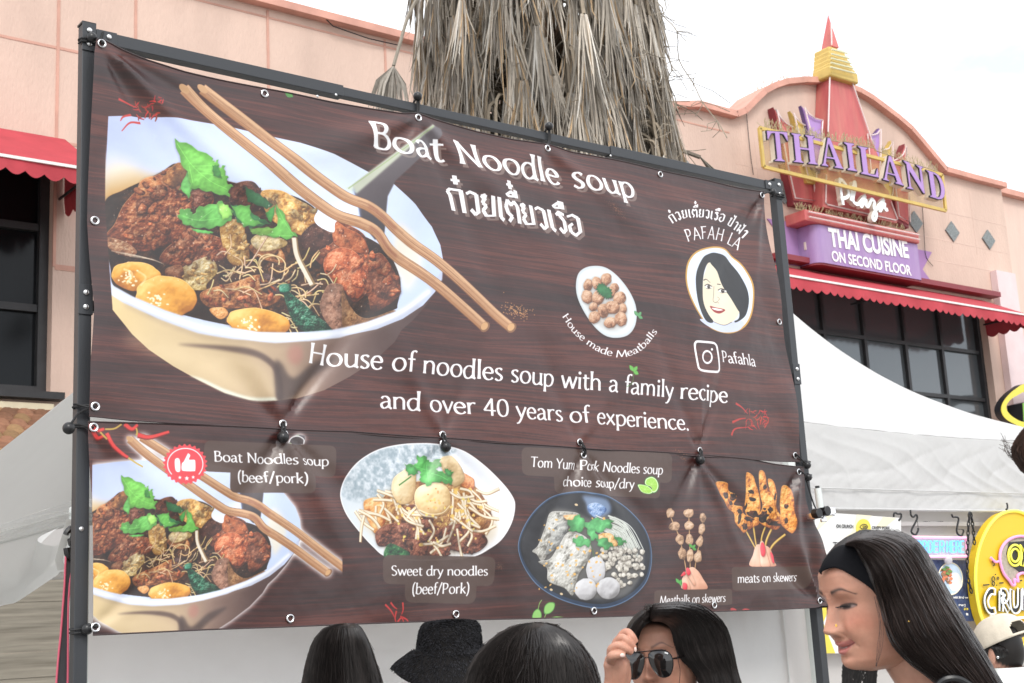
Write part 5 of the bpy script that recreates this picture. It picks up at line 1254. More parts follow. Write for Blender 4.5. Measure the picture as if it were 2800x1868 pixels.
    fill([(2085, 312), (2100, 318), (1640, 720), (1560, 690), (1612, 664)], (206, 214, 190), .8, False, 2)
    line([(2090, 322), (1850, 505), (1590, 690)], 8, (150, 170, 120), .8)
    line([(1620, 690), (1645, 800), (1650, 880)], 16, (120, 140, 190), .6, feather=3)
    e = tx([(147, 262), (147, 780), (172, O+170), (180, O+325)]); ys = np.arange(cv.h); xc = np.interp(ys, e[:, 1], e[:, 0])
    k = np.clip(np.arange(cv.w)[None]-xc[:, None]+.5, 0, 1).astype(np.float32); cv.a *= k; cv.rgb *= k[..., None]
def paint_sticks(crop=False):
    frame(220, 200, 2.177)
    O = 1088.5
    A = [(728, 92), (830, 172), (1050, 345), (1290, 535), (1550, 725), (1700, 798), (1790, 865), (1880, 952), (2100, 1125), (2351, 1343), (2556, 1524)]
    B = [(622, 90), (760, 230), (950, 400), (1250, 650), (1500, 840), (1650, 898), (1750, 955), (1830, 1060), (1960, 1160), (2100, 1268), (2250, 1393), (2399, 1518)]
    r = np.random.default_rng(3)
    for P, wd in ((A, 74), (B, 76)):
        p = smooth(P)
        line(P, wd+6, (84, 50, 34), .95)
        line(P, wd, (186, 140, 102), 1)
        line([(x+13, y-17) for x, y in P], wd*.30, (214, 172, 132), .9, feather=1)
        line([(x-14, y+18) for x, y in P], wd*.30, (160, 108, 68), .8, feather=1)
        line([(x+3, y-3) for x, y in P], 3, (120, 74, 46), .55)
        for i in range(90):
            k = r.integers(0, len(p)-16); o = (r.random()-.5)*wd*.86; n_ = 6+r.integers(0, 10)
            seg = [(q[0]+o*.62, q[1]-o*.78) for q in p[k:k+n_:3]]
            if len(seg) < 2: continue
            line(seg, 1.2+1.4*r.random(), (112, 66, 40) if r.random() < .65 else (236, 204, 164), .5)
        line([p[int(len(p)*.5)+i] for i in range(0, int(len(p)*.2), 3)], wd*.4, (128, 66, 44), .45, feather=3)
        e = p[0]; fill(ell(e[0], e[1], wd*.50, wd*.26, 14, .7), (196, 152, 108))
        e = p[-1]; fill(ell(e[0]-2, e[1]-4, wd*.46, wd*.34, 14, -.9), (134, 94, 64)); fill(ell(e[0]-6, e[1]-8, wd*.34, wd*.26, 14, -.9), (206, 160, 112))
def face_art():
    frame(1480, 480, 2.8)
    oval = [(1300, 546), (1400, 556), (1480, 620), (1560, 715), (1610, 830), (1617, 950), (1598, 1070), (1550, 1160), (1470, 1206), (1380, 1210), (1290, 1175), (1210, 1090), (1145, 990), (1095, 870), (1080, 760), (1100, 660), (1170, 585)]
    c = np.mean(oval, 0)
    fill(oval, (206, 158, 74), 1, True)
    fill([(c[0]+(x-c[0])*.955, c[1]+(y-c[1])*.965) for x, y in oval], (222, 232, 246), 1, True)
    skin = [(1280, 670), (1390, 760), (1440, 900), (1500, 1000), (1508, 1050), (1470, 1110), (1390, 1148), (1320, 1125), (1260, 1040), (1225, 950), (1222, 820), (1240, 740)]
    fill([(1200, 1105), (1300, 1115), (1390, 1150), (1480, 1110), (1540, 1130), (1500, 1190), (1380, 1205), (1290, 1170)], (206, 214, 238), 1, True)
    fill([(1330, 594), (1420, 625), (1490, 720), (1560, 850), (1578, 960), (1555, 1070), (1500, 1120), (1470, 1120), (1508, 1050), (1400, 700), (1284, 668), (1236, 730), (1220, 850), (1240, 980), (1290, 1070), (1305, 1128), (1250, 1110), (1190, 990), (1164, 850), (1170, 740), (1220, 640), (1270, 605)], (30, 30, 34), 1, True)
    fill(skin, (240, 226, 200), 1, True)
    fill([(1284, 668), (1330, 640), (1400, 690), (1500, 900), (1520, 1040), (1503, 1040), (1440, 940), (1395, 860), (1345, 740)], (30, 30, 34), 1, True)
    K = (40, 34, 34)
    line([(1226, 808), (1250, 800), (1285, 825)], 6, K, w1=2); line([(1345, 832), (1375, 834)], 5, K)
    for x, y in ((1270, 855), (1385, 885)):
        fill(ell(x, y, 30, 14, 16, .15), (246, 244, 240)); fill(ell(x+2, y, 13, 14), (46, 32, 28)); fill(ell(x+5, y-4, 3, 3), (250, 250, 250))
        line([(x-34, y-6), (x-5, y-18), (x+32, y-2)], 5, K); line([(x-20, y+12), (x, y+16), (x+26, y+10)], 2.4, K)
    line([(1318, 850), (1316, 920), (1312, 960), (1330, 975), (1345, 968), (1352, 982)], 2.5, K); line([(1345, 930), (1360, 945), (1350, 960)], 2, K)
    fill([(1286, 1002), (1330, 1012), (1395, 1030), (1380, 1050), (1350, 1060), (1315, 1045)], (150, 48, 46), 1, True)
    fill([(1300, 1015), (1340, 1020), (1382, 1033), (1350, 1038), (1318, 1030)], (250, 246, 244), 1, True)
    line([(1255, 1085), (1320, 1128), (1388, 1150), (1450, 1125)], 2.5, K)
def herb(cx, cy, s, col, seed):
    for a, L in ((-2.2, 1.0), (-1.0, .8), (.5, .75)):
        x1, y1 = cx+s*L*np.cos(a), cy+s*L*np.sin(a); nx, ny = -np.sin(a)*s*.26, np.cos(a)*s*.26
        mx, my = (cx+x1)/2, (cy+y1)/2
        p = [(cx, cy), (mx+nx, my+ny), (x1, y1), (mx-nx, my-ny)]
        fill(p, tuple(v*.6 for v in col), 1, True); fill([(cx+(x-cx)*.94, cy+(y-cy)*.94-s*.02) for x, y in p], col, 1, True)
        line([(cx, cy), (x1, y1)], s*.05, tuple(min(255, v*1.3) for v in col), .7)
def balls(lst, cols, s=9, spec=.5, seed=40):
    for i, (x, y, rx, ry, a) in enumerate(lst):
        chunk(ell(x, y, rx, ry, 18, a, .12, seed+i), *cols, s=s, spec=spec, relief=.9, seed=seed+i, rnd=2)

def paint_upper():
    global cv
    cv = Canvas(UP); paint_bowl(); bowl = cv
    cv = Canvas(UP); paint_sticks(); sticks = cv
    cv = Canvas(UP); wood(cv)
    frame(220, 200, 2.177)
    def over(src, op=1.0):
        a = (src.a*op)[..., None]; cv.rgb[:] = cv.rgb*(1-a)+src.rgb*op
    over(bowl)
    frame(220, 200, 2.177); chilies(420, 210, 150, 110, 26, 5)
    for p in ([(220, 160), (290, 185), (340, 205)], [(300, 250), (250, 265), (232, 290)], [(360, 295), (290, 300), (240, 350)]): line(p, 16, (196, 52, 44), .95, w1=5)
    over(sticks)
    frame(960, 280, 2.612)
    sh = (9, 9, (150, 136, 128), .62)
    text('Boat Noodle soup', (135, 324), (2026, 694), (100, 146), shadow=sh, thin=.05, thick=.105, track=.012)
    text('\u0e01\u0e4b\u0e27\u0e22\u0e40\u0e15\u0e35\u0e4b\u0e22\u0e27\u0e40\u0e23\u0e37\u0e2d', (692, 772), (1650, 965), (668, 615), shadow=sh, thin=.045, thick=.12, tip=.54)
    specks(1870, 770, 150, 40, 150, 4, rot=.8)
    frame(1480, 480, 2.8)
    # small bowl of meatballs
    bo = [(400, 697), (480, 712), (560, 770), (640, 870), (695, 980), (708, 1080), (690, 1170), (640, 1230), (560, 1248), (480, 1230), (400, 1165), (320, 1060), (262, 950), (244, 850), (262, 760), (320, 712)]
    c = np.mean(bo, 0)
    fill([(x-6, y+10) for x, y in bo], (10, 6, 6), .5, True, 5); fill(bo, (206, 214, 218), 1, True)
    fill([(c[0]+(x-c[0])*.93, c[1]+(y-c[1])*.93) for x, y in bo], (226, 232, 234), 1, True, 2)
    fill([(c[0]-6+(x-c[0])*.72, c[1]+20+(y-c[1])*.74) for x, y in bo], (176, 170, 164), .6, True, 8)
    balls([(340, 845, 36, 50, .2), (480, 800, 40, 48, .3), (410, 830, 38, 50, -.2), (540, 870, 34, 42, .4), (335, 935, 44, 52, -.3), (420, 940, 46, 56, .3), (510, 900, 40, 46, 0), (582, 945, 46, 50, .4), (385, 1010, 34, 34, 0), (600, 1030, 36, 44, .2), (460, 1040, 42, 56, -.1), (395, 1090, 44, 48, .3), (530, 1015, 54, 50, .5), (515, 1130, 46, 42, 0), (592, 1105, 44, 56, -.3)], ((110, 72, 52), (186, 136, 104), (226, 190, 160)), s=9, spec=.5)
    leaf([(405, 850), (450, 830), (480, 850), (520, 880), (530, 930), (500, 950), (470, 940), (440, 920), (415, 900)], (46, 104, 62), 14, 33)
    herb(720, 1085, 50, (88, 150, 96), 1)
    face_art()
    # lettering on arcs
    bend('House made Meatballs', [(140, 1085), (225, 1200), (345, 1300), (470, 1370), (600, 1395), (720, 1360), (800, 1290), (870, 1200)], 74)
    bend('\u0e01\u0e4b\u0e27\u0e22\u0e40\u0e15\u0e35\u0e4b\u0e22\u0e27\u0e40\u0e23\u0e37\u0e2d \u0e1b\u0e49\u0e32\u0e1f\u0e49\u0e32', [(985, 375), (1060, 340), (1150, 325), (1250, 330), (1340, 350), (1430, 385), (1500, 430), (1560, 480)], 118, thin=.045, thick=.12)
    bend('PAFAH LA', [(1092, 518), (1180, 498), (1270, 490), (1360, 500), (1440, 528), (1520, 570)], 132, thin=.045, thick=.085)
    rounded = [(1158, 1310), (1166, 1282), (1190, 1276), (1290, 1284), (1318, 1298), (1330, 1330), (1350, 1470), (1344, 1500), (1318, 1508), (1215, 1500), (1186, 1486), (1176, 1455)]
    c = np.mean(rounded, 0)
    W = (246, 246, 248)
    line(rounded+rounded[:2], 15, W, sm=True)
    line(ell(1252, 1395, 36, 46, 20)+ell(1252, 1395, 36, 46, 20)[:2], 13, W); fill(ell(1290, 1336, 8, 10), W)
    text('Pafahla', (1378, 1430), (1640, 1465), (1362, 1346), thin=.05, thick=.10)
    frame(780, 880, 1.7036)
    text('House of noodles soup with a family recipe', (100, 192), (2052, 380), (108, 98), thin=.045, thick=.095)
    text('and over 40 years of experience.', (436, 402), (1880, 507), (432, 312), thin=.045, thick=.095, tip=.76)
    for k, (x, y) in enumerate(((1612, 235),)): herb(x, y, 36, (104, 178, 78), 2); line([(x, y), (x-4, y+50), (x-30, y+70)], 3, (90, 150, 66))
    chilies(2190, 450, 120, 90, 30, 6)
    for p in ([(2090, 382), (2120, 400), (2150, 430)], [(2075, 470), (2110, 455), (2140, 450)], [(2072, 530), (2090, 500), (2150, 492)]): line(p, 13, (190, 50, 44), .95, w1=4)
    specks(1850, 620, 60, 14, 60, 8)
    frame(220, 200, 2.177); herb(1215, 120, 70, (70, 130, 56), 3)
    frame(0, 0, .8393); specks(1185, 715, 60, 26, 110, 9, rot=.5)
    cv.rgb *= .95
    return cv, bowl, sticks
def bend(s, path, size, thin=.05, thick=.10):
    """lettering along a traced baseline"""
    p = smooth(path, n=12); d = np.concatenate([[0], np.cumsum(np.linalg.norm(np.diff(p, axis=0), axis=1))])
    res, adv = layout(s, thin, thick, .02)
    polys = []; k = d[-1]/adv
    for x, gp, w in res:
        if w == 0: w_, xm = 0, x-.2
        else: w_, xm = w, x+w*.5
        t = np.clip(xm*k, 0, d[-1]); c = np.array([np.interp(t, d, p[:, 0]), np.interp(t, d, p[:, 1])])
        a = np.array([np.interp(t+6, d, p[:, 0])-np.interp(t-6, d, p[:, 0]), np.interp(t+6, d, p[:, 1])-np.interp(t-6, d, p[:, 1])]); a /= max(1e-6, np.linalg.norm(a))
        nv = np.array([a[1], -a[0]])
        for g in gp:
            off = (g[:, :1]+(x-xm))
            polys.append(tx(c+off*a*k+g[:, 1:]*nv*size))
    paint(polys, (246, 246, 248))
def affine_from(src, dst):
    A = np.hstack([np.array(src), np.ones((3, 1))]); return np.linalg.solve(A, np.array(dst))
def sample(img, X, Y):
    h, w = img.shape[:2]
    ok = (X >= 0) & (X < w-1.01) & (Y >= 0) & (Y < h-1.01)
    X = np.clip(X, 0, w-1.01); Y = np.clip(Y, 0, h-1.01)
    x = X.astype(int); y = Y.astype(int); fx = (X-x); fy = (Y-y)
    if img.ndim == 3: fx = fx[..., None]; fy = fy[..., None]; ok = ok[..., None]
    return (((img[y, x]*(1-fx)+img[y, x+1]*fx)*(1-fy)+(img[y+1, x]*(1-fx)+img[y+1, x+1]*fx)*fy)*ok).astype(np.float32)
def plate(boxes, op=.9):
    """a translucent brown label: rounded boxes drawn together"""
    M = np.zeros((cv.h, cv.w), np.float32)
    for pts, r in boxes:
        p = np.array(pts, float); o = []
        for i in range(4):
            a, b, c = p[i-1], p[i], p[(i+1) % 4]
            u = (a-b)/np.linalg.norm(a-b)*r; v = (c-b)/np.linalg.norm(c-b)*r
            for t in np.linspace(0, 1, 7): o.append((1-t)**2*(b+u)+2*t*(1-t)*b+t*t*(b+v))
        m, x0, y0 = cover([tx(o)])
        if m is None: continue
        V = M[y0:y0+m.shape[0], x0:x0+m.shape[1]]; np.maximum(V, m, out=V)
    put(M, 0, 0, C3((80, 60, 52)), op)
def skewer_meat(pts, seed):
    p = np.array(pts, float)
    chunk(pts, (120, 52, 16), (220, 140, 54), (248, 204, 122), s=17, spec=.5, relief=1.1, seed=seed)
def paint_lower(bowl, sticks):
    global cv
    up = Canvas(UP)
    cv = up; frame(220, 200, 2.177); src = tx([(555, 395), (2138, 1120), (505, 1335)])
    cv = Canvas(LO); frame(200, 1130, 2.489); dst = tx([(325, 425), (1530, 800), (255, 1160)])
    M = affine_from(dst, src)
    wood(cv, seed=23)
    X, Y = np.meshgrid(np.arange(cv.w)+.5, np.arange(cv.h)+.5)
    U = X*M[0, 0]+Y*M[1, 0]+M[2, 0]; V = X*M[0, 1]+Y*M[1, 1]+M[2, 1]
    rgbs = [(sample(s.rgb, U, V), sample(s.a, U, V)) for s in (bowl, sticks)]
    xcut = tx([(1815, 1000), (1820, 1110)])[0][0]
    lcut = tx([(128, 400)])[0][0]
    clip = ((X < xcut) & (X > lcut)).astype(np.float32)
    al = np.maximum(rgbs[0][1], rgbs[1][1])*clip
    glow = np.clip(blur(al, 7)*1.7, 0, 1)*.9*clip
    put(glow, 0, 0, C3((248, 246, 246)), 1)
    for c, a in rgbs:
        a = (a*clip)[..., None]; cv.rgb[:] = cv.rgb*(1-a)+c*clip[..., None]
    frame(200, 1130, 2.489)
    for p in ([(225, 140), (265, 220), (330, 280), (368, 305)], [(440, 150), (520, 165), (650, 130)], [(110, 80), (160, 120), (210, 110)], [(350, 75), (400, 110), (440, 80)], [(130, 120), (165, 170), (200, 160)]):
        line(p, 40, (120, 20, 20), .9, w1=26); line([(x, y-3) for x, y in p], 28, (222, 58, 52), .95, w1=16)
    for p in ([(370, 305), (420, 340), (468, 368)], [(330, 75), (280, 105), (215, 110)], [(430, 100), (436, 130), (430, 150)], [(180, 130), (225, 180)]): line(p, 12, (196, 164, 70), .95)
    # label 1
    plate([([(885, 188), (1780, 225), (1775, 440), (870, 398)], 45), ([(1060, 250), (1630, 250), (1620, 552), (1062, 540)], 45)], .93)
    grad([(1450, 205), (1490, 165), (1530, 160), (1560, 180), (1560, 212)], [(0, (60, 50, 50)), (1, (80, 70, 70))], ((1450, 200), (1560, 200)), sm=False)
    line([(1450, 203), (1490, 165), (1530, 160), (1562, 182), (1562, 212)], 8, (240, 240, 240), .9)
    text('Boat Noodles soup', (948, 330), (1732, 362), (944, 262), thin=.05, thick=.10)
    text('(beef/pork)', (1112, 466), (1576, 484), (1108, 396), thin=.05, thick=.10)
    # badge
    cx, cy = 755, 350
    n = 26; pts = []
    for i in range(n*4):
        a = i/(n*4)*2*np.pi; R = 1+(.055 if (i % 4) in (1, 2) else -.02)
        pts.append((cx+140*R*np.cos(a), cy+130*R*np.sin(a)))
    fill(pts, (226, 66, 76), 1, True)
    W = (250, 248, 248)
    line([(cx+118*np.cos(t), cy+108*np.sin(t)) for t in np.linspace(2.45, 2*np.pi+.7, 40)], 7, W)
    fill([(686, 318), (716, 316), (720, 396), (690, 392)], W, 1, True)
    fill([(732, 345), (745, 330), (768, 285), (775, 276), (788, 290), (780, 318), (815, 320), (822, 335), (822, 390), (810, 398), (745, 396), (730, 385)], W, 1, True)
    def star(x, y, r): fill([(x+(r if i % 2 == 0 else r*.42)*np.cos(-np.pi/2+i*np.pi/5), y+(r if i % 2 == 0 else r*.42)*np.sin(-np.pi/2+i*np.pi/5)) for i in range(10)], W)
    star(718, 440, 14); star(765, 446, 18); star(808, 438, 14)
    # ------------------------------------------- dry noodles on the white plate
    frame(900, 1150, 2.612)
    pl = [(690, 166), (800, 178), (950, 225), (1100, 330), (1220, 450), (1290, 550), (1306, 620), (1285, 720), (1220, 830), (1130, 910), (1000, 975), (700, 1000), (420, 980), (300, 900), (190, 780), (110, 670), (75, 570), (80, 490), (120, 390), (210, 290), (350, 210), (520, 172)]
    fill([(x, y+12) for x, y in pl], (14, 6, 6), .5, True, 6)
    grad(pl, [(0, (206, 214, 220)), (.4, (224, 230, 236)), (1, (234, 236, 244))], ((200, 300), (1150, 800)))
    gl = [(690, 172), (800, 182), (900, 215), (760, 300), (560, 420), (420, 560), (300, 590), (110, 560), (90, 490), (130, 392), (215, 296), (355, 216), (520, 178)]
    p = smooth(tx(gl), True); m, x0, y0 = cover([p], 10); m = blur(m, 3)
    h, w = m.shape; nn = fbm(h, w, 9, 77, 3)
    put(m*np.clip(.55+(nn-.5)*2.2, 0, 1), x0, y0, C3((140, 158, 168)), .85)
    line(pl+pl[:2], 7, (246, 248, 250), .9)
    fill([(300, 620), (420, 500), (700, 420), (980, 440), (1150, 650), (1180, 800), (1060, 920), (760, 970), (450, 950), (330, 850), (200, 700)], (206, 186, 150), .55, True, 9)
    r = np.random.default_rng(5)
    chunk([(370, 560), (520, 460), (800, 420), (1010, 460), (1120, 620), (1130, 760), (1000, 880), (700, 920), (420, 880), (300, 760)], (70, 34, 18), (150, 96, 50), (226, 182, 116), s=12, spec=.5, seed=200)
    chunk([(245, 575), (330, 550), (390, 580), (400, 700), (370, 760), (320, 810), (280, 740), (250, 660)], (150, 74, 26), (222, 156, 86), (246, 210, 150), s=14, spec=.5, seed=201)
    chunk([(920, 380), (1015, 410), (1028, 450), (1000, 500), (920, 470)], (150, 70, 30), (216, 140, 84), (244, 190, 140), s=12, spec=.4, seed=202)
    def sprout(n, bx, by, a0, seed):
        q = np.random.default_rng(seed)
        for i in range(n):
            x, y = bx[0]+q.random()*(bx[1]-bx[0]), by[0]+q.random()*(by[1]-by[0]); a = a0+q.normal()*.6; L = 130+q.random()*110; c = q.normal()*.7
            strand([(x, y), (x+L*.5*np.cos(a), y+L*.5*np.sin(a)), (x+L*.5*np.cos(a)+L*.5*np.cos(a+c), y+L*.5*np.sin(a)+L*.5*np.sin(a+c))], 22, (240, 228, 204), (160, 120, 70))
            if q.random() < .3: fill(ell(x, y, 16, 13, 8), (230, 190, 96), .9, True)
    sprout(10, (300, 480), (490, 640), 1.0, 1); sprout(22, (840, 1090), (490, 660), .9, 2); sprout(6, (170, 260), (640, 680), .7, 3)
    chunk([(450, 420), (520, 360), (600, 320), (620, 460), (590, 570), (500, 600), (440, 520)], (168, 130, 82), (226, 196, 146), (246, 230, 192), s=30, spec=.2, relief=.5, seed=203, rnd=2)
    chunk([(780, 270), (860, 262), (925, 330), (935, 430), (880, 475), (820, 420), (780, 350)], (160, 128, 84), (220, 192, 146), (244, 226, 190), s=30, spec=.2, relief=.5, seed=204, rnd=2)
    for P, sd in (([(325, 800), (420, 740), (560, 740), (620, 820), (560, 870), (400, 900), (335, 890)], 205), ([(460, 870), (600, 850), (720, 880), (840, 950), (780, 985), (520, 985)], 206), ([(760, 790), (900, 740), (1000, 760), (1090, 830), (1100, 890), (1020, 950), (880, 930), (780, 880)], 207), ([(620, 760), (760, 760), (790, 860), (650, 870)], 208), ([(520, 640), (600, 600), (680, 680), (720, 700), (700, 770), (600, 760), (540, 720)], 209)):
        chunk(P, (44, 18, 12), (112, 58, 40), (176, 112, 86), s=13, spec=.5, relief=1.3, seed=sd)
    shreds([(330, 800), (560, 745), (620, 820), (800, 800), (1000, 765), (1100, 880), (1000, 950), (700, 970), (480, 960)], 46, 9, 40, ((44, 18, 12), (116, 60, 42), (186, 122, 94)), 1300, s=8)
    sprout(12, (480, 640), (560, 700), 1.1, 4); sprout(9, (820, 1010), (640, 780), 1.3, 5); sprout(4, (640, 740), (860, 890), .4, 6)
    chunk([(605, 560), (625, 490), (680, 455), (760, 450), (830, 490), (852, 560), (840, 640), (780, 680), (690, 682), (625, 640)], (170, 128, 74), (232, 202, 146), (250, 234, 192), s=44, spec=.15, relief=.45, seed=210, rnd=2.4)
    line([(625, 640), (700, 672), (790, 662), (845, 610)], 7, (250, 238, 206), .7)
    for i in range(60): fill(ell(480+r.random()*560, 560+r.random()*320, 5+r.random()*9, 4+r.random()*7, 8, r.random()*3), (236, 188+r.integers(0, 30), 110), .9, True)
    for i in range(10): fill(ell(640+r.random()*190, 480+r.random()*170, 5, 5, 8), (206, 120, 50), .8)
    chunk([(385, 930), (430, 880), (520, 920), (565, 960), (500, 990), (390, 985)], (10, 30, 18), (28, 84, 44), (90, 150, 90), s=9, spec=.5, seed=211)
    leaf([(620, 255), (690, 265), (720, 300), (770, 280), (775, 330), (740, 350), (800, 390), (860, 370), (855, 460), (800, 450), (740, 440), (690, 470), (650, 420), (660, 370), (600, 350), (530, 315), (580, 320), (625, 310)], (84, 172, 82), 13, 40, 3, [[(700, 290), (700, 440)], [(600, 330), (690, 350)], [(720, 380), (830, 430)]])
    leaf([(530, 315), (600, 335), (640, 380), (560, 395)], (70, 150, 74), 10, 41)
    leaf([(800, 345), (850, 360), (860, 400), (810, 390)], (60, 134, 66), 8, 42); line([(580, 400), (490, 465)], 9, (70, 130, 56))
    plate([([(370, 960), (1165, 975), (1160, 1185), (368, 1170)], 60), ([(530, 1100), (1045, 1110), (1035, 1312), (530, 1300)], 60)], .93)
    text('Sweet dry noodles', (426, 1108), (1118, 1108), (426, 1040), thin=.05, thick=.10)
    text('(beef/Pork)', (580, 1240), (992, 1236), (584, 1165), thin=.05, thick=.10)
    for p in ([(385, 1315), (430, 1360), (460, 1410)], [(425, 1300), (450, 1330), (475, 1348)], [(516, 1300), (520, 1350), (510, 1385)], [(470, 1360), (462, 1410), (470, 1445)], [(500, 1400), (545, 1420), (565, 1445)], [(480, 1440), (510, 1410), (530, 1448)]):
        line(p, 17, (120, 24, 24), .9, w1=9); line(p, 11, (206, 60, 56), .95, w1=5)
    specks(1195, 1050, 60, 40, 50, 10)
    grunge([(330, 780), (560, 740), (800, 700), (1000, 760), (1100, 880), (1000, 950), (700, 960), (400, 900)], 90, .4)
    # ------------------------------------------- the tom yum bowl
    plate([([(1365, 190), (2440, 235), (2435, 450), (1360, 395)], 50), ([(1585, 380), (2350, 420), (2350, 560), (1590, 520)], 40)], .93)
    text('Tom Yum Pork Noodles soup', (1420, 334), (2370, 388), (1424, 262), thin=.05, thick=.10, slant=.08)
    text('choice soup/dry', (1660, 468), (2166, 488), (1664, 400), thin=.05, thick=.10)
    for pts, ax in (([(2192, 458), (2260, 470), (2300, 510), (2270, 528), (2220, 515), (2196, 485)], 0), ([(2238, 440), (2250, 415), (2290, 402), (2325, 425), (2340, 470), (2325, 510), (2295, 518), (2285, 480), (2245, 462)], 1)):
        c = np.mean(pts, 0); fill(pts, (60, 150, 50), 1, True)
        fill([(c[0]+(x-c[0])*.93, c[1]+(y-c[1])*.93) for x, y in pts], (232, 246, 206), 1, True)
        fill([(c[0]+(x-c[0])*.82, c[1]+(y-c[1])*.82) for x, y in pts], (160, 214, 84), 1, True)
        for a in range(7): line([tuple(c), (c[0]+34*np.cos(a*.9), c[1]+34*np.sin(a*.9))], 2.5, (206, 236, 150), .8)
    b = [(1740, 512), (1900, 525), (2060, 590), (2180, 690), (2260, 800), (2298, 930), (2290, 1060), (2240, 1180), (2130, 1280), (1980, 1335), (1820, 1332), (1640, 1280), (1490, 1190), (1390, 1070), (1335, 960), (1328, 870), (1370, 760), (1450, 640), (1570, 550)]
    c = np.mean(b, 0)
    fill([(x, y+14) for x, y in b], (8, 4, 4), .5, True, 8)
    fill(b, (30, 48, 74), 1, True); line(b+b[:2], 7, (104, 138, 176), .8)
    fill([(c[0]+(x-c[0])*.97, c[1]-8+(y-c[1])*.95) for x, y in b], (15, 16, 20), 1, True)
    grad([(c[0]+(x-c[0])*.95, c[1]-10+(y-c[1])*.93) for x, y in b], [(0, (44, 44, 50)), (.4, (18, 18, 22)), (1, (24, 27, 38))], ((1500, 560), (2100, 1250)), feather=2)
    fill([(1790, 540), (1950, 560), (1985, 660), (1900, 700), (1830, 660), (1815, 600)], (150, 176, 214), .75, True, 5)
    chunk([(1830, 610), (1900, 590), (1960, 640), (1900, 700), (1840, 660)], (60, 84, 130), (120, 150, 196), (214, 228, 246), s=6, spec=.9, seed=220, shadow=False)
    fill([(1700, 640), (1840, 700), (2020, 690), (2180, 860), (2240, 960), (2200, 1150), (2060, 1270), (1720, 1250), (1600, 1050), (1480, 960), (1560, 660)], (150, 146, 136), .55, True, 5)
    WT = ((112, 108, 100), (196, 194, 186), (232, 231, 226))
    q = np.random.default_rng(9)
    for i in range(46):
        x, y = 1880+q.random()*130, 680+q.random()*120; L = 140+q.random()*130
        strand([(x, y), (x+L*.5, y+L*.28), (x+L*.86, y+L*.86)], 10, (232, 236, 230), (130, 134, 120))
    chunk([(1560, 665), (1640, 650), (1760, 670), (1700, 730), (1600, 850), (1560, 930), (1510, 1010), (1470, 960), (1435, 935), (1480, 890), (1530, 760)], *WT, s=13, spec=.4, relief=1.3, seed=221)
    chunk([(1600, 760), (1690, 730), (1660, 840), (1590, 930), (1530, 960), (1560, 860)], (80, 80, 78), (150, 150, 146), (206, 206, 200), s=8, spec=.2, seed=222)
    chunk([(1690, 800), (1800, 830), (1850, 900), (1830, 1000), (1760, 1100), (1720, 1250), (1660, 1200), (1550, 1150), (1540, 1060), (1480, 1010), (1560, 990), (1620, 900)], *WT, s=16, spec=.4, relief=1.3, seed=223)
    chunk([(1660, 680), (1760, 680), (1700, 720)], (180, 120, 70), (228, 184, 130), (246, 220, 180), s=8, seed=224)
    for i in range(150):
        x, y = 1890+q.random()*345, 900+q.random()*300
        if x-1890 < (y-1000)*.9 or (x > 2100 and y < 930) or x+y > 3330: continue
        a = 13+q.random()*9
        chunk(ell(x, y, a, a*.9, 9, 0, .35, i), (150, 144, 132), (214, 208, 196), (246, 242, 234), s=5, spec=.4, seed=300+i)
    chunk([(1900, 820), (1990, 810), (2040, 890), (1990, 900), (1920, 880)], (176, 120, 60), (226, 180, 116), (246, 220, 176), s=8, seed=225)
    for x, y, rx, ry, s_ in ((1883, 1070, 72, 98, 230), (1812, 1208, 82, 78, 231), (1980, 1200, 88, 78, 232)):
        chunk(ell(x, y, rx, ry, 24, 0, .05, s_), (130, 128, 128), (196, 194, 196), (226, 226, 228), s=40, spec=.12, relief=.4, seed=s_, rnd=2)
    for i in range(70): fill(ell(1470+q.random()*480, 700+q.random()*520, 4+q.random()*8, 4+q.random()*7, 7, q.random()*3), (232, 180, 96), .9, True)
    for x, y in ((1745, 605), (1580, 1140), (1570, 1210), (1640, 1240)): fill(ell(x, y, 12, 9, 7, .4), (216, 190, 150))
    for P, sd in (([(1690, 720), (1760, 680), (1800, 720), (1820, 760), (1760, 800), (1700, 790)], 50), ([(1800, 740), (1900, 700), (2000, 720), (1990, 770), (1900, 800), (1830, 800)], 51), ([(1720, 850), (1780, 830), (1845, 870), (1830, 900), (1740, 900)], 52), ([(1880, 840), (1960, 850), (2010, 900), (1950, 920), (1900, 890)], 53), ([(2010, 820), (2060, 850), (2100, 870), (2050, 890)], 54), ([(1820, 790), (1880, 780), (1900, 850), (1850, 860)], 55)):
        leaf(P, (84, 164, 96), 14, sd, 3)
    line([(1840, 880), (1860, 930), (1870, 980)], 6, (70, 110, 60))
    for p in (([(1445, 1415), (1450, 1370), (1480, 1345), (1505, 1375), (1500, 1418)]), ([(1525, 1380), (1525, 1330), (1555, 1300), (1595, 1305), (1590, 1350), (1560, 1380)]), ([(1560, 1414), (1610, 1400), (1675, 1410), (1620, 1420)])):
        fill(p, (88, 150, 70), 1, True); c = np.mean(p, 0); fill([(c[0]+(x-c[0])*.85, c[1]+(y-c[1])*.85) for x, y in p], (140, 196, 104), 1, True)
    line([(1482, 1350), (1490, 1310), (1506, 1282)], 6, (130, 180, 90)); line([(1540, 1375), (1530, 1400), (1525, 1418)], 6, (130, 180, 90))
    # ------------------------------------------- skewers
    frame(1750, 1200, 3.0145)
    def hand(palm, fingers, nails, sk=((186, 120, 92), (232, 178, 150), (248, 214, 192))):
        chunk(palm, *sk, s=50, spec=0, relief=.2, seed=60, rnd=1.4)
        for f in fingers: chunk(f, *sk, s=50, spec=0, relief=.2, seed=61, rnd=1.6)
        for f in nails: chunk(f, (150, 20, 34), (224, 56, 70), (250, 120, 130), s=60, spec=.1, relief=.1, seed=62)
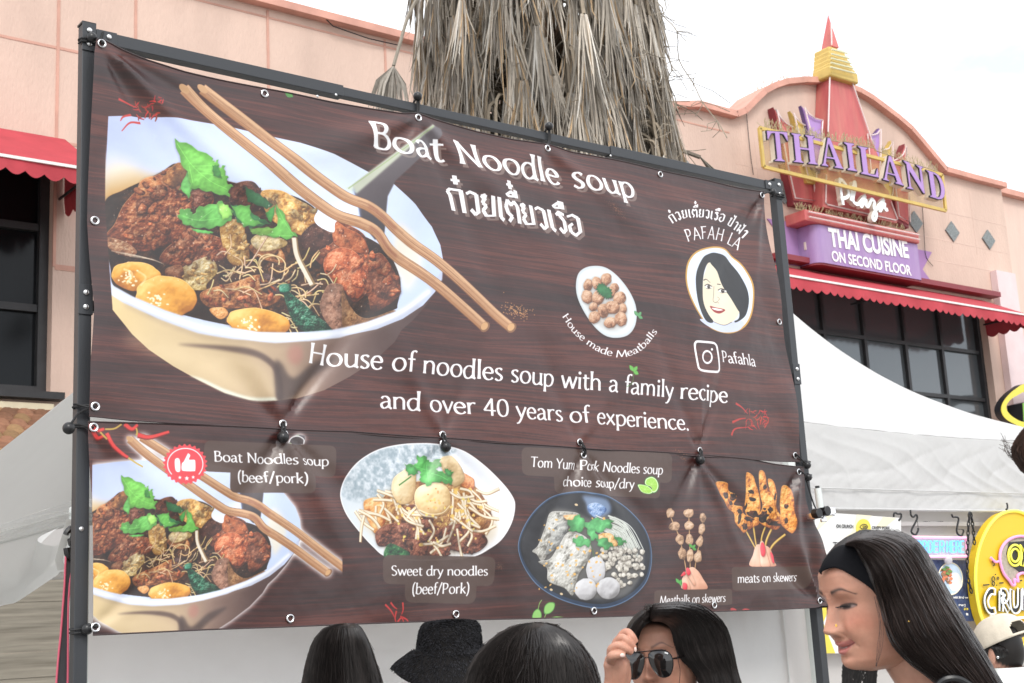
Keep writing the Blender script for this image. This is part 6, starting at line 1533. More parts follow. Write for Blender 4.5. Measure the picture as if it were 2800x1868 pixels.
    MB = ((112, 82, 60), (190, 152, 120), (226, 196, 168))
    for P in ([(228, 575), (300, 790), (345, 1000), (362, 1110)], [(378, 580), (380, 800), (388, 1000), (392, 1100)], [(488, 615), (470, 790), (440, 960), (424, 1140)]): line(P, 9, (120, 84, 50)); line(P, 6, (206, 166, 120))
    i = 0
    for x, y, rx, ry, a in ((246, 612, 36, 40, .3), (276, 722, 40, 38, 0), (312, 832, 32, 44, -.1), (328, 952, 30, 50, -.1), (376, 616, 34, 38, .4), (380, 718, 34, 38, 0), (380, 836, 28, 46, 0), (388, 964, 28, 56, 0), (488, 655, 28, 40, 0), (474, 750, 28, 46, .2), (460, 852, 30, 46, .2), (450, 978, 34, 50, .1)):
        i += 1; chunk(ell(x, y, rx, ry, 11, a, .28, i), *MB, s=14, spec=.3, relief=1.1, seed=400+i)
    herb(405, 905, 44, (80, 150, 66), 5); herb(310, 1195, 52, (80, 160, 74), 6)
    hand([(345, 1110), (400, 1060), (450, 1085), (500, 1150), (540, 1240), (340, 1242), (335, 1180)], [[(360, 1075), (385, 1090), (440, 1190), (430, 1210), (400, 1170), (362, 1110)], [(330, 1150), (370, 1160), (400, 1240), (345, 1242)]], [[(360, 1070), (380, 1068), (398, 1110), (380, 1130), (364, 1110)], [(318, 1130), (345, 1095), (358, 1120), (330, 1135)], [(338, 1190), (370, 1200), (372, 1242), (342, 1242)]])
    for P in ([(868, 750), (940, 880), (985, 950)], [(935, 720), (955, 830), (972, 920)], [(1035, 720), (1012, 800), (1008, 880)], [(1085, 740), (1050, 830), (1035, 920)], [(1170, 790), (1090, 880), (1055, 985)]): line(P, 17, (130, 96, 30)); line([(x-2, y) for x, y in P], 11, (222, 184, 96))
    S = [([(610, 365), (650, 352), (710, 370), (725, 430), (780, 460), (790, 500), (770, 545), (840, 560), (850, 610), (885, 650), (888, 740), (850, 778), (810, 740), (768, 690), (762, 620), (700, 580), (668, 520), (632, 470), (605, 400)], 500),
         ([(1048, 335), (1100, 355), (1118, 460), (1110, 560), (1150, 640), (1130, 700), (1080, 700), (1060, 560), (1060, 450)], 505),
         ([(1165, 395), (1205, 384), (1248, 410), (1255, 500), (1250, 600), (1258, 700), (1220, 780), (1190, 770), (1140, 700), (1150, 600), (1150, 480)], 504),
         ([(862, 295), (885, 280), (925, 310), (945, 370), (972, 450), (985, 540), (985, 620), (980, 700), (930, 730), (890, 745), (878, 640), (860, 560), (862, 440)], 501),
         ([(975, 272), (1005, 262), (1030, 300), (1045, 400), (1090, 480), (1105, 590), (1140, 680), (1120, 750), (1050, 730), (990, 700), (968, 650), (1000, 560), (982, 470), (972, 350)], 502)]
    q = np.random.default_rng(12)
    for P, sd in S:
        skewer_meat(P, sd)
    for x, y, a, b in ((690, 470, 24, 30), (760, 480, 26, 34), (740, 530, 20, 18), (820, 600, 24, 20), (815, 660, 14, 40), (860, 720, 24, 30), (905, 440, 24, 16), (920, 500, 30, 14), (930, 620, 50, 26), (900, 660, 40, 20), (1060, 590, 18, 24), (1010, 640, 36, 44), (1080, 690, 56, 22), (1015, 580, 12, 10), (1020, 400, 14, 20), (1100, 480, 10, 30), (1200, 560, 14, 20), (1180, 680, 12, 24), (870, 560, 10, 30)):
        chunk(ell(x, y, a, b, 14, .3, .5, int(x)), (16, 8, 8), (44, 22, 16), (110, 60, 34), s=8, spec=.3, relief=1.6, seed=int(x+y), shadow=False)
    for i in range(60):
        x, y = 640+q.random()*600, 380+q.random()*340
        P = cv.rgb[tuple(np.clip(tx([(x, y)])[0][::-1].astype(int), 0, [cv.h-1, cv.w-1]))]
        if P[0] > .6: fill(ell(x, y, 4+q.random()*6, 3+q.random()*4, 7), (120, 50, 24), .6, True)
    hand([(960, 880), (1000, 870), (1070, 900), (1108, 1010), (1105, 1052), (888, 1052), (920, 950)], [[(1000, 850), (1030, 860), (1058, 1000), (1055, 1054), (985, 1054), (985, 960)]], [[(1015, 852), (1035, 880), (1040, 940), (1022, 970), (1000, 960), (1000, 890)], [(1075, 935), (1098, 960), (1108, 1020), (1090, 1020)]])
    plate([([(738, 1058), (1385, 1052), (1378, 1235), (750, 1255)], 30)], .93)
    text('meats on skewers', (788, 1190), (1298, 1172), (788, 1118), thin=.05, thick=.10)
    plate([([(108, 1250), (745, 1236), (750, 1370), (106, 1382)], 30)], .93)
    text('Meatballs on skewers', (150, 1366), (696, 1342), (152, 1298), thin=.05, thick=.10)
    specks(340, 160, 80, 30, 70, 11)
    fill([(735, 1400), (760, 1395), (785, 1416), (745, 1420)], (190, 66, 66), .9, True); fill([(825, 1412), (850, 1400), (885, 1408), (860, 1418)], (190, 66, 66), .9, True)
    cv.rgb *= .95
    return cv
art_up, bowl_, sticks_ = paint_upper()
art_lo = paint_lower(bowl_, sticks_)
# ================================================================ the black frame
BYP = 3.70                                   # depth of the banner's plane
frame_ = empty('banner_frame', at(222, 900, 3.745)*np.array([1, 1, 0]), 'black square tube frame with telescoping top bar that carries the two menu banners', 'frame')
PXL, PXR = at(226, 900, 3.745)[0], at(2166, 1000, 3.745)[0]; ZTOP = at(222, 70, 3.745)[2]
for x in (PXL, PXR):
    b = MB(); b.box((x-.019, 3.726, 0), (x+.019, 3.764, ZTOP)); b.build('post', M_metal, frame_, smooth=False, bevel=.002)
def X(px, py, Y=3.745): return at(px, py, Y)[0]
b = MB()
xj1, xj2 = X(932, 262), X(1662, 420)
b.box((PXL+.0195, 3.725, ZTOP-.052), (xj1, 3.765, ZTOP-.012)); b.build('top_bar', M_metal, frame_, smooth=False, bevel=.002); b = MB(); b.box((xj2, 3.725, ZTOP-.052), (PXR-.0195, 3.765, ZTOP-.012)); b.build('top_bar', M_metal, frame_, smooth=False, bevel=.002)
b = MB(); b.box((xj1-.1, 3.729, ZTOP-.048), (xj2+.1, 3.761, ZTOP-.016)); b.build('inner_top_bar', M_metal, frame_, smooth=False, bevel=.0015)
zc = at(240, 838, 3.745)[2]
b = MB(); b.box((PXL+.0195, 3.732, zc-.016), (PXR-.0195, 3.758, zc+.016)); b.build('cross_bar', M_metal, frame_, smooth=False, bevel=.0015)
def bracket(x, z, sgn, hgt=.085, wid=.085, foot=True):
    m = MB(); m.box((x-.021, 3.7215, z-hgt), (x+.021, 3.7255, z+.004))
    if foot: m.box((x+sgn*.0215, 3.7205, z-.05), (x+sgn*wid, 3.7245, z-.010))
    br = m.build('corner_bracket', M_metal, frame_, smooth=False, bevel=.001)
    for dx, dz in ((0, -.02), (0, -hgt+.022), (sgn*.06, -.028))[:3 if foot else 2]:
        h = MB(); h.ball((x+dx, 3.7195, z+dz), (.0085, .005, .0085), 10, 6); h.build('bolt', M_bolt, br)
bracket(PXL, ZTOP-.001, 1); bracket(PXR, ZTOP-.001, -1); bracket(PXL, zc+.055, 1, .085, .05, False); bracket(PXR, zc+.05, -1, .085, .05, False)
b = MB(); b.box((PXL-.022, 3.723, ZTOP), (PXL+.022, 3.767, ZTOP+.008)); b.box((PXR-.022, 3.723, ZTOP), (PXR+.022, 3.767, ZTOP+.008)); b.build('post_cap', M_rubber, frame_, smooth=False, bevel=.002)
b = MB()
for px, py in ((921, 258), (870, 262), (1672, 425), (1700, 447)): c = at(px, py, 3.72); b = MB(); b.ball((c[0], 3.7245, c[2]), (.005, .003, .005), 8, 5); b.build('pin', M_bolt, frame_)
b = MB(); b.ball(at(224, 1446, 3.72)+np.array([0, .004, 0]), (.007, .004, .007), 8, 5); b.build('pin', M_bolt, frame_)

# ================================================================ the two printed banners
def image_of(c, name):
    im = bpy.data.images.new(name, c.w, c.h, alpha=False)
    a = np.ones((c.h, c.w, 4), np.float32); a[..., :3] = np.clip(c.rgb[::-1], 0, 1)
    im.pixels.foreach_set(a.ravel()); im.update(); im.pack()
    return im
def vinyl(name, c):
    im = image_of(c, name)
    m = bpy.data.materials.new(name); m.use_nodes = True; t = m.node_tree; b = t.nodes['Principled BSDF']; L = t.links.new
    i = nd(t, 'ShaderNodeTexImage'); i.image = im; i.interpolation = 'Cubic'; i.extension = 'EXTEND'
    uv = nd(t, 'ShaderNodeUVMap'); uv.uv_map = 'print'; L(uv.outputs[0], i.inputs[0])
    L(i.outputs['Color'], b.inputs['Base Color']); b.inputs['Roughness'].default_value = .38; b.inputs['Specular IOR Level'].default_value = .75
    tc = nd(t, 'ShaderNodeTexCoord'); w = nd(t, 'ShaderNodeTexNoise'); w.inputs['Scale'].default_value = 900; L(tc.outputs['Object'], w.inputs['Vector'])
    n2 = nd(t, 'ShaderNodeTexNoise'); n2.inputs['Scale'].default_value = 5; n2.inputs['Detail'].default_value = 3; L(tc.outputs['Object'], n2.inputs['Vector'])
    b1 = nd(t, 'ShaderNodeBump'); b1.inputs['Strength'].default_value = .08; b1.inputs['Distance'].default_value = .001; L(w.outputs['Fac'], b1.inputs['Height'])
    b2 = nd(t, 'ShaderNodeBump'); b2.inputs['Strength'].default_value = .30; b2.inputs['Distance'].default_value = .03; L(n2.outputs['Fac'], b2.inputs['Height']); L(b1.outputs[0], b2.inputs['Normal']); L(b2.outputs[0], b.inputs['Normal'])
    return m
def edge_curve(pts):
    q = np.array([plane_uv(*p) for p in pts]); d = np.concatenate([[0], np.cumsum(np.linalg.norm(np.diff(q, axis=0), axis=1))]); d /= d[-1]
    return lambda t: np.array([np.interp(t, d, q[:, 0]), np.interp(t, d, q[:, 1])])
def banner(name, label, c, m, top, bottom, left, right, bulge, nu, nv):
    T, B, Lf, R = edge_curve(top), edge_curve(bottom), edge_curve(left), edge_curve(right)
    c00, c10, c01, c11 = B(0), B(1), T(0), T(1)
    us = np.linspace(0, 1, nu); vs_ = np.linspace(0, 1, nv); P = []; UV = []
    tab = {('T', u): T(u) for u in us}; tb = {u: B(u) for u in us}
    for v in vs_:
        l, r = Lf(v), R(v)
        for u in us:
            q = (1-v)*tb[u]+v*tab[('T', u)]+(1-u)*l+u*r-((1-u)*(1-v)*c00+u*(1-v)*c10+(1-u)*v*c01+u*v*c11)
            Y = BYP+bulge(q[0], q[1], u, v)
            P.append((q[0]*BYP, Y, 1.6+q[1]*BYP)); UV.append(((q[0]-c.box[0])*PXU/c.w, 1-(c.box[3]-q[1])*PXU/c.h))
    mb = MB(); mb.add(P, [(j*nu+i, j*nu+i+1, (j+1)*nu+i+1, (j+1)*nu+i) for j in range(nv-1) for i in range(nu-1)])
    o = mb.build(name, m, None, fix=False)
    me = o.data; uv = me.uv_layers.new(name='print'); idx = np.empty(len(me.loops), int); me.loops.foreach_get('vertex_index', idx)
    uv.data.foreach_set('uv', np.array(UV, np.float32)[idx].ravel())
    hm = MB()
    for side in ('t', 'b'):
        k = (nv-1)*nu if side == 't' else 0
        hm.tube([np.array(P[k+i])+np.array([0, -.001, 0]) for i in range(0, nu, 2)], .0022, 5)
    hm.build('hem', M_hem, o)
    return tag(o, label, 'banner')
M_hem = mat('banner_hem', (.05, .03, .03), .5)
def crease(u, v, u0, v0, ang, width, length, amp):
    """a fold that starts at (u0,v0) and fans out along ang (plane units)"""
    a = math.radians(ang); dx, dy = (u-u0), (v-v0)
    t = dx*math.cos(a)+dy*math.sin(a); s = -dx*math.sin(a)+dy*math.cos(a)
    if t < 0: return 0
    w = width*(.25+t/length)
    return amp*math.exp(-(s/w)**2)*math.exp(-(t/length)**2)*min(1, t/(.08*length))
PU = lambda x, y: plane_uv(x, y)
tie1, tie2 = PU(1139, 325), PU(1495, 405); tl, tr_c = PU(272, 125), PU(2083, 532)
bt = [PU(772, 1160), PU(1207, 1190), PU(1582, 1210), PU(1908, 1233)]
def bulge_up(u, v, a, b_):
    d = -.012*math.sin(math.pi*a)*math.sin(math.pi*b_)
    d += .004*math.sin(u*21+v*9)+.003*math.sin(u*47-v*31+1)
    for (x, y), lst in ((tie1, ((-155, .02, .22, -.022), (-132, .018, .18, .016), (-35, .02, .2, -.020), (-62, .016, .2, .012), (-100, .015, .12, -.008))), (tie2, ((-150, .018, .16, -.014), (-28, .02, .2, -.016), (-70, .02, .16, .010))),
                        (tl, ((-38, .014, .25, -.022), (-58, .014, .22, .016), (-20, .012, .25, .012))), (tr_c, ((-125, .012, .2, .016), (-105, .012, .2, -.012), (-150, .015, .25, -.010))),
                        (bt[0], ((52, .014, .22, .024), (75, .016, .16, -.012), (118, .016, .14, -.016), (140, .02, .16, .012))), (bt[1], ((60, .014, .14, .012), (120, .014, .14, -.012))), (bt[2], ((50, .014, .12, -.010), (115, .014, .12, .010))), (bt[3], ((62, .010, .16, .018), (85, .010, .14, -.014), (112, .012, .12, .012)))):
        for ang, w, L_, am in lst: d += .75*crease(u, v, x, y, ang, w, L_, am)
    d += .012*math.exp(-((u-.362)/.016)**2)*math.sin(v*22)+.010*math.exp(-((u-1.15)/.02)**2)*math.sin(v*48)
    return d-.004
lt = [PU(773, 1187), PU(1205, 1213), PU(1593, 1243), PU(1905, 1256)]; lc = [PU(2181, 1291), PU(2238, 1643), PU(254, 1170), PU(257, 1716)]
def bulge_lo(u, v, a, b_):
    d = -.010*math.sin(math.pi*a)*math.sin(math.pi*b_)+.004*math.sin(u*26+v*14+2)+.003*math.sin(u*52-v*40)
    for (x, y) in lt:
        for ang, w, L_, am in ((-125, .012, .12, .014), (-100, .012, .10, -.010), (-60, .012, .12, -.014), (-40, .012, .12, .010)): d += crease(u, v, x, y, ang, w, L_, am)
    for (x, y), lst in ((lc[0], ((-130, .012, .14, .016), (-105, .012, .14, -.020))), (lc[1], ((120, .014, .12, -.030), (145, .016, .2, .016), (100, .012, .1, .02))), (lc[2], ((-40, .012, .14, -.010), (-70, .012, .14, .010))), (lc[3], ((40, .012, .12, .010),))):
        for ang, w, L_, am in lst: d += .75*crease(u, v, x, y, ang, w, L_, am)
    d += -.035*math.exp(-((u-1.165)/.022)**2-((v-.075)/.028)**2)
    return d-.006
M_up = vinyl('printed_vinyl_upper', art_up); M_lo = vinyl('printed_vinyl_lower', art_lo)
ban_u = banner('menu_banner', 'large dark wood print banner with a bowl, chopsticks and the heading Boat Noodle soup', art_up, M_up,
    [(258, 114), (282, 116), (333, 140), (394, 164), (501, 195), (620, 222), (716, 242), (800, 258), (894, 278), (1013, 300), (1098, 314), (1139, 312), (1180, 326), (1300, 358), (1400, 382), (1500, 396), (1560, 416), (1666, 437), (1802, 466), (1900, 486), (2000, 510), (2085, 526)],
    [(240, 1140), (358, 1150), (495, 1160), (640, 1166), (772, 1172), (960, 1186), (1207, 1204), (1420, 1216), (1582, 1226), (1750, 1236), (1908, 1249), (2048, 1257), (2120, 1262), (2191, 1262)],
    [(240, 1140), (241, 994), (253, 843), (244, 705), (239, 600), (246, 350), (253, 147), (258, 114)], [(2191, 1262), (2180, 1130), (2166, 1037), (2136, 837), (2110, 690), (2087, 558), (2085, 526)], bulge_up, 241, 121)
ban_l = banner('menu_banner', 'lower dark wood print banner showing four noodle dishes and skewers with captions', art_lo, M_lo,
    [(239, 1154), (380, 1157), (521, 1163), (700, 1170), (820, 1177), (960, 1181), (1205, 1198), (1420, 1214), (1593, 1226), (1750, 1234), (1905, 1243), (2049, 1256), (2115, 1269), (2194, 1279)],
    [(250, 1737), (400, 1730), (560, 1722), (790, 1714), (960, 1707), (1290, 1695), (1617, 1688), (1800, 1682), (1956, 1672), (2100, 1668), (2259, 1660)],
    [(250, 1737), (251, 1652), (252, 1450), (250, 1355), (246, 1300), (240, 1200), (239, 1154)], [(2259, 1660), (2257, 1631), (2254, 1565), (2257, 1522), (2240, 1480), (2221, 1445), (2208, 1400), (2200, 1366), (2197, 1320), (2194, 1279)], bulge_lo, 241, 75)
# ---- grommets: one mesh, copied
gm = MB(); gm.tube([(.0105*math.cos(a), 0, .0105*math.sin(a)) for a in np.linspace(0, 2*math.pi, 20)[:-1]], .0030, 6, closed=True)
g0 = gm.build('grommet', M_chrome)
def grommet(px, py, par, first=[True]):
    global g0
    if first[0]: o = g0; first[0] = False
    else: o = g0.copy(); col.objects.link(o)
    # sit on the cloth
    u, v = plane_uv(px, py)
    me = par.data
    k = KD[par.name]; _, idx, _ = k.find((u*BYP, 0, 1.6+v*BYP)); co = me.vertices[idx].co
    o.location = (u*BYP, co.y-.003, 1.6+v*BYP); o.parent = par
    return np.array(o.location)
from mathutils.kdtree import KDTree
KD = {}
for o in (ban_u, ban_l):
    k = KDTree(len(o.data.vertices))
    for i, v in enumerate(o.data.vertices): k.insert((v.co.x, 0, v.co.z), i)
    k.balance(); KD[o.name] = k
GU = [grommet(x, y, ban_u) for x, y in ((272, 126), (721, 258), (1139, 325), (1495, 407), (1803, 478), (2080, 535), (260, 603), (2132, 880), (255, 1114), (2176, 1245), (772, 1160), (1207, 1190), (1582, 1210), (1908, 1233))]
GL = [grommet(x, y, ban_l) for x, y in ((254, 1170), (2181, 1291), (257, 1716), (2238, 1643), (790, 1692), (1243, 1680), (1617, 1671), (1950, 1655), (773, 1189), (1205, 1215), (1593, 1245), (1905, 1258))]
# ---- ball bungees
GB = 'ball bungee ties holding the banners'
def bungee(label, ball, cords, r=.0165, no_ball=False):
    o = empty('bungee_tie', ball, label, 'bungee tie', GB)
    if not no_ball:
        b = MB(); b.ball(ball, r, 16, 10); b.build('ball', M_rubber, o)
    c = MB()
    for p in cords: c.tube(smooth3([np.array(q) for q in p], 4), .0035, 6)
    c.build('cord', M_cord, o)
fy = 3.70
a_ = lambda x, y, Y=fy: at(x, y, Y)
zt = ZTOP-.012; zb = ZTOP-.052
def over_bar(label, bx, by, g):
    B_ = np.array([at(bx, by, 3.715)[0], 3.715, zt+.016]); x = B_[0]
    cs = [[B_, (x, 3.719, zt-.01), (x-.002, 3.719, zb), (g[0]+.003, 3.705, g[2]+.012), (g[0]+.002, 3.708, g[2]-.002), (g[0], 3.74, g[2]+.01), (x+.006, 3.772, zb-.004), (x+.006, 3.773, zt), (x+.004, 3.75, zt+.005), B_],
          [B_, (x+.006, 3.719, zt-.01), (x+.004, 3.719, zb), (g[0]+.006, 3.705, g[2]+.010), (g[0]+.003, 3.71, g[2])]]
    bungee(label, B_, cs)
over_bar('ball bungee tie over the top bar near the spoon handle', 1143, 288, GU[2])
over_bar('ball bungee tie over the top bar above the letters of Noodle', 1503, 378, GU[3])
def corner_tie(label, ball, g, xp, zwrap, extra=()):
    B_ = np.array(ball); s = 1 if g[0] > xp else -1
    ring = [(xp-.022, 3.718, zwrap), (xp+.022, 3.718, zwrap+.004)]
    cs = [[g, (g[0], g[1]-.006, g[2]+.004), B_+np.array([s*.008, -.006, 0]), B_], [B_, (xp+s*.022, 3.717, zwrap), (xp, 3.716, zwrap+.002), (xp-s*.023, 3.718, zwrap), (xp-s*.024, 3.745, zwrap+.003), (xp, 3.768, zwrap), (xp+s*.024, 3.745, zwrap-.002)],
          [B_, (xp+s*.022, 3.7165, zwrap-.009), (xp, 3.7155, zwrap-.008), (xp-s*.023, 3.718, zwrap-.009), (xp-s*.024, 3.745, zwrap-.007)]]+list(extra)
    bungee(label, B_, cs)
z_ = lambda x, y: at(x, y, 3.715)[2]
corner_tie('ball bungee tie at the top left corner of the frame', a_(251, 103, 3.708), GU[0], PXL, z_(225, 103), [[a_(282, 88, 3.719), a_(276, 108, 3.716), a_(272, 122, 3.70)]])
corner_tie('ball bungee tie at the top right corner beside the sign petals', a_(2112, 525, 3.715), GU[5], PXR, z_(2100, 524))
B1 = a_(188, 1171, 3.705)
bungee('ball bungee tie left of the left post between the two banners', B1, [[GU[8], a_(240, 1108), a_(215, 1112, 3.718), a_(200, 1113, 3.72), a_(203, 1118, 3.77)], [GU[8], a_(240, 1118), a_(216, 1130, 3.716), a_(200, 1150, 3.712), B1], [GU[8], a_(238, 1113), a_(212, 1106, 3.717), a_(200, 1106, 3.72)],
    [B1, a_(205, 1162, 3.715), a_(228, 1164, 3.718), GL[0]], [B1, a_(205, 1168, 3.715), a_(228, 1168, 3.718), GL[0]]], .0175)
corner_tie('ball bungee tie at the bottom left of the lower banner', a_(238, 1720, 3.708), GL[2], PXL, z_(225, 1722))
for lab, bx, by, i, j in (('ball bungee tie above the Boat Noodles soup caption', 774, 1196, 10, 8), ('ball bungee tie at the rim of the white noodle plate', 1219, 1222, 11, 9), ('ball bungee tie above the first skewers on the lower banner', 1915, 1258, 13, 11)):
    B_ = a_(bx, by, 3.672); g, h = GU[i], GL[j]
    bungee(lab, B_, [[g+np.array([0, .01, 0]), g+np.array([.001, -.008, -.002]), (g+B_)/2+np.array([.004, -.006, 0]), B_], [g+np.array([-.003, .01, 0]), g+np.array([-.004, -.008, -.004]), (g+B_)/2+np.array([-.006, -.004, 0]), B_], [h+np.array([0, .01, 0]), h+np.array([.002, -.008, 0]), B_]], .0185)
g, h = GU[12], GL[10]
bungee('knotted bungee tie without visible ball above the Tom Yum caption', (g+h)/2, [[g+np.array([0, .01, 0]), g+np.array([0, -.008, -.002]), (g+h)/2+np.array([.006, -.012, 0]), h+np.array([.002, -.008, .002]), h+np.array([0, .01, 0])], [g+np.array([.003, .01, 0]), g+np.array([.004, -.009, -.004]), (g+h)/2+np.array([-.004, -.012, 0]), h+np.array([-.002, -.009, .004]), h+np.array([0, .01, 0])], [(g+h)/2+np.array([-.008, -.01, .006]), (g+h)/2+np.array([0, -.018, 0]), (g+h)/2+np.array([.008, -.01, -.006])]], no_ball=True)
corner_tie('upper ball bungee tie low on the right post', a_(2207, 1272, 3.708), GU[9], PXR, z_(2192, 1262))
corner_tie('lower ball bungee tie low on the right post', a_(2210, 1305, 3.708), GL[1], PXR, z_(2196, 1298), [[a_(2204, 1310, 3.716), a_(2222, 1370, 3.715), a_(2236, 1402, 3.70)]])
corner_tie('ball bungee tie at the bottom right of the lower banner', a_(2260, 1649, 3.715), GL[3], PXR, z_(2252, 1642))
# ================================================================ people
M_skin = mat('skin', (.6, .4, .3), .42, .35, attr=True, var=.10, vscale=38, sss=.10, bump=.18, bscale=420, bdist=.0015, tint=(.80, .55, .50), tscale=18, tamt=.35, tmul=True)
M_hair = mat('black_hair', (.016, .014, .014), .35, .5, attr=True, var=.2, vscale=30)
M_scalp = mat('hair_mass', (.008, .007, .007), .75, .15)
M_hband = mat('black_headband', (.008, .008, .010), .85, .15, bump=.3, bscale=500, bdist=.002)
M_fur = mat('black_fur', (.012, .012, .014), .8, .3, attr=True)
M_blackcloth = mat('black_cloth', (.014, .014, .016), .8, .3, var=.2, bump=.2, bscale=200)
M_greycloth = mat('charcoal_cloth', (.05, .05, .06), .85, .3, var=.2, bump=.2, bscale=200)
M_denim = mat('dark_denim', (.03, .04, .07), .85, .3, var=.2, bump=.2, bscale=300)
M_whitecloth = mat('white_cotton', (.74, .78, .76), .85, .25, var=.05, bump=.25, bscale=60)
M_shoe = mat('dark_shoe', (.03, .03, .03), .5)
M_cap = mat('cream_cap_cloth', (.66, .59, .48), .85, .25, var=.08, vscale=25, bump=.35, bscale=160, bdist=.004)
M_lens = mat('smoke_lens', (.012, .011, .011), .04, .7, coat=.4)
M_wire = mat('black_wire_frame', (.015, .012, .012), .25, .6, metal=.4)
M_nail = mat('pale_nail', (.82, .62, .55), .25, .5)
M_goldst = mat('gold_stud', (.85, .55, .15), .25, metal=1)
SKIN = np.array((.53, .30, .22)); LIP = np.array((.50, .17, .16)); BROW = np.array((.075, .045, .04))
def ptd(px, py, D): return EYE+ray(px, py)*D
def axes_at(px):
    r = ray(px, 1680); t = -np.array([r[0], r[1], 0]); t /= np.linalg.norm(t); return np.array([-t[1], t[0], 0]), t   # right, towards camera
def orient(px, yaw, pitch=0, roll=0):
    """columns: local x, y (backwards), z; yaw in degrees towards image left, pitch downwards"""
    R_, T_ = axes_at(px); Zv = np.array([0, 0, 1.0]); a, p, q = map(math.radians, (yaw, pitch, roll))
    f = T_*math.cos(a)-R_*math.sin(a); x = R_*math.cos(a)+T_*math.sin(a)
    f2 = f*math.cos(p)-Zv*math.sin(p); z2 = Zv*math.cos(p)+f*math.sin(p)
    x2 = x*math.cos(q)+z2*math.sin(q); z3 = z2*math.cos(q)-x*math.sin(q)
    return np.stack([x2, -f2, z3], 1)
def gs(x, z, cx, cz, sx, sz): return np.exp(-((x-cx)/sx)**2-((z-cz)/sz)**2)
def head(mb, M, O, hairz=.066, skin=SKIN, na=168, nz=150, eyes='open', lip=LIP, brow=BROW, brow_arch=0, brow_w=1.0, scale=1.0, blush=.0, smile=0):
    zt = np.array([-.113, -.109, -.103, -.092, -.072, -.05, -.03, 0, .025, .05, .075, .095, .107, .112])
    yf = np.array([.030, .058, .071, .080, .078, .083, .084, .083, .089, .087, .072, .048, .024, .0])
    yb = np.array([-.012, -.005, .010, .034, .058, .078, .088, .097, .100, .098, .086, .060, .030, .0])
    ww = np.array([.012, .028, .038, .049, .060, .0665, .0705, .0735, .076, .0745, .064, .046, .022, .0])
    t = np.linspace(0, 1, nz); zz = -.113+.225*(t+.02*np.sin(2*np.pi*t))
    u = np.linspace(0, 1, na, endpoint=False); az = 2*np.pi*(u-.14*np.sin(2*np.pi*u)/1.0)     # denser at the face
    def ip(y): 
        k = np.interp(zz, zt, y); return np.convolve(np.pad(k, 4, mode='edge'), np.ones(9)/9, 'valid')
    F_, B_, Wd = ip(yf), ip(yb), ip(ww)
    A, Zg = np.meshgrid(az, zz); f = F_[:, None]; b_ = B_[:, None]; w = Wd[:, None]
    s, c = np.sin(A), np.cos(A)
    X_ = w*np.sign(s)*np.abs(s)**.92; Yv = np.where(c > 0, -f*np.abs(c)**.86, b_*np.abs(c)**.9)
    fr_ = np.clip(c, 0, 1)**.5*(c > 0)
    x = X_; z = Zg; d = 0
    nz_ = np.interp(z, [-.052, -.047, -.043, -.037, -.028, -.014, 0, .012, .022], [0, .010, .0205, .0235, .019, .0125, .0075, .005, 0])
    nw = np.interp(z, [-.05, -.036, -.015, .02], [.0115, .0105, .0085, .009])
    d = d+nz_*np.exp(-(x/nw)**2)
    ax = np.abs(x)
    d = d+.0120*gs(ax, z, .0130, -.0400, .0072, .0080)-.003*gs(ax, z, .0065, -.0475, .004, .003)
    d = d-.0105*gs(ax, z, .030, .002, .017, .011)+.0065*gs(ax, z, .032, -.001, .0125, .0085)
    d = d+.0035*gs(ax, z, .030, .020, .02, .007)+.005*gs(ax, z, .042, -.030, .018, .018)+smile*.004*gs(ax, z, .036, -.040, .012, .012)
    z_keep = z; z = z-smile*.0055*np.clip(ax/.023, 0, 1.2)**2
    d = d+.0080*gs(x, z, 0, -.0620, .018, .0050)+.0090*gs(x, z, 0, -.0750, .0155, .0056)-.0050*gs(x, z, 0, -.0685, .020, .0020)-.003*gs(ax, z, .024, -.0685, .005, .006)
    z = z_keep
    tn = np.clip(((ax-.018)*.013+(z+.044)*-.022)/(.013**2+.022**2), 0, 1); dn = np.hypot(ax-.018-.013*tn, z+.044+.022*tn)
    d = d-smile*.0022*np.exp(-(dn/.0030)**2)+smile*.0022*gs(ax, z, .038, -.050, .012, .014)
    d = d-.0025*gs(x, z, 0, -.083, .018, .005)+.005*gs(x, z, 0, -.099, .016, .010)-.0015*gs(x, z, 0, -.056, .004, .005)
    Yv = Yv-d*fr_
    C = np.broadcast_to(skin, x.shape+(3,)).copy()
    def paint_(m, colr): 
        m = np.clip(m, 0, 1)[..., None]; C[:] = C*(1-m)+np.array(colr)*m
    face = (c > .05)
    hl = z-hairz+1.15*np.clip(Yv+.074, 0, .2)
    paint_(1/(1+np.exp(-hl/.0025)), (.014, .012, .011))
    if blush: paint_(blush*gs(ax, z, .045, -.026, .018, .016)*face, skin*np.array((1.0, .66, .62)))
    paint_(.6*gs(ax, z, .0068, -.0475, .0035, .0022)*face, skin*.35)
    lw = .0235-.004*smile*-1
    zs = z; z = z-smile*.0055*np.clip(ax/.023, 0, 1.2)**2
    top = -.0575-.0035*np.clip(ax/.022, 0, 1)**1.5+.0014*np.exp(-((ax-.006)/.004)**2)-.0012*np.exp(-(ax/.0025)**2); bot = -.0805+.010*np.clip(ax/.022, 0, 1)**2
    sg = lambda v: 1/(1+np.exp(-v/.0006))
    paint_(.9*sg(top-z)*sg(z-bot)*sg(lw-ax)*face, lip); paint_(.8*np.exp(-((z+.0685)/.0011)**2)*sg(lw-.001-ax)*face, lip*.28)
    if smile: paint_(.6*np.exp(-((z+.0688)/.0010)**2)*sg(.012-ax)*face, (.66, .56, .53))
    z = zs
    bz = .0215+.0045*np.clip((ax-.014)/.018, -1, 1)-.010*np.clip((ax-.036)/.016, 0, 1)**1.5+brow_arch*np.exp(-((ax-.034)/.012)**2)
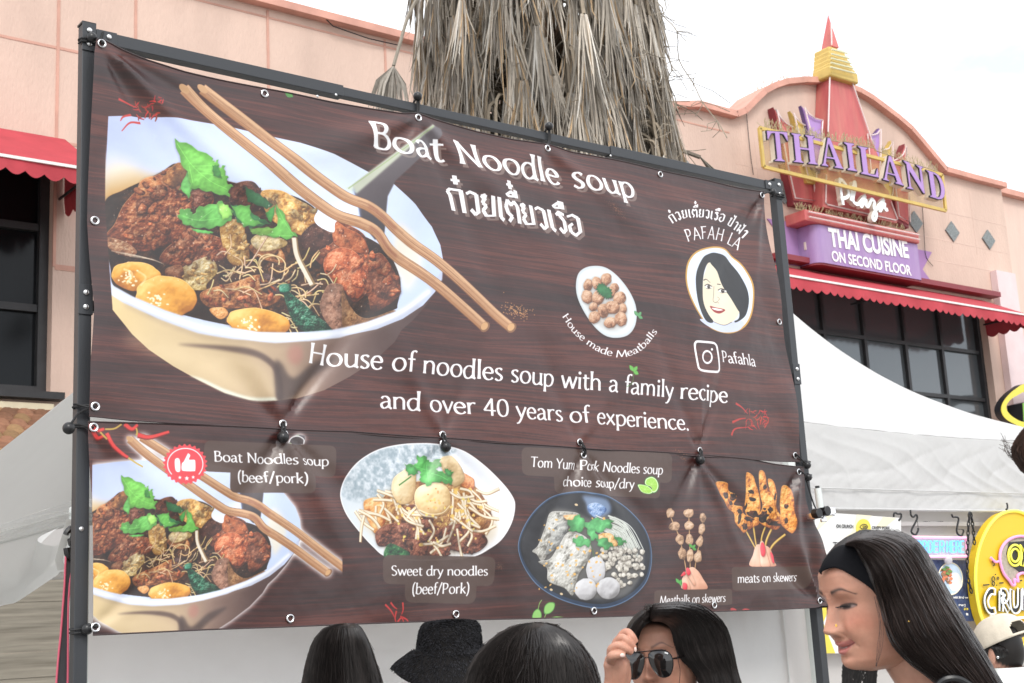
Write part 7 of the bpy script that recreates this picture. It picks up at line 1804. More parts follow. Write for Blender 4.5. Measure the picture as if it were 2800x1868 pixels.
    bw = .0030*brow_w*np.clip((.056-ax)/.03, .35, 1)
    paint_(min(.95, .78*brow_w)*np.exp(-((z-bz)/bw)**2)*sg(ax-.013)*sg(.054-ax)*face, brow)
    # eye openings
    ex = (ax-.032)/.0150; up = (.0048 if eyes == 'open' else .0038)*np.sqrt(np.clip(1-ex**2, 0, 1))+.0006*ex; lo = -.0040*np.sqrt(np.clip(1-ex**2, 0, 1))+.0006*ex
    zc_ = -.001 if eyes == 'open' else -.0026
    inside = sg(zc_+up-z)*sg(z-zc_-lo)*(np.abs(ex) < 1)*face
    paint_(inside, (.62, .56, .53) if eyes == 'open' else (.28, .20, .18)); paint_(inside*sg((.0062 if eyes == 'open' else .0085)-np.hypot(ax-.031, z-zc_-.0002)), (.03, .018, .014))
    paint_(.95*np.exp(-((z-zc_-up)/(.0011 if eyes == 'open' else .0023))**2)*(np.abs(ex) < 1.08)*face, (.02, .014, .013)); paint_(.4*np.exp(-((z-zc_-lo)/.0009)**2)*(np.abs(ex) < 1)*face, (.12, .06, .05))
    paint_(.35*np.exp(-((z-zc_-up-.0042)/.0011)**2)*(np.abs(ex) < 1)*face, skin*.5); paint_(.22*gs(ax, z, .033, .007, .016, .005)*face, skin*np.array((.75, .55, .5)))
    V = np.stack([X_, Yv, Zg], -1).reshape(-1, 3)*scale
    Wp = V@M.T+O; k = len(mb.v)
    mb.v += [tuple(p) for p in Wp]; mb.c += [tuple(q) for q in C.reshape(-1, 3)]
    fs = [(k+j*na+i, k+j*na+(i+1) % na, k+(j+1)*na+(i+1) % na, k+(j+1)*na+i) for j in range(nz-1) for i in range(na)]
    fs.append(tuple(k+i for i in range(na))[::-1])
    mb.f += fs; mb.m += [mb.cur]*len(fs)
    mb.col = tuple(skin)
    L_ = lambda x, y, z: M@np.array([x, y, z])*scale+O
    for sgn in (-1, 1):                        # ears
        e = MB(); e.ball((0, 0, 0), (.009, .016, .030), 14, 10); e.ball((sgn*.004, -.004, -.002), (.006, .008, .018), 10, 8)
        mb.add([L_(sgn*.074+p[0], .012+p[1]+.25*p[2], -.012+p[2]) for p in e.v], e.f)
    return L_
def merge(src, mb, colr, vox=.0024, it=6):
    """turn overlapping tubes into one continuous surface, then add it to mb"""
    o = src.build('tmp', M_skin, None)
    r = o.modifiers.new('r', 'REMESH'); r.mode = 'VOXEL'; r.voxel_size = vox
    s = o.modifiers.new('s', 'SMOOTH'); s.iterations = it; s.factor = .5
    me = bpy.data.meshes.new_from_object(o.evaluated_get(bpy.context.evaluated_depsgraph_get()))
    v = [tuple(x.co) for x in me.vertices]; f = [tuple(p.vertices) for p in me.polygons]
    d = o.data; bpy.data.objects.remove(o); bpy.data.meshes.remove(d); bpy.data.meshes.remove(me)
    mb.col = tuple(colr); mb.add(v, f)
def hair_volume(name, parent, levels, D, thick, n, seed, zm, shade=1.0, tint=(1, 1, 1), push=0, r=.0011, wav=.004, cover=(-.15, 1.15), flip=1, ns=44, tilt=None, mass=True):
    """hair between two traced edges: an elliptical body plus single strands lying on it"""
    Lv = np.array(levels, float); q = np.random.default_rng(seed); N = len(Lv)
    D = np.interp(np.linspace(0, 1, N), np.linspace(0, 1, len(D)), D) if hasattr(D, '__len__') else np.full(N, D)
    th = np.interp(np.linspace(0, 1, N), np.linspace(0, 1, len(thick)), thick)
    A = np.array([ptd(*zm(l[0], l[1]), d) for l, d in zip(Lv, D)]); B = np.array([ptd(*zm(l[2], l[3]), d) for l, d in zip(Lv, D)])
    A, B = smooth3(A, 6), smooth3(B, 6); th = np.interp(np.linspace(0, 1, len(A)), np.linspace(0, 1, N), th)
    c = (A+B)/2; h = (B-A)/2
    tw = -(c-EYE); tw /= np.linalg.norm(tw, axis=1)[:, None]
    def P(i, a, k=1.0): return c[i]+h[i]*math.cos(a)*k+tw[i]*(th[i]*math.sin(a)*k+push)
    root = None
    if mass:
        m = MB(); na = 26; nl = len(A)
        m.add([P(i, 2*math.pi*k/na, .985) for i in range(nl) for k in range(na)], [(i*na+k, i*na+(k+1) % na, (i+1)*na+(k+1) % na, (i+1)*na+k) for i in range(nl-1) for k in range(na)]+[tuple(range(na))[::-1], tuple((nl-1)*na+k for k in range(na))])
        root = m.build('hair', M_scalp, parent)
    s = MB(); nl = len(A)
    for j in range(n):
        a = math.pi*(cover[0]+(cover[1]-cover[0])*q.random()); drift = q.normal()*.10; k0 = 1.004+abs(q.normal())*.012+.010*math.sin(a*23+seed)+.007*math.sin(a*51+2*seed); ph = q.random()*6; fr_ = 1+2*q.random()
        i0 = int(q.random()**3*nl*.2); i1 = nl if q.random() < .75 else int(nl*(.6+.4*q.random()))
        idx = list(range(i0, i1, 3)); 
        if len(idx) < 3: continue
        cl = (.6+1.1*q.random()**2)*shade
        s.col = tuple(np.array((.020, .0165, .0155))*cl*np.array(tint))
        pts = []
        for i in idx:
            tt = i/nl; aa = a+drift*tt+.02*math.sin(ph+tt*9*fr_)
            p = P(i, aa, k0+.004*math.sin(ph+tt*6)); pts.append(p+h[i]/max(1e-6, np.linalg.norm(h[i]))*wav*math.sin(ph*3+tt*7*fr_)*tt)
        rr = r*(.7+.8*q.random())
        s.tube(pts, [rr*.7]+[rr]*(len(pts)-2)+[rr*.3], 3, cap=False)
    o = s.build('hair_strands', M_hair, root or parent, color=True, fix=False)
    return root
def fly_away(name, parent, pts_list, r=.0007, colr=(.03, .022, .02)):
    s = MB(); s.col = colr
    for p in pts_list: s.tube(smooth3(p, 5), r, 3, cap=False)
    return s.build(name, M_hair, parent, color=True, fix=False)
def figure(o, mb, px, D, eye_z, yaw, skin, top, legs, neck_from, lean=0, arms=(True, True), shoulder=.185, name_top='top'):
    """neck into mb, then clothed trunk, arms and legs as children; stands on the ground"""
    Rv, Tv = axes_at(px); a = math.radians(yaw); f = Tv*math.cos(a)-Rv*math.sin(a); x = Rv*math.cos(a)+Tv*math.sin(a); Zv = np.array([0, 0, 1.0])
    nk = np.array(neck_from); back = -f*.03; base = np.array([nk[0], nk[1], 0])+back-f*lean
    nb = base+Zv*(eye_z-.215)
    mb.col = tuple(skin); mb.tube(smooth3([nk+Zv*.02, (nk*.5+nb*.5), nb-Zv*.06], 5), list(np.linspace(.050, .056, 11)), 18)
    sec = [(.0, .062, .058), (-.03, .095, .065), (-.055, .155, .075), (-.09, shoulder, .088), (-.16, .17, .105), (-.25, .158, .115), (-.36, .14, .105), (-.46, .145, .105), (-.56, .17, .115), (-.64, .175, .118), (-.70, .165, .11)]
    def P(i, u):
        dz, rx, ry = sec[i]; an = 2*math.pi*u
        return nb+Zv*(dz+.015)+x*rx*math.cos(an)+(-f)*ry*math.sin(an)*1.0
    t = MB(); n = 30; ni = len(sec)
    S_ = np.array(sec); fine = smooth3(S_, 4)
    def Pf(i, k): an = 2*math.pi*k/n; dz, rx, ry = fine[i]; return nb+Zv*(dz+.015)+x*rx*math.cos(an)-f*ry*math.sin(an)
    m_ = len(fine)
    t.add([Pf(i, k) for i in range(m_) for k in range(n)], [(i*n+k, i*n+(k+1) % n, (i+1)*n+(k+1) % n, (i+1)*n+k) for i in range(m_-1) for k in range(n)])
    for s_, on in ((-1, arms[0]), (1, arms[1])):
        if not on: continue
        sh = nb+Zv*(-.085)+x*s_*(shoulder-.01); el = sh+x*s_*.04-Zv*.27+f*.0; wr = el-Zv*.22+f*.08
        mb.tube(smooth3([nb-Zv*.12, sh+Zv*.0-x*s_*.03, sh, el, wr], 5), list(np.interp(np.linspace(0, 1, 21), [0, .2, .4, .7, 1], [.045, .045, .040, .034, .025])), 12)
        t.tube(smooth3([sh+Zv*.01-x*s_*.03, sh, el, wr], 5), list(np.interp(np.linspace(0, 1, 16), [0, .3, .65, 1], [.05, .052, .044, .034])), 14)
        mb.tube(smooth3([wr+Zv*.03, wr, wr-Zv*.06+f*.02], 4), [.024, .024, .023, .022, .024, .028, .028, .026, .024], 10)
        hb = wr-Zv*.07+f*.025
        for k in range(4):
            L_ = (.062, .07, .066, .052)[k]; b0 = hb+f*(.024-.016*k)-Zv*.02
            mb.tube([b0+Zv*.03, b0-Zv*L_*.5+f*.006, b0-Zv*L_+f*.018-x*s_*.012], [.0085, .008, .0065], 7)
        mb.tube([hb+f*.02+Zv*.015, hb+f*.05-Zv*.015, hb+f*.055-Zv*.045], [.011, .0095, .007], 7)
    t.build(name_top, top, o)
    mb.tube(smooth3([nb-Zv*.02, nb-Zv*.15, nb-Zv*.4, nb-Zv*.64], 4), [.05]*3+[.07]*10, 16)
    l = MB()
    for s_ in (-1, 1):
        hp = nb+Zv*(-.66)+x*s_*.085; kn = np.array([hp[0], hp[1], .46])+f*.015; an = np.array([hp[0], hp[1], .08])
        mb.tube(smooth3([nb-Zv*.6, hp, kn, an-Zv*.03], 4), [.06]*4+[.045]*9, 12)
        l.tube(smooth3([hp+Zv*.03, (hp+kn)/2+f*.01, kn, (kn+an)/2-f*.01, an], 4), list(np.interp(np.linspace(0, 1, 17), [0, .45, .7, 1], [.09, .066, .058, .05])), 14)
    l.build('trousers', legs, o)
    sh = MB()
    for s_ in (-1, 1):
        c = np.array([nb[0], nb[1], .045])+x*s_*.085+f*.05
        e = MB(); e.ball((0, 0, 0), (.045, .125, .045), 14, 8)
        sh.add([c+x*p[0]-f*p[1]*1.0+Zv*max(-.043, p[2]) for p in e.v], e.f)
    sh.build('shoes', M_shoe, o)
    return nb, f, x

P8 = lambda x, y: (750+x/1.679, 1620+y/1.679)
P3 = lambda x, y: (1620+x/5.8775, 1640+y/5.8775)
P4 = lambda x, y: (2220+x/3.6625, 1440+y/3.6625)
P6 = lambda x, y: (2560+x/3.2125, 1380+y/3.2125)
# ---- woman at the left, seen from behind
c = ptd(*P8(315, 270), 3.6)
o = empty('person', (c[0], c[1], 0), 'person with long straight black hair seen from behind below the noodle plate', 'person')
mb = MB(); M = orient(P8(315, 0)[0], 180); head(mb, M, c+np.array([0, 0, -.055]), na=60, nz=50)
figure(o, mb, P8(315, 0)[0], 3.6, c[2]-.035, 180, SKIN, M_greycloth, M_denim, c+np.array([0, 0, -.12])); mb.build('body', M_skin, o, color=True)
hair_volume('hair', o, [(318, 143, 326, 143), (275, 150, 362, 146), (225, 172, 392, 160), (185, 222, 425, 218), (162, 285, 448, 282), (148, 350, 470, 350), (135, 420, 488, 420), (122, 560, 500, 560), (118, 760, 500, 760)], 3.55, [.02, .07, .10, .11, .10, .09, .08, .07, .05], 1500, 1, P8, 1.0)
q = np.random.default_rng(41)
def wisps(o, zm, pts, D, n, jit, r=.0005):
    out = []
    for _ in range(n):
        k = q.integers(0, len(pts)-2); j = [np.array(pts[min(len(pts)-1, k+i)])+q.normal(size=2)*jit*(.3+.5*i) for i in range(3)]
        out.append([ptd(*zm(*v), D) for v in j])
    fly_away('loose_hair', o, out, r)
wisps(o, P8, [(326, 141), (268, 150), (222, 172), (184, 220), (160, 285), (146, 350), (132, 420)], 3.52, 26, 4); wisps(o, P8, [(326, 141), (392, 158), (428, 216), (452, 282), (474, 350), (492, 420)], 3.52, 26, 4)
# ---- person with the furry bucket hat
cx_, cy_ = P8(800, 260); c = ptd(cx_, cy_, 4.2)
o = empty('person', (c[0], c[1], 0), 'person seen from behind wearing a black furry bucket hat', 'person')
mb = MB(); M = orient(cx_, 170); head(mb, M, c+np.array([0, 0, -.10]), na=60, nz=50)
figure(o, mb, cx_, 4.2, c[2]-.10, 170, SKIN, M_blackcloth, M_blackcloth, c+np.array([0, 0, -.19])); mb.build('body', M_skin, o, color=True)
Rv, Tv = axes_at(cx_); up_ = np.array([0, 0, 1.0])+Rv*.05; up_ /= np.linalg.norm(up_)
hb = MB(); fz = MB(); q = np.random.default_rng(5)
prof = smooth3([(0.0, .086), (.045, .085), (.078, .079), (.092, .062), (.098, .03), (.101, .0), (.114, -.010), (.140, -.026), (.163, -.044), (.172, -.056), (.166, -.062), (.135, -.046), (.10, -.03)], 4)
nA = 44
def hatP(i, a): 
    r0, z0_ = prof[i]; k = 1+.03*math.sin(3*a+z0_*20)+.02*math.sin(5*a+1)
    dr = .018*math.sin(2*a+.6) if r0 > .11 else 0
    return c+(Rv*math.cos(a)+np.cross(up_, Rv)*math.sin(a))*r0*k+up_*(z0_+dr-.06*max(0, -math.sin(a))*max(0, r0-.1)/.07)
hb.add([hatP(i, 2*math.pi*k/nA) for i in range(len(prof)) for k in range(nA)], [(i*nA+k, i*nA+(k+1) % nA, (i+1)*nA+(k+1) % nA, (i+1)*nA+k) for i in range(len(prof)-1) for k in range(nA)])
hat = hb.build('bucket_hat', M_scalp, o)
for j in range(12000):
    i = q.random()*(len(prof)-14); a = q.random()*2*math.pi; i0 = int(i); p = hatP(i0, a); p2 = hatP(min(len(prof)-1, i0+1), a); p = p+(p2-p)*(i-i0)
    n_ = p-c+up_*.02; n_ /= np.linalg.norm(n_); t_ = (p2-p); t_ /= max(1e-6, np.linalg.norm(t_))
    L_ = .0045+.0045*q.random(); clump = math.sin(a*7+i*.9)*.6+math.sin(a*17-i*.5)*.5
    e = p+n_*L_*(.45+.3*q.random())+t_*L_*(.5+.5*q.random())+np.cross(n_, t_)*L_*(clump*.5+q.normal()*.35)
    fz.col = tuple(np.array((.016, .016, .019))*(.4+1.5*q.random()**2)); fz.tube([p, (p+e)/2+n_*L_*.15, e], [.0013, .0011, .0003], 3, cap=False)
fz.build('fur', M_fur, hat, color=True, fix=False)
hair_volume('hair', o, [(700, 330, 890, 330), (690, 420, 900, 420), (680, 600, 900, 600)], 4.2, [.08, .08, .06], 300, 2, P8, .8)
# ---- the head in the centre
c = ptd(*P8(1195, 300), 2.46)
o = empty('person', (c[0], c[1], 0), 'person with smooth rounded black hair seen from behind at bottom centre', 'person')
mb = MB(); M = orient(P8(1195, 0)[0], 180); head(mb, M, c+np.array([0, .0, -.075]), na=60, nz=50)
figure(o, mb, P8(1195, 0)[0], 2.46, c[2]-.02, 180, SKIN, M_blackcloth, M_denim, c+np.array([0, 0, -.12])); mb.build('body', M_skin, o, color=True)
hair_volume('hair', o, [(1185, 139, 1200, 139), (1135, 147, 1250, 143), (1085, 164, 1300, 160), (1030, 196, 1350, 192), (975, 245, 1403, 240), (932, 300, 1440, 296), (905, 355, 1464, 350), (884, 420, 1484, 420), (864, 540, 1500, 540), (866, 700, 1490, 700)], 2.44, [.015, .05, .08, .10, .115, .12, .12, .115, .10, .08], 2600, 3, P8, 1.0, r=.0009)
wisps(o, P8, [(1195, 136), (1132, 146), (1082, 162), (1026, 195), (970, 243), (928, 300), (900, 355), (880, 420)], 2.40, 34, 5, .0004); wisps(o, P8, [(1195, 136), (1253, 141), (1304, 158), (1354, 191), (1408, 238), (1445, 296), (1470, 350), (1490, 420)], 2.40, 34, 5, .0004)
# ---- the woman in sunglasses
D4 = 2.75
cp = ptd(*P3(868, 950), D4)
M = orient(P3(868, 0)[0], 24, 2, 4)
O4 = cp-M@np.array([0, -.088, .0])
o = empty('person', (O4[0], O4[1], 0), 'person with side swept black hair raising a hand to dark aviator sunglasses', 'person')
mb = MB(); head(mb, M, O4, na=280, nz=240, scale=.965, skin=SKIN*np.array((1.12, 1.05, 1.02)), brow=np.array((.16, .10, .085)), brow_arch=.003, lip=np.array((.46, .2, .17)))
figure(o, mb, P3(868, 0)[0], D4, O4[2], 24, SKIN, M_blackcloth, M_denim, O4+np.array([0, 0, -.10]), arms=(False, True))
hs = MB()
def fing(pts, rad, D_=2.64): hs.tube(smooth3([ptd(*P3(p[0], p[1]), D_+(p[2] if len(p) > 2 else 0)) for p in pts], 5), list(np.interp(np.linspace(0, 1, (len(pts)-1)*5+1), np.linspace(0, 1, len(rad)), rad)), 12)
fing([(330, 830, .03), (470, 575, .03), (560, 520, .02), (640, 590, .01), (700, 690, .01)], [.0078, .0083, .0078, .0073, .0060])
fing([(310, 860, .02), (390, 680, .015), (480, 610, .005), (580, 680, 0), (682, 790, .005)], [.0083, .0087, .0083, .0078, .0063])
fing([(290, 900, .01), (310, 790, .0), (415, 735, -.008), (530, 790, -.008), (630, 850, 0)], [.0085, .0088, .0083, .0078, .0063])
fing([(300, 980, .0), (300, 930, -.012), (330, 900, -.018), (420, 890, -.018), (505, 905, -.012)], [.0100, .0098, .0092, .0088, .0066])
fing([(360, 900, .02), (380, 1020, .02), (390, 1150, .02), (370, 1330, .02), (300, 1700, .02), (180, 2300, .03)], [.020, .026, .025, .023, .027, .033])
fing([(470, 960, .03), (460, 1100, .03), (450, 1250, .03), (400, 1450, .03)], [.016, .020, .022, .022])
merge(hs, mb, SKIN*np.array((1.05, .98, .95)), .0017, 3)
el_ = ptd(*P3(180, 2300), 2.67); sh_ = O4+np.array([0, 0, -.29])+M[:, 0]*-.17+M[:, 1]*.05
mb.build('body', M_skin, o, color=True)
b = MB(); b.tube(smooth3([ptd(*P3(215, 2050), 2.665), el_, (el_+sh_)/2+np.array([0, 0, -.05]), sh_], 5), [.036]*6+[.045]*10, 14); b.build('sleeve', M_blackcloth, o)
b = MB()
for x, y, a in ((482, 893, 0), ): b.ball(ptd(*P3(x, y), 2.612), (.0062, .0025, .0042), 10, 7)
b.ball(ptd(*P3(690, 800), 2.632), (.003, .002, .005), 8, 6); b.build('fingernail', M_nail, o)
hair_volume('hair', o, [(935, 320, 935, 180), (985, 336, 985, 84), (1060, 338, 1170, 60), (1150, 352, 1400, 44), (1240, 408, 1640, 70), (1295, 520, 1850, 160), (1325, 680, 2055, 345), (1365, 850, 2180, 590), (1470, 1000, 2245, 870), (1660, 1170, 2305, 1150), (1770, 1420, 2365, 1420), (1830, 1900, 2430, 1900), (1860, 2400, 2430, 2400)], [2.74, 2.74, 2.74, 2.74, 2.75, 2.76, 2.77, 2.78, 2.78, 2.78, 2.77, 2.76, 2.75], [.015, .05, .075, .085, .085, .08, .075, .075, .075, .07, .07, .06, .05], 2400, 4, P3, 1.05, r=.0009, cover=(-.2, 1.2))
hair_volume('hair', o, [(985, 300, 985, 200), (965, 330, 960, 108), (920, 342, 880, 160), (850, 380, 790, 260), (775, 480, 675, 390), (735, 590, 625, 500), (715, 690, 640, 600), (700, 850, 660, 760), (700, 1100, 690, 1050)], 2.79, [.015, .05, .06, .07, .06, .05, .05, .04, .03], 700, 5, P3, 1.0, r=.0009)
q = np.random.default_rng(8)
fly_away('loose_hair', o, [[ptd(*P3(1000+q.normal()*60, 150), 2.74), ptd(*P3(900+q.normal()*30, 100+q.normal()*20), 2.73), ptd(*P3(860+q.normal()*25, 170+q.normal()*40), 2.73)] for _ in range(14)]); fly_away('loose_hair', o, [[ptd(*P3(1350, 800), 2.66), ptd(*P3(1385, 1000), 2.655), ptd(*P3(1410, 1150), 2.655), ptd(*P3(1395, 1360), 2.66)]]); fly_away('loose_hair', o, [[ptd(*P3(2250, 900), 2.75), ptd(*P3(2330, 1150), 2.75), ptd(*P3(2400, 1340), 2.75)]])
# sunglasses (held by the hand and face: a thing of their own)
nrm = -M[:, 1]; pl0 = cp+nrm*.030
def onface(x, y, k=0):
    r = ray(*P3(x, y)); t = ((pl0+nrm*k-EYE)@nrm)/(r@nrm); return EYE+r*t
sg_ = empty('sunglasses', cp, 'black wire aviator sunglasses with smoke lenses worn by the woman raising her hand', 'sunglasses')
LL = [(520, 880), (600, 855), (720, 850), (800, 880), (832, 950), (822, 1050), (785, 1180), (725, 1260), (650, 1278), (575, 1250), (530, 1150), (503, 1000)]
RL = [(905, 880), (960, 828), (1080, 813), (1200, 836), (1265, 900), (1295, 1000), (1285, 1120), (1240, 1215), (1150, 1248), (1055, 1215), (965, 1100), (912, 980)]
fr4 = MB()
for Ls in (LL, RL):
    p = smooth3([onface(x, y) for x, y in Ls], 5, True); cc = p.mean(0)
    l = MB(); n = len(p); rings = [1, .75, .5, .25]
    vs = [cc+(v-cc)*k+nrm*.006*(1-k*k) for k in rings for v in p]+[cc+nrm*.006]
    l.add(vs, [(a*n+i, a*n+(i+1) % n, (a+1)*n+(i+1) % n, (a+1)*n+i) for a in range(3) for i in range(n)]+[(3*n+i, 3*n+(i+1) % n, 4*n) for i in range(n)])
    l.build('lens', M_lens, sg_, fix=False); fr4.tube(p, .0011, 6, closed=True)
fr4.tube(smooth3([onface(x, y, .001) for x, y in ((530, 868), (640, 850), (800, 836), (960, 818), (1080, 806), (1180, 815))], 4), .0013, 6); fr4.tube(smooth3([onface(x, y) for x, y in ((830, 945), (865, 930), (905, 930))], 4), .0011, 6)
fr4.build('wire_frame', M_wire, sg_)
b = MB(); b.tube([onface(1290, 950), onface(1300, 950)-nrm*.02, O4+M@np.array([.079, -.02, .0])], [.0018, .0024, .0024], 6); b.tube([onface(505, 1000), onface(490, 1010)-nrm*.015, O4+M@np.array([-.079, -.02, .0])], .0016, 6); b.build('temple', M_wire, sg_)
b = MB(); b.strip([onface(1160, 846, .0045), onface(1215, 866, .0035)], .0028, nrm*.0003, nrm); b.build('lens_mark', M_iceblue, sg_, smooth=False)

# ---- the woman with the headband, in profile
D5 = 2.28
M = orient(P4(430, 0)[0], 60, 7, -1)
ce = ptd(*P4(322, 795), D5)
O5 = ce-M@np.array([.032, -.080, -.001])*1.05
o = empty('person', (O5[0]+.1, O5[1], 0), 'person in profile with long dark hair, wide black headband and a gold nose stud', 'person')
mb = MB(); L5 = head(mb, M, O5, skin=SKIN*np.array((.97, .89, .84)), eyes='down', brow=np.array((.05, .035, .03)), blush=.5, smile=1, scale=1.05, brow_w=1.3, lip=np.array((.43, .15, .135)), na=290, nz=250)
nk5 = O5+M@np.array([0, .03, -.10])
figure(o, mb, P4(430, 0)[0], D5, O5[2]-.10, 62, SKIN*np.array((.95, .92, .9)), M_blackcloth, M_blackcloth, nk5, lean=.12, shoulder=.165)
mb.build('body', M_skin, o, color=True)
b = MB(); r_ = np.random.default_rng(2)
for sx in (1, -1):
    for k in range(26):
        e = -1+2*k/25; x = sx*(.032+.0150*e); z = -.0022+.0020*math.sqrt(max(0, 1-e*e)); p = np.array([x, -.0835+.004*abs(e)**2+(.006 if e*sx > .6 else 0), z])
        y_ = -.078-.0045*(1-e*e)
        p[1] = y_; b.tube([L5(*p), L5(p[0]+sx*.002*e, p[1]-.004, p[2]-.0016), L5(p[0]+sx*.004*e, p[1]-.0075, p[2]-.0005)], [.0006, .0005, .0002], 3, cap=False)
b.build('eyelashes', M_black, o)
b = MB(); cs = ptd(*P4(243, 992), D5-.094)
for k in range(5): b.ball(cs+np.array([.0016*math.cos(k*1.257)*.8, -.0016*math.cos(k*1.257)*.2, .0018*math.sin(k*1.257)]), .0011, 8, 6)
b.ball(cs, .0009, 8, 6); b.build('nose_stud', M_goldst, o)
b = MB(); b.ball(ptd(*P4(970, 950), D5-.105), .0014, 8, 6); b.build('earring', M_goldst, o)
hv = [(330, 190, 350, 150), (430, 198, 500, 78), (480, 285, 700, 44), (540, 400, 900, 72), (600, 540, 1040, 150), (650, 680, 1130, 258), (690, 810, 1215, 410), (730, 940, 1310, 590), (772, 1060, 1410, 770), (830, 1180, 1520, 950), (920, 1290, 1640, 1150), (1040, 1400, 1760, 1360), (1200, 1520, 1880, 1560), (1420, 1750, 2050, 1850), (1520, 2100, 2150, 2200)]
hair_volume('hair', o, hv, [2.29, 2.29, 2.29, 2.29, 2.28, 2.28, 2.28, 2.27, 2.26, 2.25, 2.25, 2.25, 2.25, 2.26, 2.26], [.03, .06, .078, .085, .09, .09, .09, .09, .09, .085, .08, .075, .07, .07, .06], 3000, 6, P4, 1.25, tint=(1.15, 1.0, .95), r=.0009, cover=(-.12, 1.12), wav=.003)
hair_volume('hair', o, [(330, 1270, 560, 1270), (325, 1350, 600, 1380), (320, 1450, 640, 1450), (330, 1568, 620, 1568), (340, 1900, 620, 1900)], 2.36, [.012, .012, .012, .012, .01], 260, 7, P4, .9, r=.0010, mass=False, cover=(-.3, 1.3), wav=.006)
# headband: a wide cloth band over the brow and crown
loE = smooth3([(88, 476), (114, 446), (165, 422), (230, 415), (310, 440), (400, 492), (500, 552), (600, 628), (660, 700)], 6); hiE = smooth3([(78, 452), (125, 350), (190, 262), (255, 212), (340, 188), (420, 205), (500, 330), (580, 470), (668, 660)], 6)
hb = MB(); n = len(loE); nk_ = 11
Ec = O5+M@np.array([0, .004, .03]); RR = np.array([.0815, .1015, .090])
def onskull(x, y, k=1.0):
    """where the sight line meets the skull's ellipsoid (or passes nearest to it)"""
    d = ray(*P4(x, y)); d = d/np.linalg.norm(d); Oo = (M.T@(EYE-Ec))/(RR*k); Dd = (M.T@d)/(RR*k)
    a, b_, c_ = Dd@Dd, Oo@Dd, Oo@Oo-1; disc = b_*b_-a*c_
    t = (-b_-math.sqrt(max(0, disc)))/a
    return EYE+d*t
vs = [onskull(*(loE[i]*(1-j/(nk_-1))+hiE[i]*j/(nk_-1)), 1.03+.02*math.sin(math.pi*j/(nk_-1))) for i in range(n) for j in range(nk_)]
hb.add(vs, [(i*nk_+j, i*nk_+j+1, (i+1)*nk_+j+1, (i+1)*nk_+j) for i in range(n-1) for j in range(nk_-1)])
ho = hb.build('headband', M_hband, o); sm_ = ho.modifiers.new('thickness', 'SOLIDIFY'); sm_.thickness = .004; sm_.offset = 0
q = np.random.default_rng(12)
fly_away('loose_hair', o, [[ptd(*P4(450+i*22, 110-abs(q.normal())*8), 2.28), ptd(*P4(520+i*22+q.normal()*20, 52-abs(q.normal())*22), 2.28), ptd(*P4(620+i*20, 42+abs(q.normal())*20), 2.28)] for i in range(16)]+[[ptd(*P4(640+q.normal()*10, 700), 2.2), ptd(*P4(700+q.normal()*14, 950), 2.195), ptd(*P4(680+q.normal()*20, 1200), 2.19), ptd(*P4(640+q.normal()*18, 1400), 2.19)] for _ in range(4)], .00035)
b = MB(); b.tube(smooth3([ptd(*P4(x, y), 2.17) for x, y in ((1240, 1620), (1310, 1545), (1400, 1520), (1500, 1540), (1620, 1620))], 5), .006, 8); b.build('bag_strap', M_rubber, o)
# ---- person in the cream cap
D6 = 5.2; cc = ptd(*P6(545, 1160), D6)
o = empty('person', (cc[0], cc[1], 0), 'person from behind in a cream baseball cap and white shirt by the yellow egg sign', 'person')
mb = MB(); M6 = orient(P6(545, 0)[0], 128, 14, -6); head(mb, M6, cc+np.array([0, 0, -.055]), na=60, nz=50)
figure(o, mb, P6(545, 0)[0], D6, cc[2]+.085, 128, SKIN, M_whitecloth, M_denim, cc+np.array([0, 0, -.14])); mb.build('body', M_skin, o, color=True)
cb = MB(); nA, nB = 72, 24; Rx, Ry, Rz = .098, .114, .110; co_ = cc+M6@np.array([0, .005, -.03])
def capP(i, k, s=1.0):
    e = (math.pi/2)*i/(nB-1); a = 2*math.pi*k/nA
    lx = Rx*math.cos(e)**.8*math.sin(a)*s; ly = -Ry*math.cos(e)**.8*math.cos(a)*s; lz = Rz*math.sin(e)**.9*s-.012*math.cos(a)*(1-i/(nB-1))
    w = 1+.012*math.cos(a*6)**8
    return co_+M6@np.array([lx*w, ly*w, lz])
kb = nA//2
fs = [(i*nA+k, i*nA+(k+1) % nA, (i+1)*nA+(k+1) % nA, (i+1)*nA+k) for i in range(nB-1) for k in range(nA) if not (i >= 1 and ((i-1.5)/5.5)**2+((k+.5-kb)/6.5)**2 < 1)]
cb.add([capP(i, k) for i in range(nB) for k in range(nA)], fs)
cap_ = cb.build('baseball_cap', M_cap, o); s_ = cap_.modifiers.new('thickness', 'SOLIDIFY'); s_.thickness = .003
b = MB(); vs = []
for j in range(5):
    for k in range(15): 
        a = math.radians(-62+124*k/14); d = .07*j/4*math.cos(a*1.3); vs.append(co_+M6@np.array([Rx*math.sin(a)*(1+.05*j/4), -(Ry*math.cos(a)+d), -.012*math.cos(a)-.010*(j/4)**2-.004]))
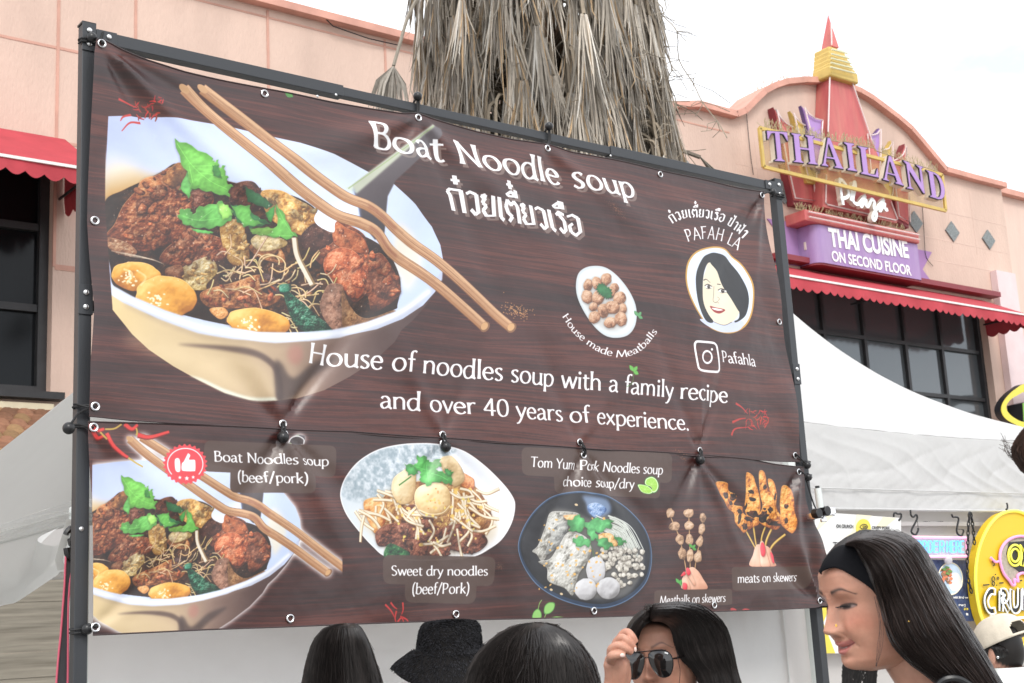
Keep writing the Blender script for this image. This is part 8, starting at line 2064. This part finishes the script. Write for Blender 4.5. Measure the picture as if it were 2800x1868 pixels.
b.add(vs, [(j*15+k, j*15+k+1, (j+1)*15+k+1, (j+1)*15+k) for j in range(4) for k in range(14)]); bo_ = b.build('brim', M_cap, cap_); s_ = bo_.modifiers.new('thickness', 'SOLIDIFY'); s_.thickness = .003
b = MB(); b.ball(co_+M6@np.array([0, 0, Rz+.001]), (.007, .007, .004), 10, 6); b.build('cap_button', M_cap, cap_)
hair_volume('hair', o, [(440, 1205, 715, 1250), (455, 1240, 725, 1275), (490, 1300, 722, 1320), (505, 1360, 690, 1375), (530, 1420, 610, 1430), (545, 1445, 585, 1448)], 5.17, [.05, .07, .075, .06, .03, .01], 520, 9, P6, .7, r=.0014, cover=(-.2, 1.2))
b = MB(); b.ball(ptd(*P6(541, 1341), 5.09), .006, 10, 7); b.build('ear_stud', M_chrome, o)
# ---- someone taller just leaving the right edge
D7 = 2.4; c = ptd(2965, 1262, D7)
o = empty('person', (c[0], c[1], 0), 'person with loose brown hair cut off by the right edge of the picture', 'person')
mb = MB(); M7 = orient(2920, -100); head(mb, M7, c, na=60, nz=50); figure(o, mb, 2920, D7, c[2], -90, SKIN, M_greycloth, M_denim, c+np.array([0, 0, -.10]), lean=-.14); mb.build('body', M_skin, o, color=True)
I_ = lambda x, y: (x, y)
hair_volume('hair', o, [(2960, 1060, 2980, 1058), (2890, 1100, 3050, 1090), (2828, 1150, 3090, 1130), (2794, 1192, 3105, 1175), (2778, 1230, 3110, 1220), (2792, 1268, 3110, 1270), (2828, 1305, 3090, 1310), (2880, 1345, 3060, 1380)], 2.38, [.02, .07, .10, .10, .10, .08, .03], 900, 10, I_, 2.2, tint=(1.5, 1.0, .8), r=.0010, wav=.012)
q = np.random.default_rng(20)
fly_away('loose_hair', o, [[ptd(2800, 1250+q.normal()*14, 2.37), ptd(2780+q.normal()*6, 1252+q.normal()*6, 2.37), ptd(2758+q.normal()*8, 1238+q.normal()*8, 2.37), ptd(2742+q.normal()*5, 1215+q.normal()*14, 2.37)] for _ in range(14)], .0004, (.05, .03, .022))
